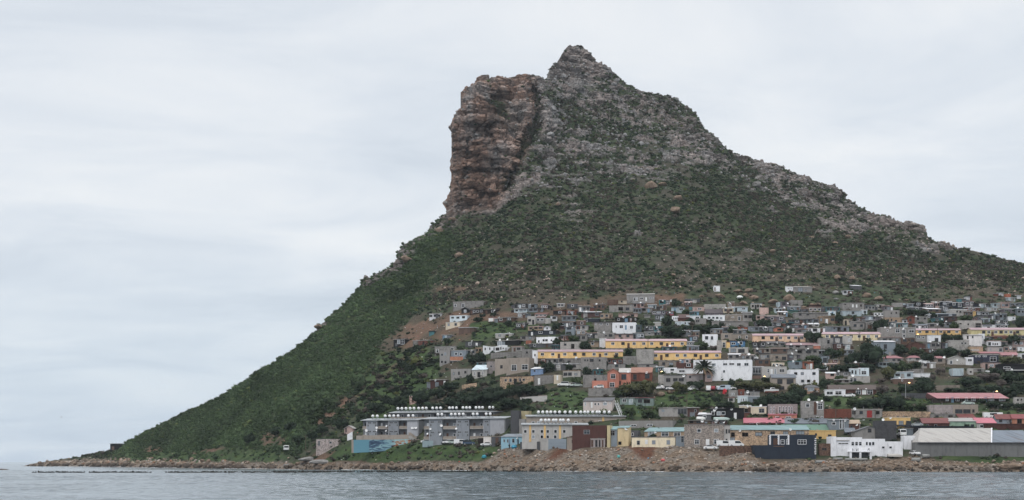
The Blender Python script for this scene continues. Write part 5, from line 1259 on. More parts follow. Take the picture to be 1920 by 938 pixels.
WORDK = {'p': 'plastered', 'b': 'block', 't': 'tin', 'm': 'timber', 's': 'stone', 'k': 'brick'}
def nameof(label, wk, w, h):
    L = label or ''
    for key, nm in (('bungalow', 'bungalow'), ('shack', 'shack'), ('hut', 'hut'), ('cabin', 'cabin'), ('cottage', 'cottage'), ('shed', 'shed'), ('garage', 'garage'), ('flats', 'flat_building'), ('tower', 'tower_house'), ('villa', 'villa'), ('ruin', 'ruin'), ('outbuilding', 'outbuilding'), ('building', 'building')):
        if key in L: return nm
    if label: return 'house'
    return 'shack' if wk in 'tm' else ('hut' if w < 4 else 'house')
ENT = []
for line in TOWN.strip().splitlines():
    if not line.strip(): continue
    spec, lab = line.split('|', 1); t = spec.split()
    lab, _, short = lab.partition('#')
    # several openings tokens: W:..., D:...
    ENT.append(dict(b=tuple(float(v) for v in t[:4]), wall=t[4], roof=t[5], ex=t[6:], label=lab.strip() or None, short=short.strip() or None))
LAND = [((1009, 1168, 656, 673), 'the left yellow terrace'), ((1136, 1288, 636, 653), 'the upper yellow terrace'), ((1224, 1352, 658, 676), 'the lower right yellow terrace'), ((1412, 1510, 626, 642), 'the salmon terrace'), ((1542, 1651, 623, 639), 'the cream terrace'),
        ((1716, 1802, 616, 629), 'the far right orange yellow terrace'), ((1821, 1924, 615, 632), 'the olive yellow terrace'), ((674, 787, 786, 824), 'the left grey apartment block'), ((787, 951, 784, 824), 'the long grey apartment block'), ((979, 1102, 794, 827), 'the flats with yellow stripes'), ((1745, 1890, 737, 756), 'the long red roofed hall'), ((1720, 1925, 803, 857), 'the warehouse'), ((1413, 1530, 815, 861), 'the navy seafront house'), ((1558, 1693, 819, 857), 'the white seafront house'), ((1306, 1334, 675, 716), 'the palm tree')]
for e in ENT:
    if e['short']: LAND.append((e['b'], 'the '+e['short']))
USED = {}
def rel(bx, lb):
    cx, cy = (bx[0]+bx[1])/2, (bx[2]+bx[3])/2; lx, ly = (lb[0]+lb[1])/2, (lb[2]+lb[3])/2
    dx, dy = cx-lx, cy-ly; ww = (lb[1]-lb[0])/2
    if abs(dx) <= ww+2: return 'below' if dy > 0 else 'above'
    if abs(dy) < 7: return 'right of' if dx > 0 else 'left of'
    return ('below right of' if dx > 0 else 'below left of') if dy > 0 else ('above right of' if dx > 0 else 'above left of')
def auto_label(bx, base, own=None):
    cx, cy = (bx[0]+bx[1])/2, (bx[2]+bx[3])/2
    def dist(l):
        b4 = l[0]; ddx = max(b4[0]-cx, 0, cx-b4[1]); ddy = max(b4[2]-cy, 0, cy-b4[3]); return ddx+1.6*ddy
    for l in sorted(LAND, key=dist)[:14]:
        if l[1] == own: continue
        s = '%s %s %s' % (base, rel(bx, l[0]), l[1])
        if len(s.split()) <= 16 and s not in USED:
            USED[s] = 1; return s
    return base
ROOFW = {'f': 'flat roofed', 'n': 'flat topped', 'm': 'sloping roofed', 'g': 'ridge roofed', 'h': 'hip roofed', 'e': 'gabled'}
for e in ENT:
    px0, px1, yt, yb = e['b']; wk, wc = e['wall'].split(':')
    ex = e['ex']
    # rows of the town: let the walls below a house run down to the ground
    nm = nameof(e['label'], wk, (px1-px0)*DAT((px0+px1)/2, yb)/F, 0)
    root, w, h = building(px0, px1, yt, yb, e['wall'], e['roof'], ex, nm)
    lab = e['label']
    if lab is None:
        big = 'wide' if w > 7.5 else ('narrow' if w < 3.6 else ('tall' if h > 3.4 else 'small'))
        rw = ROOFW[e['roof'].split(':')[0]]
        lab = auto_label(e['b'], '%s %s %s %s' % (big, COLS[wc][1], WORDK[wk] if wk != 'p' else rw, nm.replace('_', ' ')))
    tag(root, lab, {'flat_building': 'building', 'tower_house': 'house', 'villa': 'house', 'bungalow': 'house', 'cottage': 'house'}.get(nm, nm.replace('_', ' ')), 'hillside houses and shacks')
    HOUSES.append((e['b'], root))
print('houses', len(HOUSES))
# ------------------------------------------------------------------ yellow, peach and olive terraces
def terrace(px0, px1, yt, yb, ck, wins, doors, label, turn=0, base='g', D=None):
    cx, D, k, w, h = sizes(px0, px1, yt, yb, D)
    root = empty('terrace_house', P3(cx, yb, D), turn)
    rv = 3.4*k*min(1, (yb-yt)/16); d = 6.0; eave = h-rv; elev = (Vector(P3(cx, yb, D)).z+h-CH)/D
    rise = rv+d/2*max(elev, .01); hx = w/2
    MB().prism([(0, 0), (d, 0), (d, eave-.06), (d/2, eave+rise-.06), (0, eave-.06)], -hx, hx).build('wall', bmat('p', ck), root)
    MB().box(-hx-.05, hx+.05, -.03, d+.05, -2.6, -.003).build('plinth', bmat('b', base), root)
    sl = rise/(d/2); ov = .22
    MB().prism([(-ov, eave-sl*ov-.04), (d/2, eave+rise-.04), (d+ov, eave-sl*ov-.04), (d+ov, eave-sl*ov+.06), (d/2, eave+rise+.07), (-ov, eave-sl*ov+.06)], -hx-.2, hx+.2).build('roof', bmat('r', 'pkr'), root)
    for x in wins:
        window(root, (x-cx)*k, eave*.46, 1.25, min(1.0, eave*.36), 0, random.choice('wwd'))
    for x in doors:
        door(root, (x-cx)*k, .05, 1.0, min(2.0, eave*.72), 0, 1)
    tag(root, label, 'terraced house', 'long low terraces with pinkish roofs')
    HOUSES.append(((px0, px1, yt, yb), root)); return root
terrace(1009, 1168, 656, 673, 'yy', [1017, 1036.5, 1059, 1078, 1094.5, 1114, 1136, 1156], [1048, 1125], 'yellow terrace on the left with pinkish roof above grey block ruins', base='br2')
terrace(1136, 1288, 636, 653, 'yy', [1149, 1168, 1189, 1207, 1222, 1240, 1261, 1279], [1178.5, 1251], 'upper yellow terrace with pinkish roof behind the blank block house')
terrace(1224.5, 1352, 658, 675.5, 'yy', [1229.5, 1250.5, 1270, 1284.5, 1304, 1325, 1344], [1240, 1314], 'lower right yellow terrace with pinkish roof above the palm tree')
terrace(1412, 1510, 626, 641.5, 'pch', [1431, 1447, 1463.5, 1479, 1492, 1503], [1456, 1498], 'peach terrace with pinkish roof left of a big round tree', base='mr')
terrace(1542, 1651, 623, 639, 'cy', [1551, 1560, 1569, 1584, 1596, 1611, 1628, 1643.5], [1620], 'cream yellow terrace with pinkish roof right of a big round tree')
terrace(1716.5, 1802, 616.5, 628.5, 'yy', [1724.5, 1738, 1750, 1764, 1779, 1794], [1771], 'short orange yellow terrace right of the unfinished house')
terrace(1821, 1924, 615, 631, 'ylo', [1844.5, 1854, 1867, 1877, 1886, 1895.5, 1908], [1861, 1902], 'olive yellow terrace at the right edge with pinkish roof')

# ------------------------------------------------------------------ solar water heaters (panel frame on the roof, white tank on top)
_SH = MB().prism([(-.5, 0), (.85, .85), (.85, .93), (-.5, .08)], -.75, .75).tube((.7, 1.0, -.1), (.7, 1.0, .95), .04).tube((-.7, 1.0, -.1), (-.7, 1.0, .95), .04).mesh('water_heater'); _SH.materials.append(plain('solar_panel_grey', (.10, .12, .15), .3, .5))
_t = MB().tube((-.8, .75, 1.28), (.8, .75, 1.28), .52, .52, 14); _t = _t.mesh('tank', True); _t.materials.append(plain('tank_white', (.82, .82, .82), .35, .5))
def heater(roof, x, y, z, rz=0):
    o = link('water_heater', _SH, None, roof, (x, y, z)); o.rotation_euler = (0, 0, rz); link('tank', _t, None, o); return o
GREY_A = ('p', 'ag')
COLS.update({'ag': ('8a8f97', 'grey'), 'al': ('a5a6ad', 'pale grey'), 'am': ('75777c', 'grey'), 'rfg': ('9aa0a4', 'grey'), 'mu': ('83989e', 'pale blue')})
def flats(px0, px1, yt, yb, bays, label, geysers, storeys=2, gslope=None, D=None, back=7.0, heater_rows=0, name='apartment_block', dishes=()):
    cx, D, k, w, h = sizes(px0, px1, yt, yb, D)
    turn = math.atan2(DAT(cx+20, yb)-DAT(cx-20, yb), 40*k)*.45
    root = empty(name, P3(cx, yb, D-3), turn)
    hx = w/2; pr = 1.5; fl = h/storeys
    MB().box(-hx, hx, pr, back, -2.5, h-.3).build('wall', bmat('p', 'am'), root)
    for (a, b_, kind) in bays:
        xa, xb = (a-cx)*k, (b_-cx)*k
        if kind in 'spd':
            mt = bmat('p', {'s': 'ag', 'p': 'al', 'd': 'dg'}[kind])
            MB().box(xa+.12, xb-.12, 0, pr+.02, -2.5, h-.31).build('bay', mt, root)
            if kind == 's':
                for f in range(storeys):
                    z = f*fl
                    n = 1 if xb-xa < 3.4 else 2
                    for sgn in ((-1, 1) if n == 2 else (1,)):
                        xc = (xa+xb)/2+sgn*((xb-xa)/2-1.0) if n == 2 else (xa+xb)/2
                        window(root, xc-sgn*.2, z+fl*.60, 1.3, .4, 0, 'g', 1)
                        window(root, xc+sgn*.35, z+fl*.26, .4, .7, 0, 'g', 0)
            MB().box(xa-.10, xa+.10, -.04, pr+.03, -2.4, h-.32).build('pilaster', bmat('p', 'al'), root)
        else:
            for f in range(storeys):
                z = f*fl
                bo = MB().box(xa+.1, xb-.1, .1, pr-.002, z-.22, z-.02).build('balcony', bmat('p', 'lg'), root)
                MB().box(xa+.12, xb-.12, .1, .22, z-.018, z+.95).build('balustrade', bmat('p', 'tg'), bo)
                nd = max(1, int((xb-xa)/2.0))
                for i in range(nd):
                    x = xa+(xb-xa)*(i+.5)/nd
                    if i % 2 == 0: door(root, x, z+.02, .85, min(2.1, fl*.72), pr, 1 if kind == 'o' else None)
                    else: window(root, x, z+1.0, .9, .9, pr, 'w')
    rs = .9
    roof = MB().prism([(-.5, h-.28), (back+.4, h-.28+rs), (back+.4, h-.28+rs+.16), (-.5, h-.12)], -hx-.4, hx+.4).build('roof', bmat('r', 'rfg'), root)
    for (gx, gy) in geysers:
        y = back*.5*(1-gy); heater(roof, (gx-cx)*k, y, h-.1+(y+.5)*rs/(back+.9), math.pi/2-turn)
    for (x, y) in dishes: dish(root, (x-cx)*k, -.35, (yb-y)*k)
    tag(root, label, 'apartments', 'grey apartment blocks with white roof tanks'); HOUSES.append(((px0, px1, yt, yb), root))
    return root
flats(674, 787, 787.5, 820, [(675, 684, 'b'), (684, 706, 's'), (706, 728, 'b'), (728, 749, 's'), (749, 766, 'o'), (766, 787, 'p')], 'left grey apartment block with white roof tanks above the blue mural wall',
      [(695, .2), (704, .2), (720, .2), (729, .2), (737.5, .2), (746, .2), (767, .2), (776, .2)], dishes=[(705, 802), (705, 807), (725, 799), (724, 808), (776, 803), (780, 803), (784, 803), (684, 807)])
flats(787, 951, 784.5, 823, [(788, 800, 'b'), (800, 827, 's'), (827, 855, 'b'), (855, 881, 's'), (881, 909, 'b'), (909, 923, 's'), (923, 951, 'p')], 'long grey apartment block with white roof tanks behind the parked cars',
      [(816, .2), (824, .2), (843, .2), (851, .2), (859, .2), (867, .2), (887, .2), (895, .2), (913, .2), (921, .2)], dishes=[(803, 804), (797, 813), (823, 814), (825, 798), (855, 804)])
flats(722, 957, 772.5, 800, [(723, 752, 'b'), (752, 780, 'b'), (780, 806, 'b'), (806, 836, 'b'), (836, 866, 'b'), (866, 904, 'b'), (904, 931, 'b'), (931, 945, 'd'), (945, 957, 'b')], 'rear grey apartment block showing only its roof and upper balconies',
      [(736, .1), (744, .1), (752.5, .1), (761, .1), (769, .1), (778.5, .1), (786.5, .1), (794, .1), (807, .1), (815, .1), (823, .1), (841, .1), (847.5, .1), (855, .1), (868, .1), (875, .1), (881.5, .1), (894, .1), (900.5, .1), (907, .1), (921, .1), (928, .1), (934.5, .1), (948, .1), (953, .1)], D=DAT(840, 823)+19)
def stripes(px0, px1, yt, yb, ys, geysers, label, D=None, wins=(), ck='lg', stc='yy2', dep=7):
    cx, D, k, w, h = sizes(px0, px1, yt, yb, D); root = empty('apartment_block', P3(cx, yb, D)); hx = w/2
    MB().box(-hx, hx, 0, dep, -2.9, h-.3).build('wall', bmat('p', ck), root)
    for x in ys: MB().box((x-cx)*k-.35, (x-cx)*k+.35, -.12, .05, -.5, h-.32).build('stripe', bmat('p', 'yy'), root)
    roof = MB().prism([(-.5, h-.28), (dep+.3, h+.45), (dep+.3, h+.6), (-.5, h-.12)], -hx-.3, hx+.3).build('roof', bmat('r', 'rfg'), root)
    for gx in geysers: heater(roof, (gx-cx)*k, 2.2, h+.1, math.pi/2)
    for (x, y) in wins: window(root, (x-cx)*k, (yb-y)*k, .9, 1.0, 0, 'w')
    tag(root, label, 'apartments', 'grey apartment blocks with white roof tanks'); HOUSES.append(((px0, px1, yt, yb), root)); return root
stripes(979, 1102, 795.5, 826, [994, 1021.5, 1050], [1019, 1027, 1033.5, 1042, 1047, 1055.5, 1060.5, 1070], 'pale grey flats with three yellow wall stripes and roof tanks', wins=[(1000, 812), (1016, 812), (1027, 812), (1041.5, 812), (985, 812), (1058, 812), (1000, 822), (1016, 822), (1027, 822), (1041, 822)])
r_ = stripes(987, 1173, 780, 802, [1131], [1014, 1022, 1030, 1037, 1045, 1053.5, 1064, 1073.5, 1084, 1093.5, 1101, 1107, 1116, 1124, 1128.5, 1138, 1147], 'rear striped flats with a long row of white roof tanks', D=DAT(1040, 826)+12, wins=[(1000, 796), (1010, 796), (1080, 796), (1125, 795)], ck='tg')

# ------------------------------------------------------------------ seafront buildings built by hand
def put(px0, px1, yt, yb, name, D=None):
    cx, D, k, w, h = sizes(px0, px1, yt, yb, D)
    o = empty(name, P3(cx, yb, D)); HOUSES.append(((px0, px1, yt, yb), o)); return o, cx, D, k, w, h
# navy house
o, cx, D, k, w, h = put(1413, 1530, 815, 861, 'house')
X_ = lambda p: (p-cx)*k
Zf = lambda y: (861-y)*k
MB().poly([(X_(1413), 0, Zf(835)), (X_(1447), 0, Zf(835)), (X_(1447), 0, Zf(815.5)), (X_(1530), 0, Zf(815.5)), (X_(1530), 0, -2), (X_(1420), 0, -2), (X_(1413), 8, Zf(835)), (X_(1447), 8, Zf(835)), (X_(1447), 8, Zf(815.5)), (X_(1530), 8, Zf(815.5)), (X_(1530), 8, -2), (X_(1420), 8, -2)],
   [(0, 5, 4, 3, 2, 1), (6, 7, 8, 9, 10, 11), (0, 1, 7, 6), (1, 2, 8, 7), (2, 3, 9, 8), (3, 4, 10, 9), (4, 5, 11, 10), (5, 0, 6, 11)]).build('wall', bmat('p', 'nv'), o)
for x in (1444, 1460, 1478.5, 1529):
    qm = MB()
    for i in range(9):
        z = Zf(834)+i*(Zf(816)-Zf(834))/9 if x < 1500 else Zf(852)+i*(Zf(820)-Zf(852))/9
        qm.box(X_(x)-.22-(.12 if i % 2 else 0), X_(x)+.22, -.1, .05, z, z+.30)
    qm.build('quoin', M_FR['w'], o)
MB().box(X_(1443), X_(1479), -.12, .0, Zf(816.5), Zf(815)).build('cornice', M_FR['w'], o)
for (a, b_, c, d) in [(1463.5, 1471, 824, 833), (1474, 1479, 823, 833), (1495.5, 1512, 824, 833)]: window(o, X_((a+b_)/2), Zf(d), (b_-a)*k-.2, (d-c)*k-.2, 0, 'w', 0)
door(o, X_(1454), Zf(834.5), 1.3, 2.0, 0, 1)
MB().box(X_(1450), X_(1470), -.16, -.02, Zf(838), Zf(836.5)).build('ledge', bmat('p', 'br'), o)
tag(o, 'dark navy seafront house with white framed windows and white quoin strips', 'house', 'seafront houses')
# white seafront house with terrace
o, cx, D, k, w, h = put(1558, 1693, 819, 856, 'house')
X_ = lambda p: (p-cx)*k
Zf = lambda y: (856-y)*k
MB().box(X_(1558), X_(1568), 0, 7, -2, Zf(818.5)).box(X_(1568), X_(1617), .4, 7.1, -2, Zf(820)).box(X_(1617), X_(1660), .4, 7, -2, Zf(823)).box(X_(1660), X_(1693), .15, 6.8, -2, Zf(828)).build('wall', bmat('p', 'w'), o)
MB().box(X_(1569), X_(1593), .1, .42, Zf(826.5), Zf(825.3)).build('ledge', bmat('p', 'lg'), o)
for (a, b_, c, d) in [(1572, 1591.5, 830.5, 832.8), (1596.5, 1602.5, 828, 835.5), (1603.5, 1609.5, 828, 835.5), (1610.5, 1616.5, 828, 835.5), (1623.5, 1628, 828.5, 835), (1629, 1634.5, 828.5, 835.5), (1635, 1640.5, 828.5, 835)]: window(o, X_((a+b_)/2), Zf(d), (b_-a)*k-.15, (d-c)*k-.1, .4, 'w', 0)
for (a, b_) in [(1653.5, 1659.5), (1667, 1673)]: window(o, X_((a+b_)/2), Zf(841), (b_-a)*k-.15, .55, .15 if a > 1660 else .4, 'w', 0)
door(o, X_(1620), Zf(843.5), .8, 2.0, .4, 0)
t = MB().box(X_(1590), X_(1632), -2.6, .402, Zf(848), Zf(846.5)).build('terrace', bmat('p', 'w'), o)
for x in (1592, 1610, 1629.5): MB().box(X_(x)-.3, X_(x)+.3, -2.5, -1.9, -1.5, Zf(848)-.002).build('pillar', bmat('p', 'w'), t)
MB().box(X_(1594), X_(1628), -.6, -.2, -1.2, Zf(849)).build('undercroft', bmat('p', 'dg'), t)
tag(o, 'white seafront house with a raised terrace on three white pillars', 'house', 'seafront houses')
for (x, nm, lb) in ((1601, 'table', 'grey outdoor table on the white house terrace'),):
    tb = empty('table', Vector((o.location.x+X_(x), o.location.y-1.4, o.location.z+Zf(846.5))))
    MB().box(-.7, .7, -.4, .4, .70, .76).build('tabletop', M_FR['g'], tb)
    for sx in (-.6, .6): MB().box(sx-.06, sx+.06, -.3, .3, 0, .699).build('leg', M_FR['g'], tb)
    tag(tb, lb, 'table')
for i, x in enumerate((1598, 1605.5, 1626.5)):
    ch = empty('chair', Vector((o.location.x+X_(x), o.location.y-1.5, o.location.z+Zf(846.5))), [1.5, -1.5, -.4][i])
    MB().box(-.28, .28, -.28, .28, .40, .46).build('seat', M_FR['g'], ch); MB().box(-.28, .28, .24, .30, .46, .95).build('backrest', M_FR['g'], ch)
    for (a, b_) in ((-.24, -.24), (.24, -.24), (-.24, .24), (.24, .24)): MB().box(a-.03, a+.03, b_-.03, b_+.03, 0, .4).build('leg', M_FR['g'], ch)
    tag(ch, ['grey chair at the left of the terrace table', 'grey chair at the right of the terrace table', 'grey chair standing alone at the right end of the white terrace'][i], 'chair', 'chairs on the white terrace')
# warehouse: two roofs side by side
for (a, b_, ca, lb, ytp) in ((1720, 1857, 'wrl', 'long grey warehouse with pale ribbed roof on the right shore', 803), (1857, 1932, 'wrb', 'warehouse bay with blue grey roof at the right edge', 807)):
    COLS.update({'wrl': ('a9a49e', 'pale grey'), 'wrb': ('737f8d', 'blue grey'), 'wwl': ('6d6d6d', 'grey')})
    o, cx, D, k, w, h = put(a, b_, ytp, 856, 'warehouse', DAT(1800, 856))
    hx = w/2; ev = (856-829.5)*k; rise = (829.5-ytp)*k; dd = 8.0; rise += dd*((CH+2+h)/D if False else .02)
    MB().box(-hx, hx, 0, 16, -2, ev-.02).build('wall', bmat('p', 'wwl'), o)
    for i in range(6 if a < 1800 else 3):
        x = -hx+w*(i+.02)/(6 if a < 1800 else 3); MB().box(x, x+.35, -.08, .02, -1, ev-.03).build('pilaster', bmat('p', 'wwl'), o)
    li = 15*k if a < 1800 else -15*k
    m = MB().poly([(-hx-.1, -.5, ev), (hx+(0 if a < 1800 else .3), -.5, ev), (hx-.0+(16*k if a < 1800 else .3), dd, ev+rise), (-hx+(18*k if a < 1800 else 16*k), dd, ev+rise),
                   (-hx-.1, 16.5, ev), (hx+(0 if a < 1800 else .3), 16.5, ev)], [(0, 1, 2, 3), (3, 2, 5, 4), (0, 3, 4), (1, 5, 2), (0, 4, 5, 1)])
    rf = m.build('roof', bmat('r', ca), o)
    if a < 1800:
        MB().poly([(hx-.02, -.62, ev+.05), (hx+.35, -.62, ev+.05), (hx+16*k+.35, dd, ev+rise+.12), (hx+16*k-.02, dd, ev+rise+.12), (hx-.02, -.62, ev-.1), (hx+.35, -.62, ev-.1)], [(0, 1, 2, 3), (0, 4, 5, 1)]).build('flashing', bmat('p', 'w'), rf)
    MB().box(-hx, hx, -.55, -.45, ev-.25, ev+.02).build('gutter', bmat('p', 'dg'), o)
    tag(o, lb, 'warehouse', 'warehouse on the right shore')

# ------------------------------------------------------------------ walls and fences
def wall(pts, h, th, mat, label, name='wall', cat='wall', group='walls and fences', extend=1.5, capmat=None, D=None):
    """pts: columns, rows of the foot of the wall; h in px of height at each point (or one number)"""
    hs = h if isinstance(h, (list, tuple)) else [h]*len(pts)
    P = [Vector(P3(p[0], p[1], DAT(*p) if D is None else D)) for p in pts]; o0 = P[0].copy(); m = MB()
    for a, b_, ha, hb in zip(P[:-1], P[1:], hs[:-1], hs[1:]):
        ha, hb = ha*a.y/F, hb*b_.y/F; q, r = a-o0, b_-o0; t = Vector((0, th, 0))
        m.poly([tuple(q-Vector((0, 0, extend))), tuple(r-Vector((0, 0, extend))), tuple(r+t-Vector((0, 0, extend))), tuple(q+t-Vector((0, 0, extend))), tuple(q+Vector((0, 0, ha))), tuple(r+Vector((0, 0, hb))), tuple(r+t+Vector((0, 0, hb))), tuple(q+t+Vector((0, 0, ha)))],
               [(0, 1, 5, 4), (2, 3, 7, 6), (1, 2, 6, 5), (3, 0, 4, 7), (4, 5, 6, 7), (0, 3, 2, 1)])
    o = m.build(name, mat, None, o0); return tag(o, label, cat, group)
# mural wall under the left apartments
m_mur, nt, b = newmat('painted_mural')
tc = N(nt, 'ShaderNodeTexCoord'); sx = N(nt, 'ShaderNodeSeparateXYZ'); nt.links.new(tc.outputs['Object'], sx.inputs[0])
fx = math_(nt, 'DIVIDE', sx.outputs[0], 24.0)
nz = noise(nt, mapping(nt, tc.outputs['Object'], (.35, 1, .9)), 1.0, 3, .6, 1.5)
sw = ramp(nt, nz, [(.38, (.02, .045, .09)), (.47, (.05, .10, .17)), (.55, (.16, .29, .35)), (.68, (.25, .40, .44))])
c = mix(nt, ramp(nt, fx, [(.23, (1, 1, 1)), (.25, (0, 0, 0))]), sw, (.11, .26, .33))
c = mix(nt, ramp(nt, fx, [(.58, (0, 0, 0)), (.66, (1, 1, 1))]), c, ramp(nt, nz, [(.40, (.22, .08, .05)), (.47, (.45, .24, .12)), (.52, (.30, .48, .52)), (.7, (.36, .55, .58))]))
nt.links.new(c, b.inputs['Base Color']); b.inputs['Roughness'].default_value = .85
wall([(663, 842), (700, 840), (735, 837.5), (770, 832)], [17, 15.5, 13, 8.5], .4, m_mur, 'wall painted with a blue mural under the left apartments', D=DAT(715, 836)-5)
wall([(659, 842), (663, 842)], [18, 17], .6, bmat('p', 'tg'), 'short grey end pier at the left end of the mural wall', D=DAT(715, 836)-5)
wall([(668, 825), (775, 823)], [8, 7.5], .25, bmat('p', 'tg'), 'grey parapet wall between the mural and the left apartments', D=DAT(715, 836)-3.5)
wall([(792, 831), (895, 831)], [4.5, 4.5], .25, bmat('p', 'mu'), 'low pale blue wall behind the parked cars', D=DAT(840, 829))
wall([(651, 827), (661, 824)], [12, 15], .25, bmat('p', 'w'), 'small white wall left of the mural wall')
wall([(1545, 784.5), (1597, 784.5)], 17.5, .5, bmat('s', 'rst') if False else bmat('k', 'rd'), 'brown brick retaining wall between the dark slot house and red door house')
wall([(1654, 783), (1745, 783)], [11.5, 11], .5, bmat('s', 'tn'), 'brown stone retaining wall behind the bright yellow house')
wall([(1349, 851), (1412, 851)], [15, 14.5], .5, bmat('s', 'br'), 'brown stone wall in front of the parked white vans')
wall([(1012, 841), (1028, 841)], [19, 19], .25, bmat('p', 'lg'), 'pale grey yard wall panel below the striped flats')
wall([(1028, 841), (1062, 840)], [18, 17], .25, bmat('p', 'bg'), 'blue grey yard wall right of the pale panel')
wall([(975, 842), (1012, 842)], [13, 14], .2, bmat('m', 'dg'), 'dark yard fence left of the pale wall panel', 'fence', 'fence')
wall([(975, 755), (1026, 754)], [10, 12], 1.2, bmat('p', 'lg'), 'ruined pale terrace wall below the parked white cars')
wall([(1009, 752), (1026, 741.5)], [11, 1], 1.2, bmat('b', 'tg'), 'sloping broken block wall right of the ruined terrace')
wall([(866, 731), (894, 726)], [9, 8], .6, bmat('s', 'tn'), 'tan stone retaining wall in the bushes below the blue roofed cottage')
wall([(920, 673), (978, 671)], [11, 12], .3, bmat('b', 'g'), 'grey block wall in front of the curved white house')
wall([(1387, 711.5), (1429, 711.5)], [7, 7], .3, bmat('p', 'br'), 'low brown garden wall under the very large white house')
wall([(1699, 699), (1732, 699)], [7, 7], .3, bmat('b', 'g'), 'grey block wall left of the bare trees')
wall([(1754, 733), (1800, 733)], [10, 11], .2, bmat('m', 'tg'), 'weathered wooden fence behind the long red roofed hall', 'fence', 'fence')
wall([(1690, 747), (1745, 748)], [10, 10], .12, bmat('m', 'dg'), 'dark mesh fence left of the long red roofed hall', 'fence', 'fence')
wall([(1848, 698), (1875, 698)], [3, 3], .3, bmat('p', 'w'), 'short white wall by the black long house')
wall([(1834, 779), (1852, 779)], [7, 7], .25, bmat('p', 'tg'), 'brown yard wall right of the sliding glass house')
wall([(892, 668), (960, 668)], [3.5, 3.5], .3, bmat('b', 'g'), 'low block wall under the orange balcony wing') if False else None
# concrete stairs by the apartments
o = empty('stairs', P3(766, 831, DAT(715, 836)-4)); D = DAT(715, 836)-4; k = D/F
MB().prism([(0, 14*k), (4*k, 14*k), (22*k, 0), (17*k, 0), (0, 10*k)], 0, 1.6, 'y').build('flight', bmat('p', 'lg'), o)
MB().prism([(0, 20*k), (4*k, 20*k), (23*k, 5*k), (22*k, 0.1), (4*k, 14.2*k), (0, 14.2*k)], -.15, -.01, 'y').build('balustrade', bmat('p', 'tg'), o)
tag(o, 'concrete outside stairs between the two grey apartment blocks', 'stairs')
# orange balcony on posts
o = empty('balcony', P3(856, 676, DAT(856, 676)-2)); k = (DAT(856, 676)-2)/F
MB().box(-12*k, 12*k, -.2, 2.4, -.25, 0).build('deck', bmat('p', 'lg'), o); MB().box(-12*k, 12*k, -.2, 0, .002, 7*k).build('balustrade', bmat('k', 'or2'), o)
for x in (-7, 2, 10): MB().box(x*k-.15, x*k+.15, 0, .3, -3.6, -.252).build('post', bmat('p', 'lg'), o)
tag(o, 'orange brick balcony on posts in front of the blue grey wing', 'balcony')
# white steel stair on the slope
o = empty('steel_stair', P3(1160, 780, DAT(1160, 780)), .15); k = DAT(1160, 780)/F
for dx in (-2.2, 2.2):
    MB().tube((-5*k+dx*k, 0, 24*k), (4*k+dx*k, -.6, 0), .12).build('stringer', M_DISH, o)
    MB().tube((-5*k+dx*k, 0, 24*k+1), (4*k+dx*k, -.6, 1), .05).build('handrail', M_DISH, o)
for i in range(8):
    t = i/7; MB().box(-5*k+9*k*t-2.2*k, -5*k+9*k*t+2.2*k, -.5, .1, 24*k*(1-t)-.05, 24*k*(1-t)+.02).build('step', M_DISH, o)
tag(o, 'white steel stair leaning on the green slope right of the pink house', 'stairs')
# pale container
o = empty('shipping_container', P3(1796.5, 706.5, DAT(1796.5, 706.5))); k = DAT(1796.5, 706.5)/F
MB().box(-10.5*k, 10.5*k, 0, 5, .3, 15.5*k).build('body', bmat('t', 'pb'), o)
for x in (-10.5, 10.1): MB().box(x*k, (x+.5)*k, -.05, .1, .25, 15.6*k).build('corner_post', bmat('p', 'lg'), o)
MB().box(-10.4*k, 10.4*k, .3, 4.5, -1.5, .299).build('base', bmat('p', 'dg'), o)
tag(o, 'pale blue steel container standing on bare earth between trees', 'container')
# long red roofed hall and the black long house
o, cx, D, k, w, h = put(1745, 1890, 737, 755, 'hall')
MB().box(-w/2+.8, w/2-.8, 0, 9, -2, h-1.75).build('wall', bmat('k', 'bd'), o)
ev = h-1.9; el = (Vector(P3(cx, 755, D)).z+h)/D
MB().poly([(-w/2+11*k, -.8, ev), (w/2+.3, -.8, ev), (w/2-9*k, 4.5, h+4.5*el), (-w/2-.2, 4.5, h+4.5*el), (-w/2+.2, 9.8, ev), (w/2, 9.8, ev)], [(0, 1, 2, 3), (3, 2, 5, 4), (0, 3, 4), (1, 5, 2), (0, 4, 5, 1)]).build('roof', bmat('r', 'pkd') if 'pkd' in COLS else bmat('r', 'rr'), o)
for i, x in enumerate(np.linspace(1762, 1882, 13)): MB().box((x-cx)*k-.07, (x-cx)*k+.07, -.6, -.45, -1, ev-.02).build('post', M_FR['d'], o)
for (x, ww, ps) in [(1776, .9, 2), (1825, 1.4, 2), (1858, 2.0, 2), (1879, 1.9, 2), (1795, 1.2, 0), (1840, 1.2, 0), (1812, .8, 2)]: window(o, (x-cx)*k, .6, ww, 1.1, 0, 'w', ps)
for x in (1786, 1848): door(o, (x-cx)*k, 0, .9, 1.9)
tag(o, 'long low hall with a wide faded red roof above green lawn', 'hall')
o, cx, D, k, w, h = put(1873, 1930, 683, 698, 'house')
MB().box(-w/2, w/2, 0, 6, -2, h-.1).build('wall', bmat('m', 'bk'), o); MB().box(-w/2-.1, w/2, -.3, 6.2, h-.098, h+.1).build('roof', bmat('r', 'bk'), o)
window(o, (1888-cx)*k, h*.45, 2.4, .6, 0, 'w'); dish(o, (1897-cx)*k, -.3, h*.3)
MB().box((1885-cx)*k, (1924-cx)*k, -1.6, 0, h*.20, h*.26).build('awning', M_DISH, o)
tag(o, 'long black house with white awning strip at the right edge', 'house')
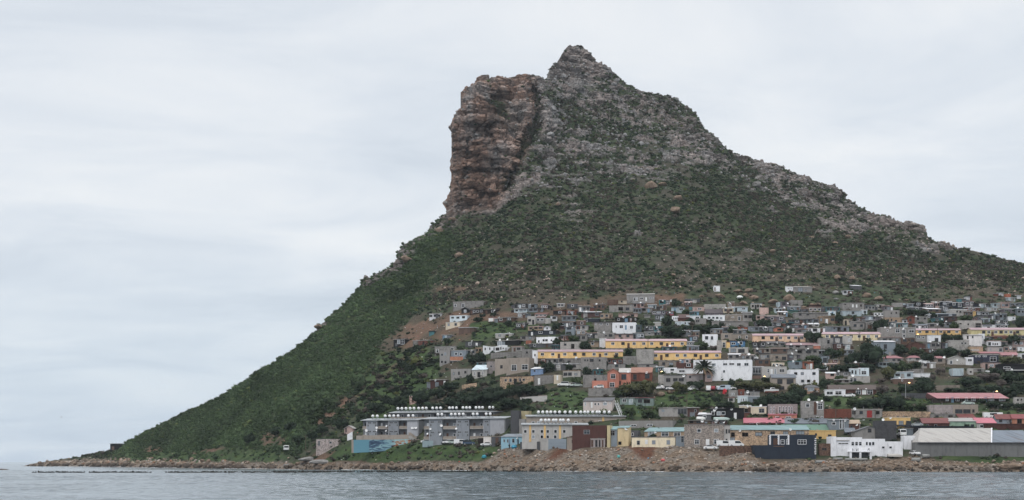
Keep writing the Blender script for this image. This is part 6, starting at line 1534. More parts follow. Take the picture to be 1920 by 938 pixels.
# ------------------------------------------------------------------ trees
def crown_mesh(seed, kind):
    r = np.random.default_rng(seed); VS, TS, CS = [], [], []; off = 0
    pal = {'d': (.019, .029, .018), 'm': (.032, .046, .022), 'o': (.055, .058, .028), 'n': (.08, .068, .063)}[kind]
    def add(V, T, c):
        nonlocal off
        VS.append(V); TS.append(T+off); off += len(V); CS.append(np.repeat(np.array(c)[None], len(V), 0)*(1+.3*(r.random((len(V), 1))*2-1)))
    nl = 15 if kind != 'n' else 9
    for k in range(nl):
        a = r.random()*6.28; q = math.sqrt(r.random())*.70; z = .30+.52*r.random()*(1-q*.6)
        R = .22+.18*r.random()
        V = I1[0]*(.75+.5*r.random((len(I1[0]), 1)))*np.array([R, R, R*.62])+np.array([q*math.cos(a), q*math.sin(a), z])
        add(V, I1[1], np.array(pal)*(.7+.6*r.random()))
        for j in range(26):
            d = r.normal(size=3); d /= np.linalg.norm(d); p = d*np.array([R, R, R*.62])*(.95+.35*r.random())+np.array([q*math.cos(a), q*math.sin(a), z])
            u, w = r.normal(size=3)*.085, r.normal(size=3)*.085
            add(np.array([p, p+u, p+w])*1.0, np.array([[0, 1, 2]]), np.array(pal)*(.8+.9*r.random()))
    V = np.concatenate(VS); me = raw_mesh('crown', V, np.concatenate(TS)); setcol(me, 'tone', np.concatenate([np.concatenate(CS), np.ones((len(V), 1))], 1)); me.materials.append(m_scrub)
    return me
CR = {k: [crown_mesh(hash_, k) for hash_ in range(i*10+1, i*10+5)] for i, k in enumerate('dmon')}
m_bark = plain('bark', (.075, .058, .045), .95, .1)
TR = MB().tube((0, 0, -.4), (.02, 0, .32), .055, .04).tube((.02, 0, .30), (.3, .1, .62), .035, .015, 6).tube((.02, 0, .3), (-.26, -.12, .66), .035, .015, 6).tube((.02, 0, .3), (.02, .2, .7), .03, .012, 6).mesh('trunk'); TR.materials.append(m_bark)
KW = {'d': 'dark green', 'm': 'green', 'o': 'olive green', 'n': 'leafless grey brown'}
def tree(cx, yt, yb, w, kind, D=None):
    D = DAT(cx, yb) if D is None else D
    k = D/F; p = Vector(P3(cx, yb, D)); o = empty('tree', p, random.random()*6.28)
    sx, sz = w*k/2*1.12, max(1.2, (yb-yt)*k*1.08)
    c = link('crown', random.choice(CR[kind]), None, o); c.scale = (sx, sx*.9, sz)
    t = link('trunk', TR, None, o); t.scale = (sx, sx, sz)
    sz_w = 'large' if w > 36 else ('small' if w < 17 else 'bushy')
    tag(o, auto_label((cx-w/2, cx+w/2, yt, yb), '%s %s tree' % (sz_w, KW[kind])), 'tree', 'trees among the houses')
TREES = """925 585 594 12 d;954 599 613 19 d;1053 602 613 16 d;1042 606 619 15 d;1076 628 642 22 m;1094 641 658 16 d;1046 637 648 20 d;897 594 604 20 d;905 588 595 12 d;838 633 646 14 d;865 648 659 18 m;893 659 684 44 d;880 701 717 15 d;
1206 597 613 20 d;1250 592 612 22 d;1221 605 618 14 m;1258 611 631 42 d;1232 629 641 38 m;1267 560 579 24 d;1170 625 635 9 d;1286 580 591 15 m;1295 596 608 15 d;1320 607 626 38 d;1292 609 622 26 d;1342 607 621 18 d;1353 603 617 11 d;1374 611 625 22 m;1273 616 633 26 d;1433 596 616 32 d;1413 586 607 10 d;1334 598 609 13 d;
1573 590 607 18 d;1601 592 603 10 d;1526 618 646 36 d;1479 615 627 16 d;1653 596 622 40 d;1726 579 593 28 d;1703 579 591 24 d;1764 600 616 18 d;1748 586 596 18 d;1812 590 603 26 m;1789 603 618 18 m;1915 595 619 24 d;1901 575 587 18 d;1854 633 646 18 d;1902 628 649 30 d;1795 627 642 32 d;1773 627 641 16 d;1783 650 670 28 d;1811 654 670 27 d;1896 667 686 46 o;1866 689 706 24 d;1850 696 717 48 n;1898 697 721 48 d;1880 709 731 26 n;1818 707 726 42 d;
1689 647 668 32 d;1718 651 669 32 m;1739 661 681 28 d;1761 656 671 28 d;1780 650 670 24 d;1631 641 686 58 d;1605 655 686 30 d;1560 652 677 38 d;1576 654 669 20 o;1594 667 683 22 d;1583 681 698 50 d;1625 680 698 36 d;1525 666 685 32 m;1541 684 695 30 d;1664 688 713 32 o;1676 679 696 22 d;1696 677 698 30 m;1718 677 694 26 d;1762 687 704 22 n;1748 702 715 16 n;1734 706 736 42 d;1700 719 738 36 d;1733 713 739 42 d;1655 722 742 24 n;1655 741 769 52 d;1685 744 771 34 d;1625 747 769 42 d;1546 710 728 24 d;1494 721 757 38 d;1652 708 720 20 n;1574 702 714 16 m;1606 715 723 28 m;
1395 713 732 38 o;1420 711 733 44 o;1446 715 733 34 o;1455 736 766 60 d;1485 734 762 40 d;1430 744 766 34 d;1490 719 739 32 o;1371 710 727 13 d;1437 706 717 20 d;1398 752 761 24 m;1360 752 767 42 d;1185 717 743 52 o;1213 713 743 48 o;1165 728 744 30 m;1273 716 738 36 o;1311 714 732 26 d;1315 639 656 28 m;1339 647 657 16 n;1180 652 668 18 d;1028 679 698 28 d;1068 682 697 18 d;1099 686 708 22 d;1045 634 651 16 d;1097 640 657 22 d;980 722 744 42 d;1005 720 742 52 d;1080 706 722 20 m;1137 675 693 6 d;895 736 762 62 d;925 727 758 60 d;870 734 754 34 d;960 744 767 44 d;845 714 734 32 d;820 728 748 34 d;790 735 760 40 d;850 742 768 44 d;815 752 772 40 d;940 752 771 30 m;745 742 768 34 d;705 752 777 36 d;680 772 794 26 d;1050 770 779 40 m;985 757 774 26 d;
1800 726 738 28 d;1830 722 738 40 d;1862 721 737 36 d;1895 725 746 36 d;1910 716 740 30 d;1780 727 735 24 d;1842 748 757 22 d;1865 752 765 36 d;1890 754 766 32 d;1912 755 768 22 d;1570 748 762 16 m;1600 744 764 30 m;1700 757 772 30 m;1725 756 770 26 m;1240 757 772 24 m;1265 755 770 22 m;1320 752 766 26 m;1180 764 782 22 m;1215 768 784 24 m;1550 742 752 24 d;1525 741 753 20 d;1405 757 766 20 d;1343 741 756 16 d;605 795 815 24 d;640 785 806 26 d;585 808 826 22 d;560 815 833 26 d;520 800 818 30 d;545 790 812 30 d;625 815 832 20 m;602 838 846 14 d;470 812 836 26 d"""
for it in TREES.replace('\n', '').split(';'):
    a = it.split()
    tree(*[float(v) for v in a[:4]], a[4])
# small shacks crowded into what is left between houses and trees
TB = [tuple(float(v) for v in it.split()[:4]) for it in TREES.replace('\n', '').split(';')]
TB = [(cx-w*.42, cx+w*.42, yt, yb) for cx, yt, yb, w in TB]
fr = random.Random(11); REG = [(960, 578), (1100, 578), (1190, 566), (1300, 572), (1420, 580), (1560, 584), (1700, 578), (1830, 562), (1922, 562), (1922, 690), (1800, 690), (1560, 700), (1420, 690), (1240, 700), (1100, 712), (1060, 690), (985, 640)]
got = 0
for t in range(6000):
    px, py = fr.uniform(960, 1918), fr.uniform(572, 708)
    if not inpoly(np.array([px]), np.array([py]), REG)[0]: continue
    k = DAT(px, py)/F; w = fr.uniform(2.6, 6.5)/k; h = fr.uniform(2.1, 2.9)/k; bx = (px-w/2, px+w/2, py-h, py)
    if any(bx[0] < b_[1]-1.5 and bx[1] > b_[0]+1.5 and bx[2] < b_[3]-h*.30 and bx[3] > b_[2]+h*.30 for b_ in [q[0] for q in HOUSES]): continue
    if any(bx[0] < b_[1]-w*.4 and bx[1] > b_[0]+w*.4 and bx[2] < b_[3]-h*.5 and bx[3] > b_[2]+h*.4 for b_ in TB): continue
    wc = fr.choice(['dg', 'bg', 'lg', 'pp', 'br', 'g', 'g', 'tg', 'pb', 'mr', 'tn', 'dg', 'bg', 'te', 'rd', 'pk', 'w']); wk = fr.choice('tttmb'); ex = ['w%d' % fr.randint(1, 3)]+(['d'] if fr.random() < .5 else [])+(['s1'] if fr.random() < .35 else [])
    root, ww, hh = building(*bx, wk+':'+wc, fr.choice(['f', 'f', 'f', 'm'])+':'+fr.choice(['lg', 'w', 'dg', 'bg', 'pk', 'g'])+':1.2', ex, 'shack' if wk != 'b' else 'hut')
    tag(root, auto_label(bx, 'small crowded %s %s %s with %s' % (COLS[wc][1], WORDK[wk], 'shack' if wk != 'b' else 'hut', 'one opening' if ex[0] == 'w1' and 'd' not in ex else 'several openings')), 'shack' if wk != 'b' else 'hut', 'hillside houses and shacks')
    HOUSES.append((bx, root)); got += 1
    if got >= 110: break
print('fill', got)
# palms
def palm(cx, yt, yb, wpx, label, n=34):
    D = DAT(cx, yb); k = D/F; H_ = (yb-yt)*k; o = empty('palm_tree', P3(cx, yb, D))
    top = H_*.62; L = wpx*k/2
    MB().tube((0, 0, -1), (.05, 0, top), .42, .34, 9).build('trunk', m_bark, o)
    r = random.Random(int(cx)); m = MB(); dead = MB()
    for i in range(n):
        a = r.random()*6.28; el = r.uniform(-.5, 1.35); t = m if el > -.25 else dead
        pts = []
        for j in range(7):
            s_ = j/6; rr = L*s_*math.cos(el)*(1.05-.1*s_)+L*.12*s_; z = top+L*s_*math.sin(el)-L*.42*s_*s_
            pts.append((Vector((rr*math.cos(a), rr*math.sin(a), z)), .09+.42*math.sin(math.pi*min(1, s_*.9+.08))))
        side = Vector((-math.sin(a), math.cos(a), 0))
        for (p, wa), (q, wb_) in zip(pts[:-1], pts[1:]):
            dn = Vector((0, 0, -.5))
            t.poly([tuple(p), tuple(p+side*wa+dn*wa), tuple(q+side*wb_+dn*wb_), tuple(q)], [(0, 1, 2, 3)]); t.poly([tuple(p), tuple(q), tuple(q-side*wb_+dn*wb_), tuple(p-side*wa+dn*wa)], [(0, 1, 2, 3)])
    c = m.build('fronds', plain('palm_frond', (.035, .045, .026), .8, .2), o)
    if dead.v: dead.build('dead_fronds', plain('palm_dead_frond', (.16, .11, .07), .9, .1), o)
    tag(o, label, 'palm tree', 'palm trees')
palm(1320, 671, 716, 46, 'tall palm tree with spreading fronds in front of the very large white house', 60)
palm(1707, 632, 645, 18, 'small palm tree beside the unfinished house with black openings', 24)
palm(1628, 633, 647, 22, 'small palm tree on top of the large dark tree mass right of the cream terrace', 24)

# ------------------------------------------------------------------ cars
CARC = {'white': (.78, .78, .78), 'silver': (.42, .45, .46), 'blue': (.04, .07, .12), 'red': (.25, .02, .03), 'pale green': (.45, .52, .48), 'dark': (.03, .03, .035), 'blue white': (.45, .52, .6), 'brown': (.28, .17, .10)}
_PM = {}
M_TYRE = plain('tyre_rubber', (.015, .015, .015), .8, .2); M_LAMP = plain('car_lamp', (.6, .6, .58), .2, .5); M_TAIL = plain('tail_lamp', (.3, .02, .02), .3, .5); M_RIM = plain('wheel_rim', (.4, .4, .42), .3, .5)
PROF = {'hatch': (3.8, [(-1.9, .25), (1.9, .25), (1.9, .75), (1.75, .88), (.95, .95), (.30, 1.42), (-1.35, 1.46), (-1.82, .98), (-1.9, .7)], [(.82, .96), (.28, 1.36), (-1.28, 1.40), (-1.62, .98)]),
        'sedan': (4.4, [(-2.2, .25), (2.2, .25), (2.2, .72), (2.05, .85), (1.05, .95), (.4, 1.40), (-.95, 1.42), (-1.45, 1.0), (-2.15, .95), (-2.2, .7)], [(.92, .97), (.38, 1.34), (-.90, 1.36), (-1.28, 1.0)]),
        'suv': (4.5, [(-2.2, .3), (2.2, .3), (2.2, .95), (1.2, 1.08), (.6, 1.70), (-2.05, 1.74), (-2.2, 1.0)], [(1.05, 1.10), (.56, 1.62), (-1.95, 1.66), (-2.02, 1.10)]),
        'van': (4.8, [(-2.4, .3), (2.4, .3), (2.4, .85), (1.95, 1.05), (1.15, 1.85), (.7, 1.98), (-2.35, 2.0), (-2.4, 1.2)], [(1.72, 1.10), (1.08, 1.78), (-.4, 1.80), (-.4, 1.12)]),
        'pickup': (5.0, [(-2.5, .4), (2.5, .4), (2.5, .95), (1.5, 1.08), (.95, 1.65), (-.25, 1.68), (-.35, 1.05), (-2.5, 1.02)], [(1.35, 1.10), (.90, 1.58), (-.18, 1.60), (-.22, 1.10)]),
        'truck': (6.0, [(-3, .7), (3.0, .5), (3.0, 1.3), (2.8, 2.3), (1.4, 2.4), (1.3, 1.1), (-3, 1.1)], [(2.86, 1.4), (2.72, 2.15), (1.6, 2.2), (1.6, 1.4)])}
def vehicle(px, yb, typ, col, heading, label, D=None, up=0):
    D = DAT(px, yb) if D is None else D
    if (typ, col) not in _PM:
        L, prof, win = PROF[typ]; wd = .85 if typ != 'truck' else 1.1
        if ('paint', col) not in _PM: _PM[('paint', col)] = plain('car_paint_'+col.replace(' ', '_'), CARC[col], .25, .5)
        body = MB().prism(prof, -wd, wd, 'y').mesh('body'); body.materials.append(_PM[('paint', col)])
        import bmesh
        bm = bmesh.new(); bm.from_mesh(body); bmesh.ops.bevel(bm, geom=list(bm.edges), offset=.07, segments=2, affect='EDGES'); bm.to_mesh(body); bm.free()
        g = MB().prism(win, -wd-.012, wd+.012, 'y').mesh('window'); g.materials.append(M_GLASS[0])
        a, b_ = win[0], win[1]; sc = MB().poly([(a[0]+.16, -wd+.12, a[1]), (a[0]+.16, wd-.12, a[1]), (b_[0]+.12, wd-.2, b_[1]), (b_[0]+.12, -wd+.2, b_[1]), (a[0]-.2, -wd+.12, a[1]), (a[0]-.2, wd-.12, a[1]), (b_[0]-.2, wd-.2, b_[1]), (b_[0]-.2, -wd+.2, b_[1])], [(0, 1, 2, 3), (4, 7, 6, 5), (0, 4, 5, 1), (2, 6, 7, 3), (1, 5, 6, 2), (0, 3, 7, 4)]).mesh('windscreen'); sc.materials.append(M_GLASS[0])
        c, d = win[-1], win[-2]; rc = MB().poly([(c[0]-.16, -wd+.14, c[1]), (c[0]-.16, wd-.14, c[1]), (d[0]-.12, wd-.2, d[1]), (d[0]-.12, -wd+.2, d[1]), (c[0]+.2, -wd+.14, c[1]), (c[0]+.2, wd-.14, c[1]), (d[0]+.2, wd-.2, d[1]), (d[0]+.2, -wd+.2, d[1])], [(0, 3, 2, 1), (4, 5, 6, 7), (0, 1, 5, 4), (2, 3, 7, 6), (1, 2, 6, 5), (0, 4, 7, 3)]).mesh('rear_window'); rc.materials.append(M_GLASS[0])
        if 'wheel' not in _PM:
            t = MB().tube((0, -.11, 0), (0, .11, 0), .33, .33, 16).mesh('wheel'); t.materials.append(M_TYRE); _PM['wheel'] = t
            r = MB().tube((0, -.125, 0), (0, .125, 0), .2, .2, 12).mesh('rim'); r.materials.append(M_RIM); _PM['rim'] = r
            h = MB().box(-.04, .06, -.18, .18, -.09, .09).mesh('headlight'); h.materials.append(M_LAMP); _PM['hl'] = h
            h = MB().box(-.06, .04, -.14, .14, -.12, .12).mesh('tail_light'); h.materials.append(M_TAIL); _PM['tl'] = h
        _PM[(typ, col)] = (L, wd, body, g, sc, rc)
    L, wd, body, g, sc, rc = _PM[(typ, col)]
    p = Vector(P3(px, yb, D)); p.z += up
    o = empty(typ if typ in ('van', 'pickup', 'truck') else 'car', p, math.radians(heading))
    for nm, me in (('body', body), ('window', g), ('windscreen', sc), ('rear_window', rc)): link(nm, me, None, o)
    for sx in (-1, 1):
        for sy in (-1, 1):
            w = link('wheel', _PM['wheel'], None, o, (sx*L*.31, sy*(wd-.06), .33)); link('rim', _PM['rim'], None, w)
    for sy in (-1, 1):
        link('headlight', _PM['hl'], None, o, (L/2-.02, sy*(wd-.28), .66 if typ != 'truck' else .9)); link('tail_light', _PM['tl'], None, o, (-L/2+.02, sy*(wd-.2), .72))
    return tag(o, label, typ if typ in ('van', 'pickup', 'truck') else 'car', 'parked vehicles')
DP = DAT(715, 836)-6
for a in [(536.5, 846, 'truck', 'white', -80, 'white truck facing the sea on the rubble bank below the headland'),
          (863.5, 834, 'van', 'white', 0, 'white panel van in front of the long grey apartments'), (879, 834.5, 'suv', 'blue', 0, 'dark blue car right behind the white panel van'), (912.5, 836.5, 'sedan', 'white', 180, 'white saloon by the white painted garage'),
          (841, 832, 'sedan', 'white', 180, 'white car half hidden left of the white panel van'), (800, 831, 'sedan', 'white', 0, 'white car beside dark round bushes below the red balcony post'), (850, 832.5, 'hatch', 'pale green', 0, 'pale green car between a white car and the white van'),
          (1056, 724.5, 'suv', 'white', 180, 'large white four wheel drive car above the green slope'), (1070.5, 725, 'hatch', 'white', 200, 'white hatchback parked behind the large white four wheel drive'), (1080.5, 725.5, 'sedan', 'pale green', 200, 'pale green car last in the row of three on the hillside'), (1122.5, 728.5, 'hatch', 'white', 180, 'white hatchback parked on the deck below the salmon house'),
          (1237, 730, 'sedan', 'white', 140, 'white car half hidden by bushes left of the garages'), (1258, 731.5, 'hatch', 'white', 180, 'white car roof behind brown rock lump under the garages'), (1298, 733, 'suv', 'white', 180, 'white car on the track above the green slope right of the garages'), (1328, 734, 'van', 'white', 85, 'white van seen from behind under the palm tree'), (1335.5, 732, 'hatch', 'red', 90, 'red car right of the white van under the palm tree'),
          (1345, 731.5, 'hatch', 'silver', 100, 'silver car between red car and blue white van'), (1357, 732.5, 'van', 'blue white', 180, 'blue and white van left of the red cover'), (1370.5, 731.5, 'hatch', 'white', 0, 'small white car right of the blue and white van'),
          (1410, 674.5, 'van', 'white', 0, 'white van above the right end of the very large white house'), (1540.5, 696, 'suv', 'white', 180, 'white car on the flat roof edge right of the clean white house'), (1718, 800, 'sedan', 'silver', 180, 'silver car beside the bright yellow house'), (1690, 803, 'truck', 'dark', 0, 'dark truck with open back by the bright yellow house'), (1685.5, 819, 'truck', 'white', -75, 'white truck facing the sea right of the blank concrete house'),
          (1333, 843, 'sedan', 'white', -20, 'white car on the rubble in front of the speckled block house'), (1357, 838, 'van', 'white', 0, 'white van behind the stone wall, left one'), (1380, 838, 'van', 'white', 0, 'white van behind the stone wall, right one'),
          (1715.5, 853.5, 'hatch', 'white', -70, 'white car between white seafront house and warehouse'), (1814.5, 759.5, 'sedan', 'pale green', 0, 'pale car parked under the middle of the long red roofed hall'), (1857, 785, 'van', 'white', 0, 'white van behind the pink tin roof, left one'), (1865.5, 785, 'van', 'white', 180, 'white van behind the pink tin roof, right one'), (1592, 745, 'sedan', 'white', 160, 'white car in front of the long brown bungalow'), (1732, 681.5, 'sedan', 'white', 0, 'white car between two red roofed bungalows'), (1687, 797, 'suv', 'red', 0, 'red car behind the dark truck')]:
    vehicle(*a)

# ------------------------------------------------------------------ poles, lamps
M_POLE = plain('pole_grey', (.30, .31, .31), .6, .3); M_WOODP = plain('pole_wood', (.11, .085, .065), .9, .1)
M_LIT = plain('lamp_lit', (1, .8, .5), .4, .3, 0, ((1, .62, .22), 9.0)); M_UNLIT = plain('lamp_glass', (.7, .7, .7), .3, .4)
def lamp(px, yt, yb, lit, label):
    D = DAT(px, yb); k = D/F; h = (yb-yt)*k; o = empty('street_lamp', P3(px, yb, D))
    MB().tube((0, 0, -1), (0, 0, h-.1), .11, .07).tube((0, 0, h-.12), (1.0, -.2, h+.1), .05, .04, 6).build('pole', M_POLE, o)
    hd = MB().prism([(-.16, .02), (.16, .02), (.1, .16), (-.1, .16)], -.35, .35).build('lamp_head', M_POLE, o, (1.2, -.24, h+.05))
    MB().box(-.28, .28, -.13, .13, -.10, .018).build('bulb', M_LIT if lit else M_UNLIT, hd)
    tag(o, label, 'street lamp', 'street lamps')
for a in [(977, 727, 744, 0, 'grey street lamp in the bushes above the ruined terrace wall'), (1698, 718, 750, 1, 'tall street lamp with glowing lamp above the green lawn'), (1862, 734, 757, 1, 'street lamp glowing orange in front of the long red roofed hall'), (1871, 760, 768, 0, 'short unlit lamp beside the earth path at the right'),
          (1234.5, 697, 707, 1, 'small lit lamp right of the terracotta roofed house'), (1427, 706, 716, 1, 'small lit lamp at the end of the low brown garden wall'), (1575.5, 631, 645, 1, 'small lit lamp in front of the cream terrace'), (1715, 627, 640, 1, 'small lit lamp below the left end of the short orange yellow terrace'), (1703, 674, 692, 0, 'unlit street lamp in front of the middle red roofed bungalow'), (1612, 788, 818, 0, 'slim grey lamp pole left of the gabled seafront house')]: lamp(*a)
def upole(px, yt, yb, label, arm=True):
    D = DAT(px, yb); k = D/F; h = (yb-yt)*k; o = empty('utility_pole', P3(px, yb, D))
    MB().tube((0, 0, -1), (0, 0, h), .13, .09).build('pole', M_WOODP, o)
    if arm: MB().box(-.8, .8, -.06, .06, h-.5, h-.38).build('crossarm', M_WOODP, o)
    tag(o, label, 'pole', 'utility poles')
for a in [(1288, 736, 768, 'wooden pole on the green slope below the track'), (1403.5, 632, 664, 'utility pole right of the vivid blue shack'), (1215, 634, 657, 'utility pole in front of the upper yellow terrace'), (1712.5, 676, 694, 'utility pole between the red roofed bungalows'), (1567, 766, 786, 'pole in front of the brown brick retaining wall'), (1459, 628, 652, 'utility pole in front of the salmon coloured terrace'), (1611, 622, 640, 'utility pole in front of the cream terrace'),
          (1146, 588, 606, 'pole above the bright white two storey house'), (1298, 609, 630, 'pole among dark trees above the white two storey house'), (1556, 665, 684, 'pole beside the tree below the grey block row'), (1131, 577, 590, 'pole beside the wavy white roof shack'), (1758, 612, 630, 'pole in front of the short orange yellow terrace'), (1901, 634, 650, 'pole left of the trees under the olive yellow terrace'), (573, 816, 846, 'pole left of the stone ruin on the shore'), (1799, 660, 678, 'pole behind the broad pale gabled house'), (1105, 690, 708, 'pole by the roofless block ruin'), (1360, 606, 624, 'pole under the long white house with four windows'), (1641, 768, 786, 'pole right of the red door house')]: upole(*a)

# ------------------------------------------------------------------ boats, pipes, covers
def hull_mesh(L, B, Hh, up=False):
    V, Fc = [], []; n = 9; sec = 7
    for i in range(n):
        t = i/(n-1); x = -L/2+L*t; bw = B/2*(1-max(0, (t-.35)/.65)**2.2); ke = Hh*max(0, (t-.6)/.4)**2*.55
        for j in range(sec):
            a = math.pi*j/(sec-1); y = -bw*math.cos(a); z = Hh-(Hh-ke)*math.sin(a)**.7
            V.append((x, y, z+(.12*t*Hh if j in (0, sec-1) else 0)))
    for i in range(n-1):
        for j in range(sec-1): a = i*sec+j; Fc.append((a, a+1, a+sec+1, a+sec))
    Fc.append(tuple(range(sec))[::-1]); Fc.append(tuple((n-1)*sec+j for j in range(sec)))
    for i in range(n-1): Fc.append((i*sec, (i+1)*sec, (i+1)*sec+sec-1, i*sec+sec-1))
    if up: V = [(x, y, Hh*1.15-z) for x, y, z in V]
    return MB().poly(V, Fc)
o = empty('motorboat', P3(1447, 738.5, DAT(1447, 738.5)), .05)
hull_mesh(5.2, 1.9, 1.0).build('hull', plain('boat_white', (.75, .75, .75), .4), o, (0, 0, .5))
hull_mesh(5.0, 1.5, .5).build('keel_stripe', plain('boat_red', (.30, .06, .04), .5), o, (-.05, -.06, .42))
cb = MB().prism([(-.6, 1.4), (1.3, 1.4), (.9, 2.15), (-.3, 2.2)], -.65, .65, 'y').build('cabin', plain('boat_cabin', (.78, .78, .78), .4), o)
MB().prism([(-.35, 1.65), (1.0, 1.65), (.84, 2.0), (-.2, 2.03)], -.665, .665, 'y').build('window', M_GLASS[0], cb)
for x in (-1.4, 1.2): MB().box(x-.15, x+.15, -.7, .7, -.6, .6).build('cradle', M_FR['d'], o)
tag(o, 'white motorboat with small cabin resting on the hillside', 'boat')
for (px, yb, L, lb, c) in [(1354, 788, 5.6, 'pale green upturned boat hull among black shacks', (.42, .50, .47)), (1678, 857, 4.6, 'weathered white boat hull lying below the white seafront house', (.45, .43, .40)), (1316, 787, 3.6, 'short white upturned hull beside the white tarpaulin shack', (.7, .7, .68))]:
    o = hull_mesh(L, 1.6, .85, True).build('boat_hull', plain('hull_paint', c, .6), None, P3(px, yb, DAT(px, yb)-.8)); o.rotation_euler = (0, 0, .1); tag(o, lb, 'boat', 'boat hulls ashore')
m_conc = plain('pipe_concrete', (.26, .26, .25), .9)
def pipe(px, yb, L, R, rz, label):
    V, Fc = [], []; n = 18
    for (x, r) in ((-L/2, R), (L/2, R), (L/2, R*.8), (-L/2, R*.8)):
        for i in range(n): V.append((x, r*math.cos(6.2832*i/n), R+r*math.sin(6.2832*i/n)))
    for q in range(4):
        for i in range(n): Fc.append((q*n+i, q*n+(i+1) % n, ((q+1) % 4)*n+(i+1) % n, ((q+1) % 4)*n+i))
    o = MB().poly(V, Fc).build('concrete_pipe', m_conc, None, P3(px, yb, DAT(px, yb)), True); o.rotation_euler = (0, 0, rz)
    tag(o, label, 'pipe', 'concrete pipes on the shore')
for a in [(1718, 866, 2.6, .62, -.5, 'concrete pipe with open dark end lying on the shore stones'), (1735, 859, 2.6, .6, .35, 'pale concrete pipe left of the warehouse foot'), (1538, 869, 3.2, .45, .3, 'tilted concrete pipe below the brown stone shed'), (1571, 863, 2.8, .4, -.1, 'concrete pipe below the left corner of the white seafront house'), (1597, 864, 4.0, .4, .0, 'concrete pipe in front of the white terrace pillars, left one'), (1615, 864, 3.6, .4, .05, 'concrete pipe in front of the white terrace pillars, right one')]: pipe(*a)
def cover(px, yb, w, h, col, label, name='tarpaulin', cat='tarpaulin'):
    D = DAT(px, yb); k = D/F; r = np.random.default_rng(int(px)); V = I2[0]*(.8+.35*r.random((len(I2[0]), 1)))*np.array([w*k/2, w*k/2.2, h*k*.6])+np.array([0, 0, h*k*.38])
    me = raw_mesh(name, V, I2[1]); o = link(name, me, plain(name+'_cloth', col, .6), None, P3(px, yb, D)); tag(o, label, cat, 'covers and tarpaulins')
cover(1359, 740, 9, 12, (.42, .02, .03), 'bright red cover standing beside parked cars on the hillside'); cover(964, 841, 11, 7, (.05, .28, .42), 'bright blue tarpaulin heap by the sky blue cottage'); cover(908, 859, 10, 6, (.05, .28, .36), 'blue tarpaulin lying on the rubble below the garages')
cover(1387, 560, 13, 6, (.72, .72, .70), 'white tarp draped over boulders above the town'); cover(1160, 858, 6, 5, (.10, .36, .34), 'turquoise rag on the rubble bank below the yellow cottage'); cover(1243, 865, 8, 5, (.5, .10, .10), 'red and white plastic heap on the rubble below the cream house'); cover(1319, 784, 18, 8, (.74, .74, .72), 'crumpled white tarpaulin on the shack roof above the speckled house')
cover(923, 697, 7, 10, (.06, .14, .36), 'blue tarpaulin beside the blue roofed cottage'); cover(1559, 708, 4, 9, (.40, .03, .03), 'red post cover left of the low pale wall')

# ------------------------------------------------------------------ people
def person(p, rz, top, bottom, label):
    me = bpy.data.meshes.new('person')
    V = [(0, 0, .95), (0, 0, 1.2), (0, 0, 1.45), (0, 0, 1.55), (0, -.01, 1.72), (.10, 0, .90), (.12, .01, .48), (.12, 0, .05), (.12, -.16, .04), (-.10, 0, .90), (-.13, -.08, .48), (-.13, .02, .05), (-.13, -.14, .04), (.2, 0, 1.42), (.27, .02, 1.12), (.27, -.1, .88), (-.2, 0, 1.42), (-.28, .02, 1.12), (-.26, -.1, .88)]
    E = [(0, 1), (1, 2), (2, 3), (3, 4), (0, 5), (5, 6), (6, 7), (7, 8), (0, 9), (9, 10), (10, 11), (11, 12), (2, 13), (13, 14), (14, 15), (2, 16), (16, 17), (17, 18)]
    R = [.15, .15, .14, .06, .11, .10, .07, .05, .045, .10, .07, .05, .045, .07, .055, .04, .07, .055, .04]
    me.from_pydata(V, E, []); o = link('person', me, plain('skin', (.22, .12, .08), .6), None, p, rz)
    o.modifiers.new('Skin', 'SKIN'); sv = me.skin_vertices[0]
    for i, r in enumerate(R): sv.data[i].radius = (r, r)
    sv.data[0].use_root = True
    sb = o.modifiers.new('Subdivision', 'SUBSURF'); sb.levels = 1; sb.render_levels = 1
    MB().tube((0, 0, .86), (0, 0, 1.47), .185, .20, 12).tube((.19, 0, 1.44), (.275, .02, 1.1), .085, .07).tube((.275, .02, 1.12), (.27, -.09, .92), .07, .06).tube((-.19, 0, 1.44), (-.285, .02, 1.1), .085, .07).tube((-.285, .02, 1.12), (-.26, -.09, .92), .07, .06).build('jacket', plain('jacket_cloth', top, .9), o)
    MB().tube((.095, 0, .92), (.12, .01, .48), .12, .09).tube((.12, .01, .5), (.12, 0, .08), .09, .075).tube((-.095, 0, .92), (-.13, -.08, .48), .12, .09).tube((-.13, -.08, .5), (-.13, .02, .08), .09, .075).build('trousers', plain('trouser_cloth', bottom, .9), o)
    V2 = I1[0]*np.array([.118, .125, .115])+np.array([0, .015, 1.76]); link('hair', raw_mesh('hair', V2, I1[1], True), plain('hair', (.01, .008, .007), .8), o)
    tag(o, label, 'person', 'people')
person(at(955, 842), .4, (.02, .02, .025), (.02, .025, .04), 'person in dark clothes standing by the blue tarpaulin near the shore')
person(at(1371, 784), -.3, (.05, .07, .16), (.03, .03, .05), 'person in a blue top standing in the yard of the black shacks')
person(at(1376, 783), .6, (.5, .5, .5), (.02, .02, .03), 'person in a pale top right of the person in blue')
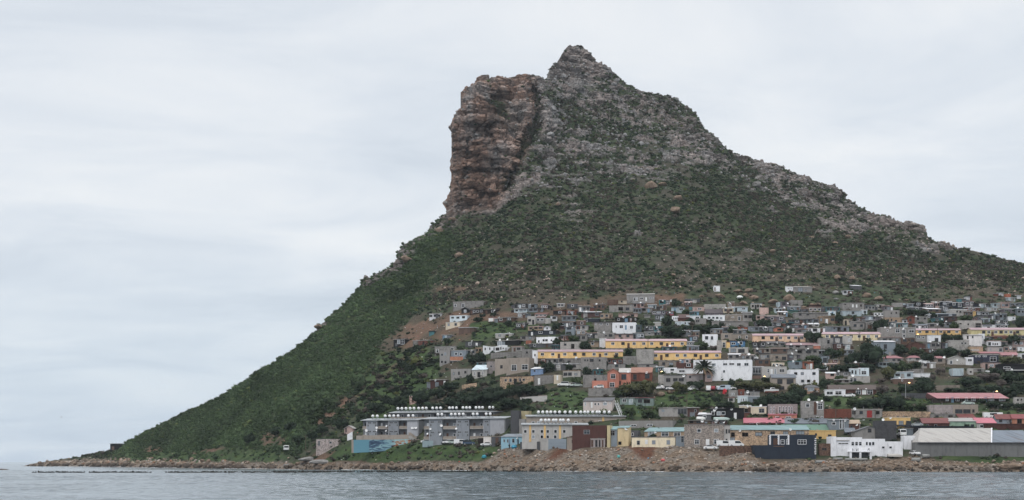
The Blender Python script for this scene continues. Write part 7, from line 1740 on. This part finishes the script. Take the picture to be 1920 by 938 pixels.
# a gull in the air
gp = Vector(P3(115, 783, 520)); o = empty('seagull', gp, .5)
V2 = I2[0]*np.array([.26, .085, .08]); link('body', raw_mesh('body', V2, I2[1], True), plain('gull_white', (.6, .6, .6), .7), o)
for s_ in (-1, 1):
    MB().poly([(.12, s_*.05, .03), (-.12, s_*.05, .03), (.10, s_*.42, .22), (-.06, s_*.42, .22), (-.04, s_*.85, .14), (.12, s_*.05, .05), (-.12, s_*.05, .05), (.10, s_*.42, .24), (-.06, s_*.42, .24), (-.04, s_*.85, .15)], [(0, 1, 3, 2), (2, 3, 4), (5, 7, 8, 6), (7, 9, 8), (0, 2, 7, 5), (1, 6, 8, 3), (2, 4, 9, 7), (3, 8, 9, 4)]).build('wing', plain('gull_grey', (.12, .12, .13), .7), o)
tag(o, 'seagull flying low over the sea at far left', 'bird')

# ------------------------------------------------------------------ kelp, foam, litter
def blobs(name, P, s, sz, col, label, jit=.3, mat=None, seed=1):
    r = np.random.default_rng(seed); n = len(P)
    V, T, C = scatter([stone_proto(s_+60) for s_ in range(5)], P, s, sz, np.array(col)[None]*(.6+.8*r.random((n, 1))) if np.ndim(col) == 1 else col, r.random(n)*6.28, jit)
    me = raw_mesh(name, V, T); setcol(me, 'tone', C); tag(link(name, me, mat or m_scrub), label, kind='stuff')
r = np.random.default_rng(5)
n = 2600; u = np.concatenate([60+560*r.random(n//2)**.85, 500+520*r.random(n//2)])
dk = np.interp(u, [40, 300, 560, 760, 1020], [445, 448, 455, 482, 500])+r.normal(size=n)*np.interp(u, [40, 560, 1020], [3.5, 9, 9])
keep = vnoise(u/18, u*0, u*0, 3)+.9*r.random(n) > .12; u, dk = u[keep], dk[keep]
P = np.stack([(u-CX)/F*dk, dk, 0*dk+.02], 1); sc_ = .16+.22*r.random(len(u))
blobs('kelp', P, sc_, sc_*(.8+1.5*r.random(len(u))), (.02, .018, .014), 'dark kelp fronds floating in a long band on the sea')
m_foam = plain('foam', (.78, .8, .82), .8, .2)
n = 1500; seg = [(100, 165), (190, 330), (420, 560), (640, 700), (830, 880), (955, 1110), (1160, 1250), (1330, 1420), (1620, 1700)]
sg = r.integers(0, len(seg), n); u = np.array([seg[i][0] for i in sg])+np.array([seg[i][1]-seg[i][0] for i in sg])*r.random(n)
ys_ = np.interp(u, *zip(*SHORE)); d0 = Dmap(u, ys_)-r.gamma(1.6, 1.3, n)-.2
blobs('sea_foam', np.stack([(u-CX)/F*d0, d0, 0*d0+.0], 1), .35+.6*r.random(n), .05+.07*r.random(n), (.75, .78, .8), 'white foam breaking along the stony waterline', .1)
dens = .010*sample(region([[(640,836),(1430,838),(1430,866),(640,866)], [(700,560),(900,560),(880,720),(700,700)], [(1000,720),(1400,730),(1400,780),(1000,780)]], 6))+.004*town
ix = pick(dens); n = len(ix); pal = np.array([(.7, .7, .7), (.7, .7, .68), (.6, .62, .64), (.15, .35, .5), (.5, .12, .1), (.55, .5, .4)])
P = fPT[ix].copy(); P[:, 2] += .12
blobs('litter', P, .14+.3*r.random(n)**2, .14+.25*r.random(n)**2, pal[r.integers(0, 6, n)], 'scattered pale litter on the banks and between houses', .1)

# ------------------------------------------------------------------ the air
m_haze = bpy.data.materials.new('haze_air'); m_haze.use_nodes = True; nt = m_haze.node_tree
nt.nodes.remove(nt.nodes['Principled BSDF']); pv = N(nt, 'ShaderNodeVolumePrincipled'); pv.inputs['Color'].default_value = (.86, .93, 1.0, 1); pv.inputs['Density'].default_value = 0.00004; pv.inputs['Anisotropy'].default_value = .2
nt.links.new(pv.outputs[0], nt.nodes['Material Output'].inputs['Volume'])
o = MB().box(-6900, 6900, -900, 9200, -8, 320).build('haze', m_haze); tag(o, 'thin pale sea haze in the air around the mountain', kind='stuff')
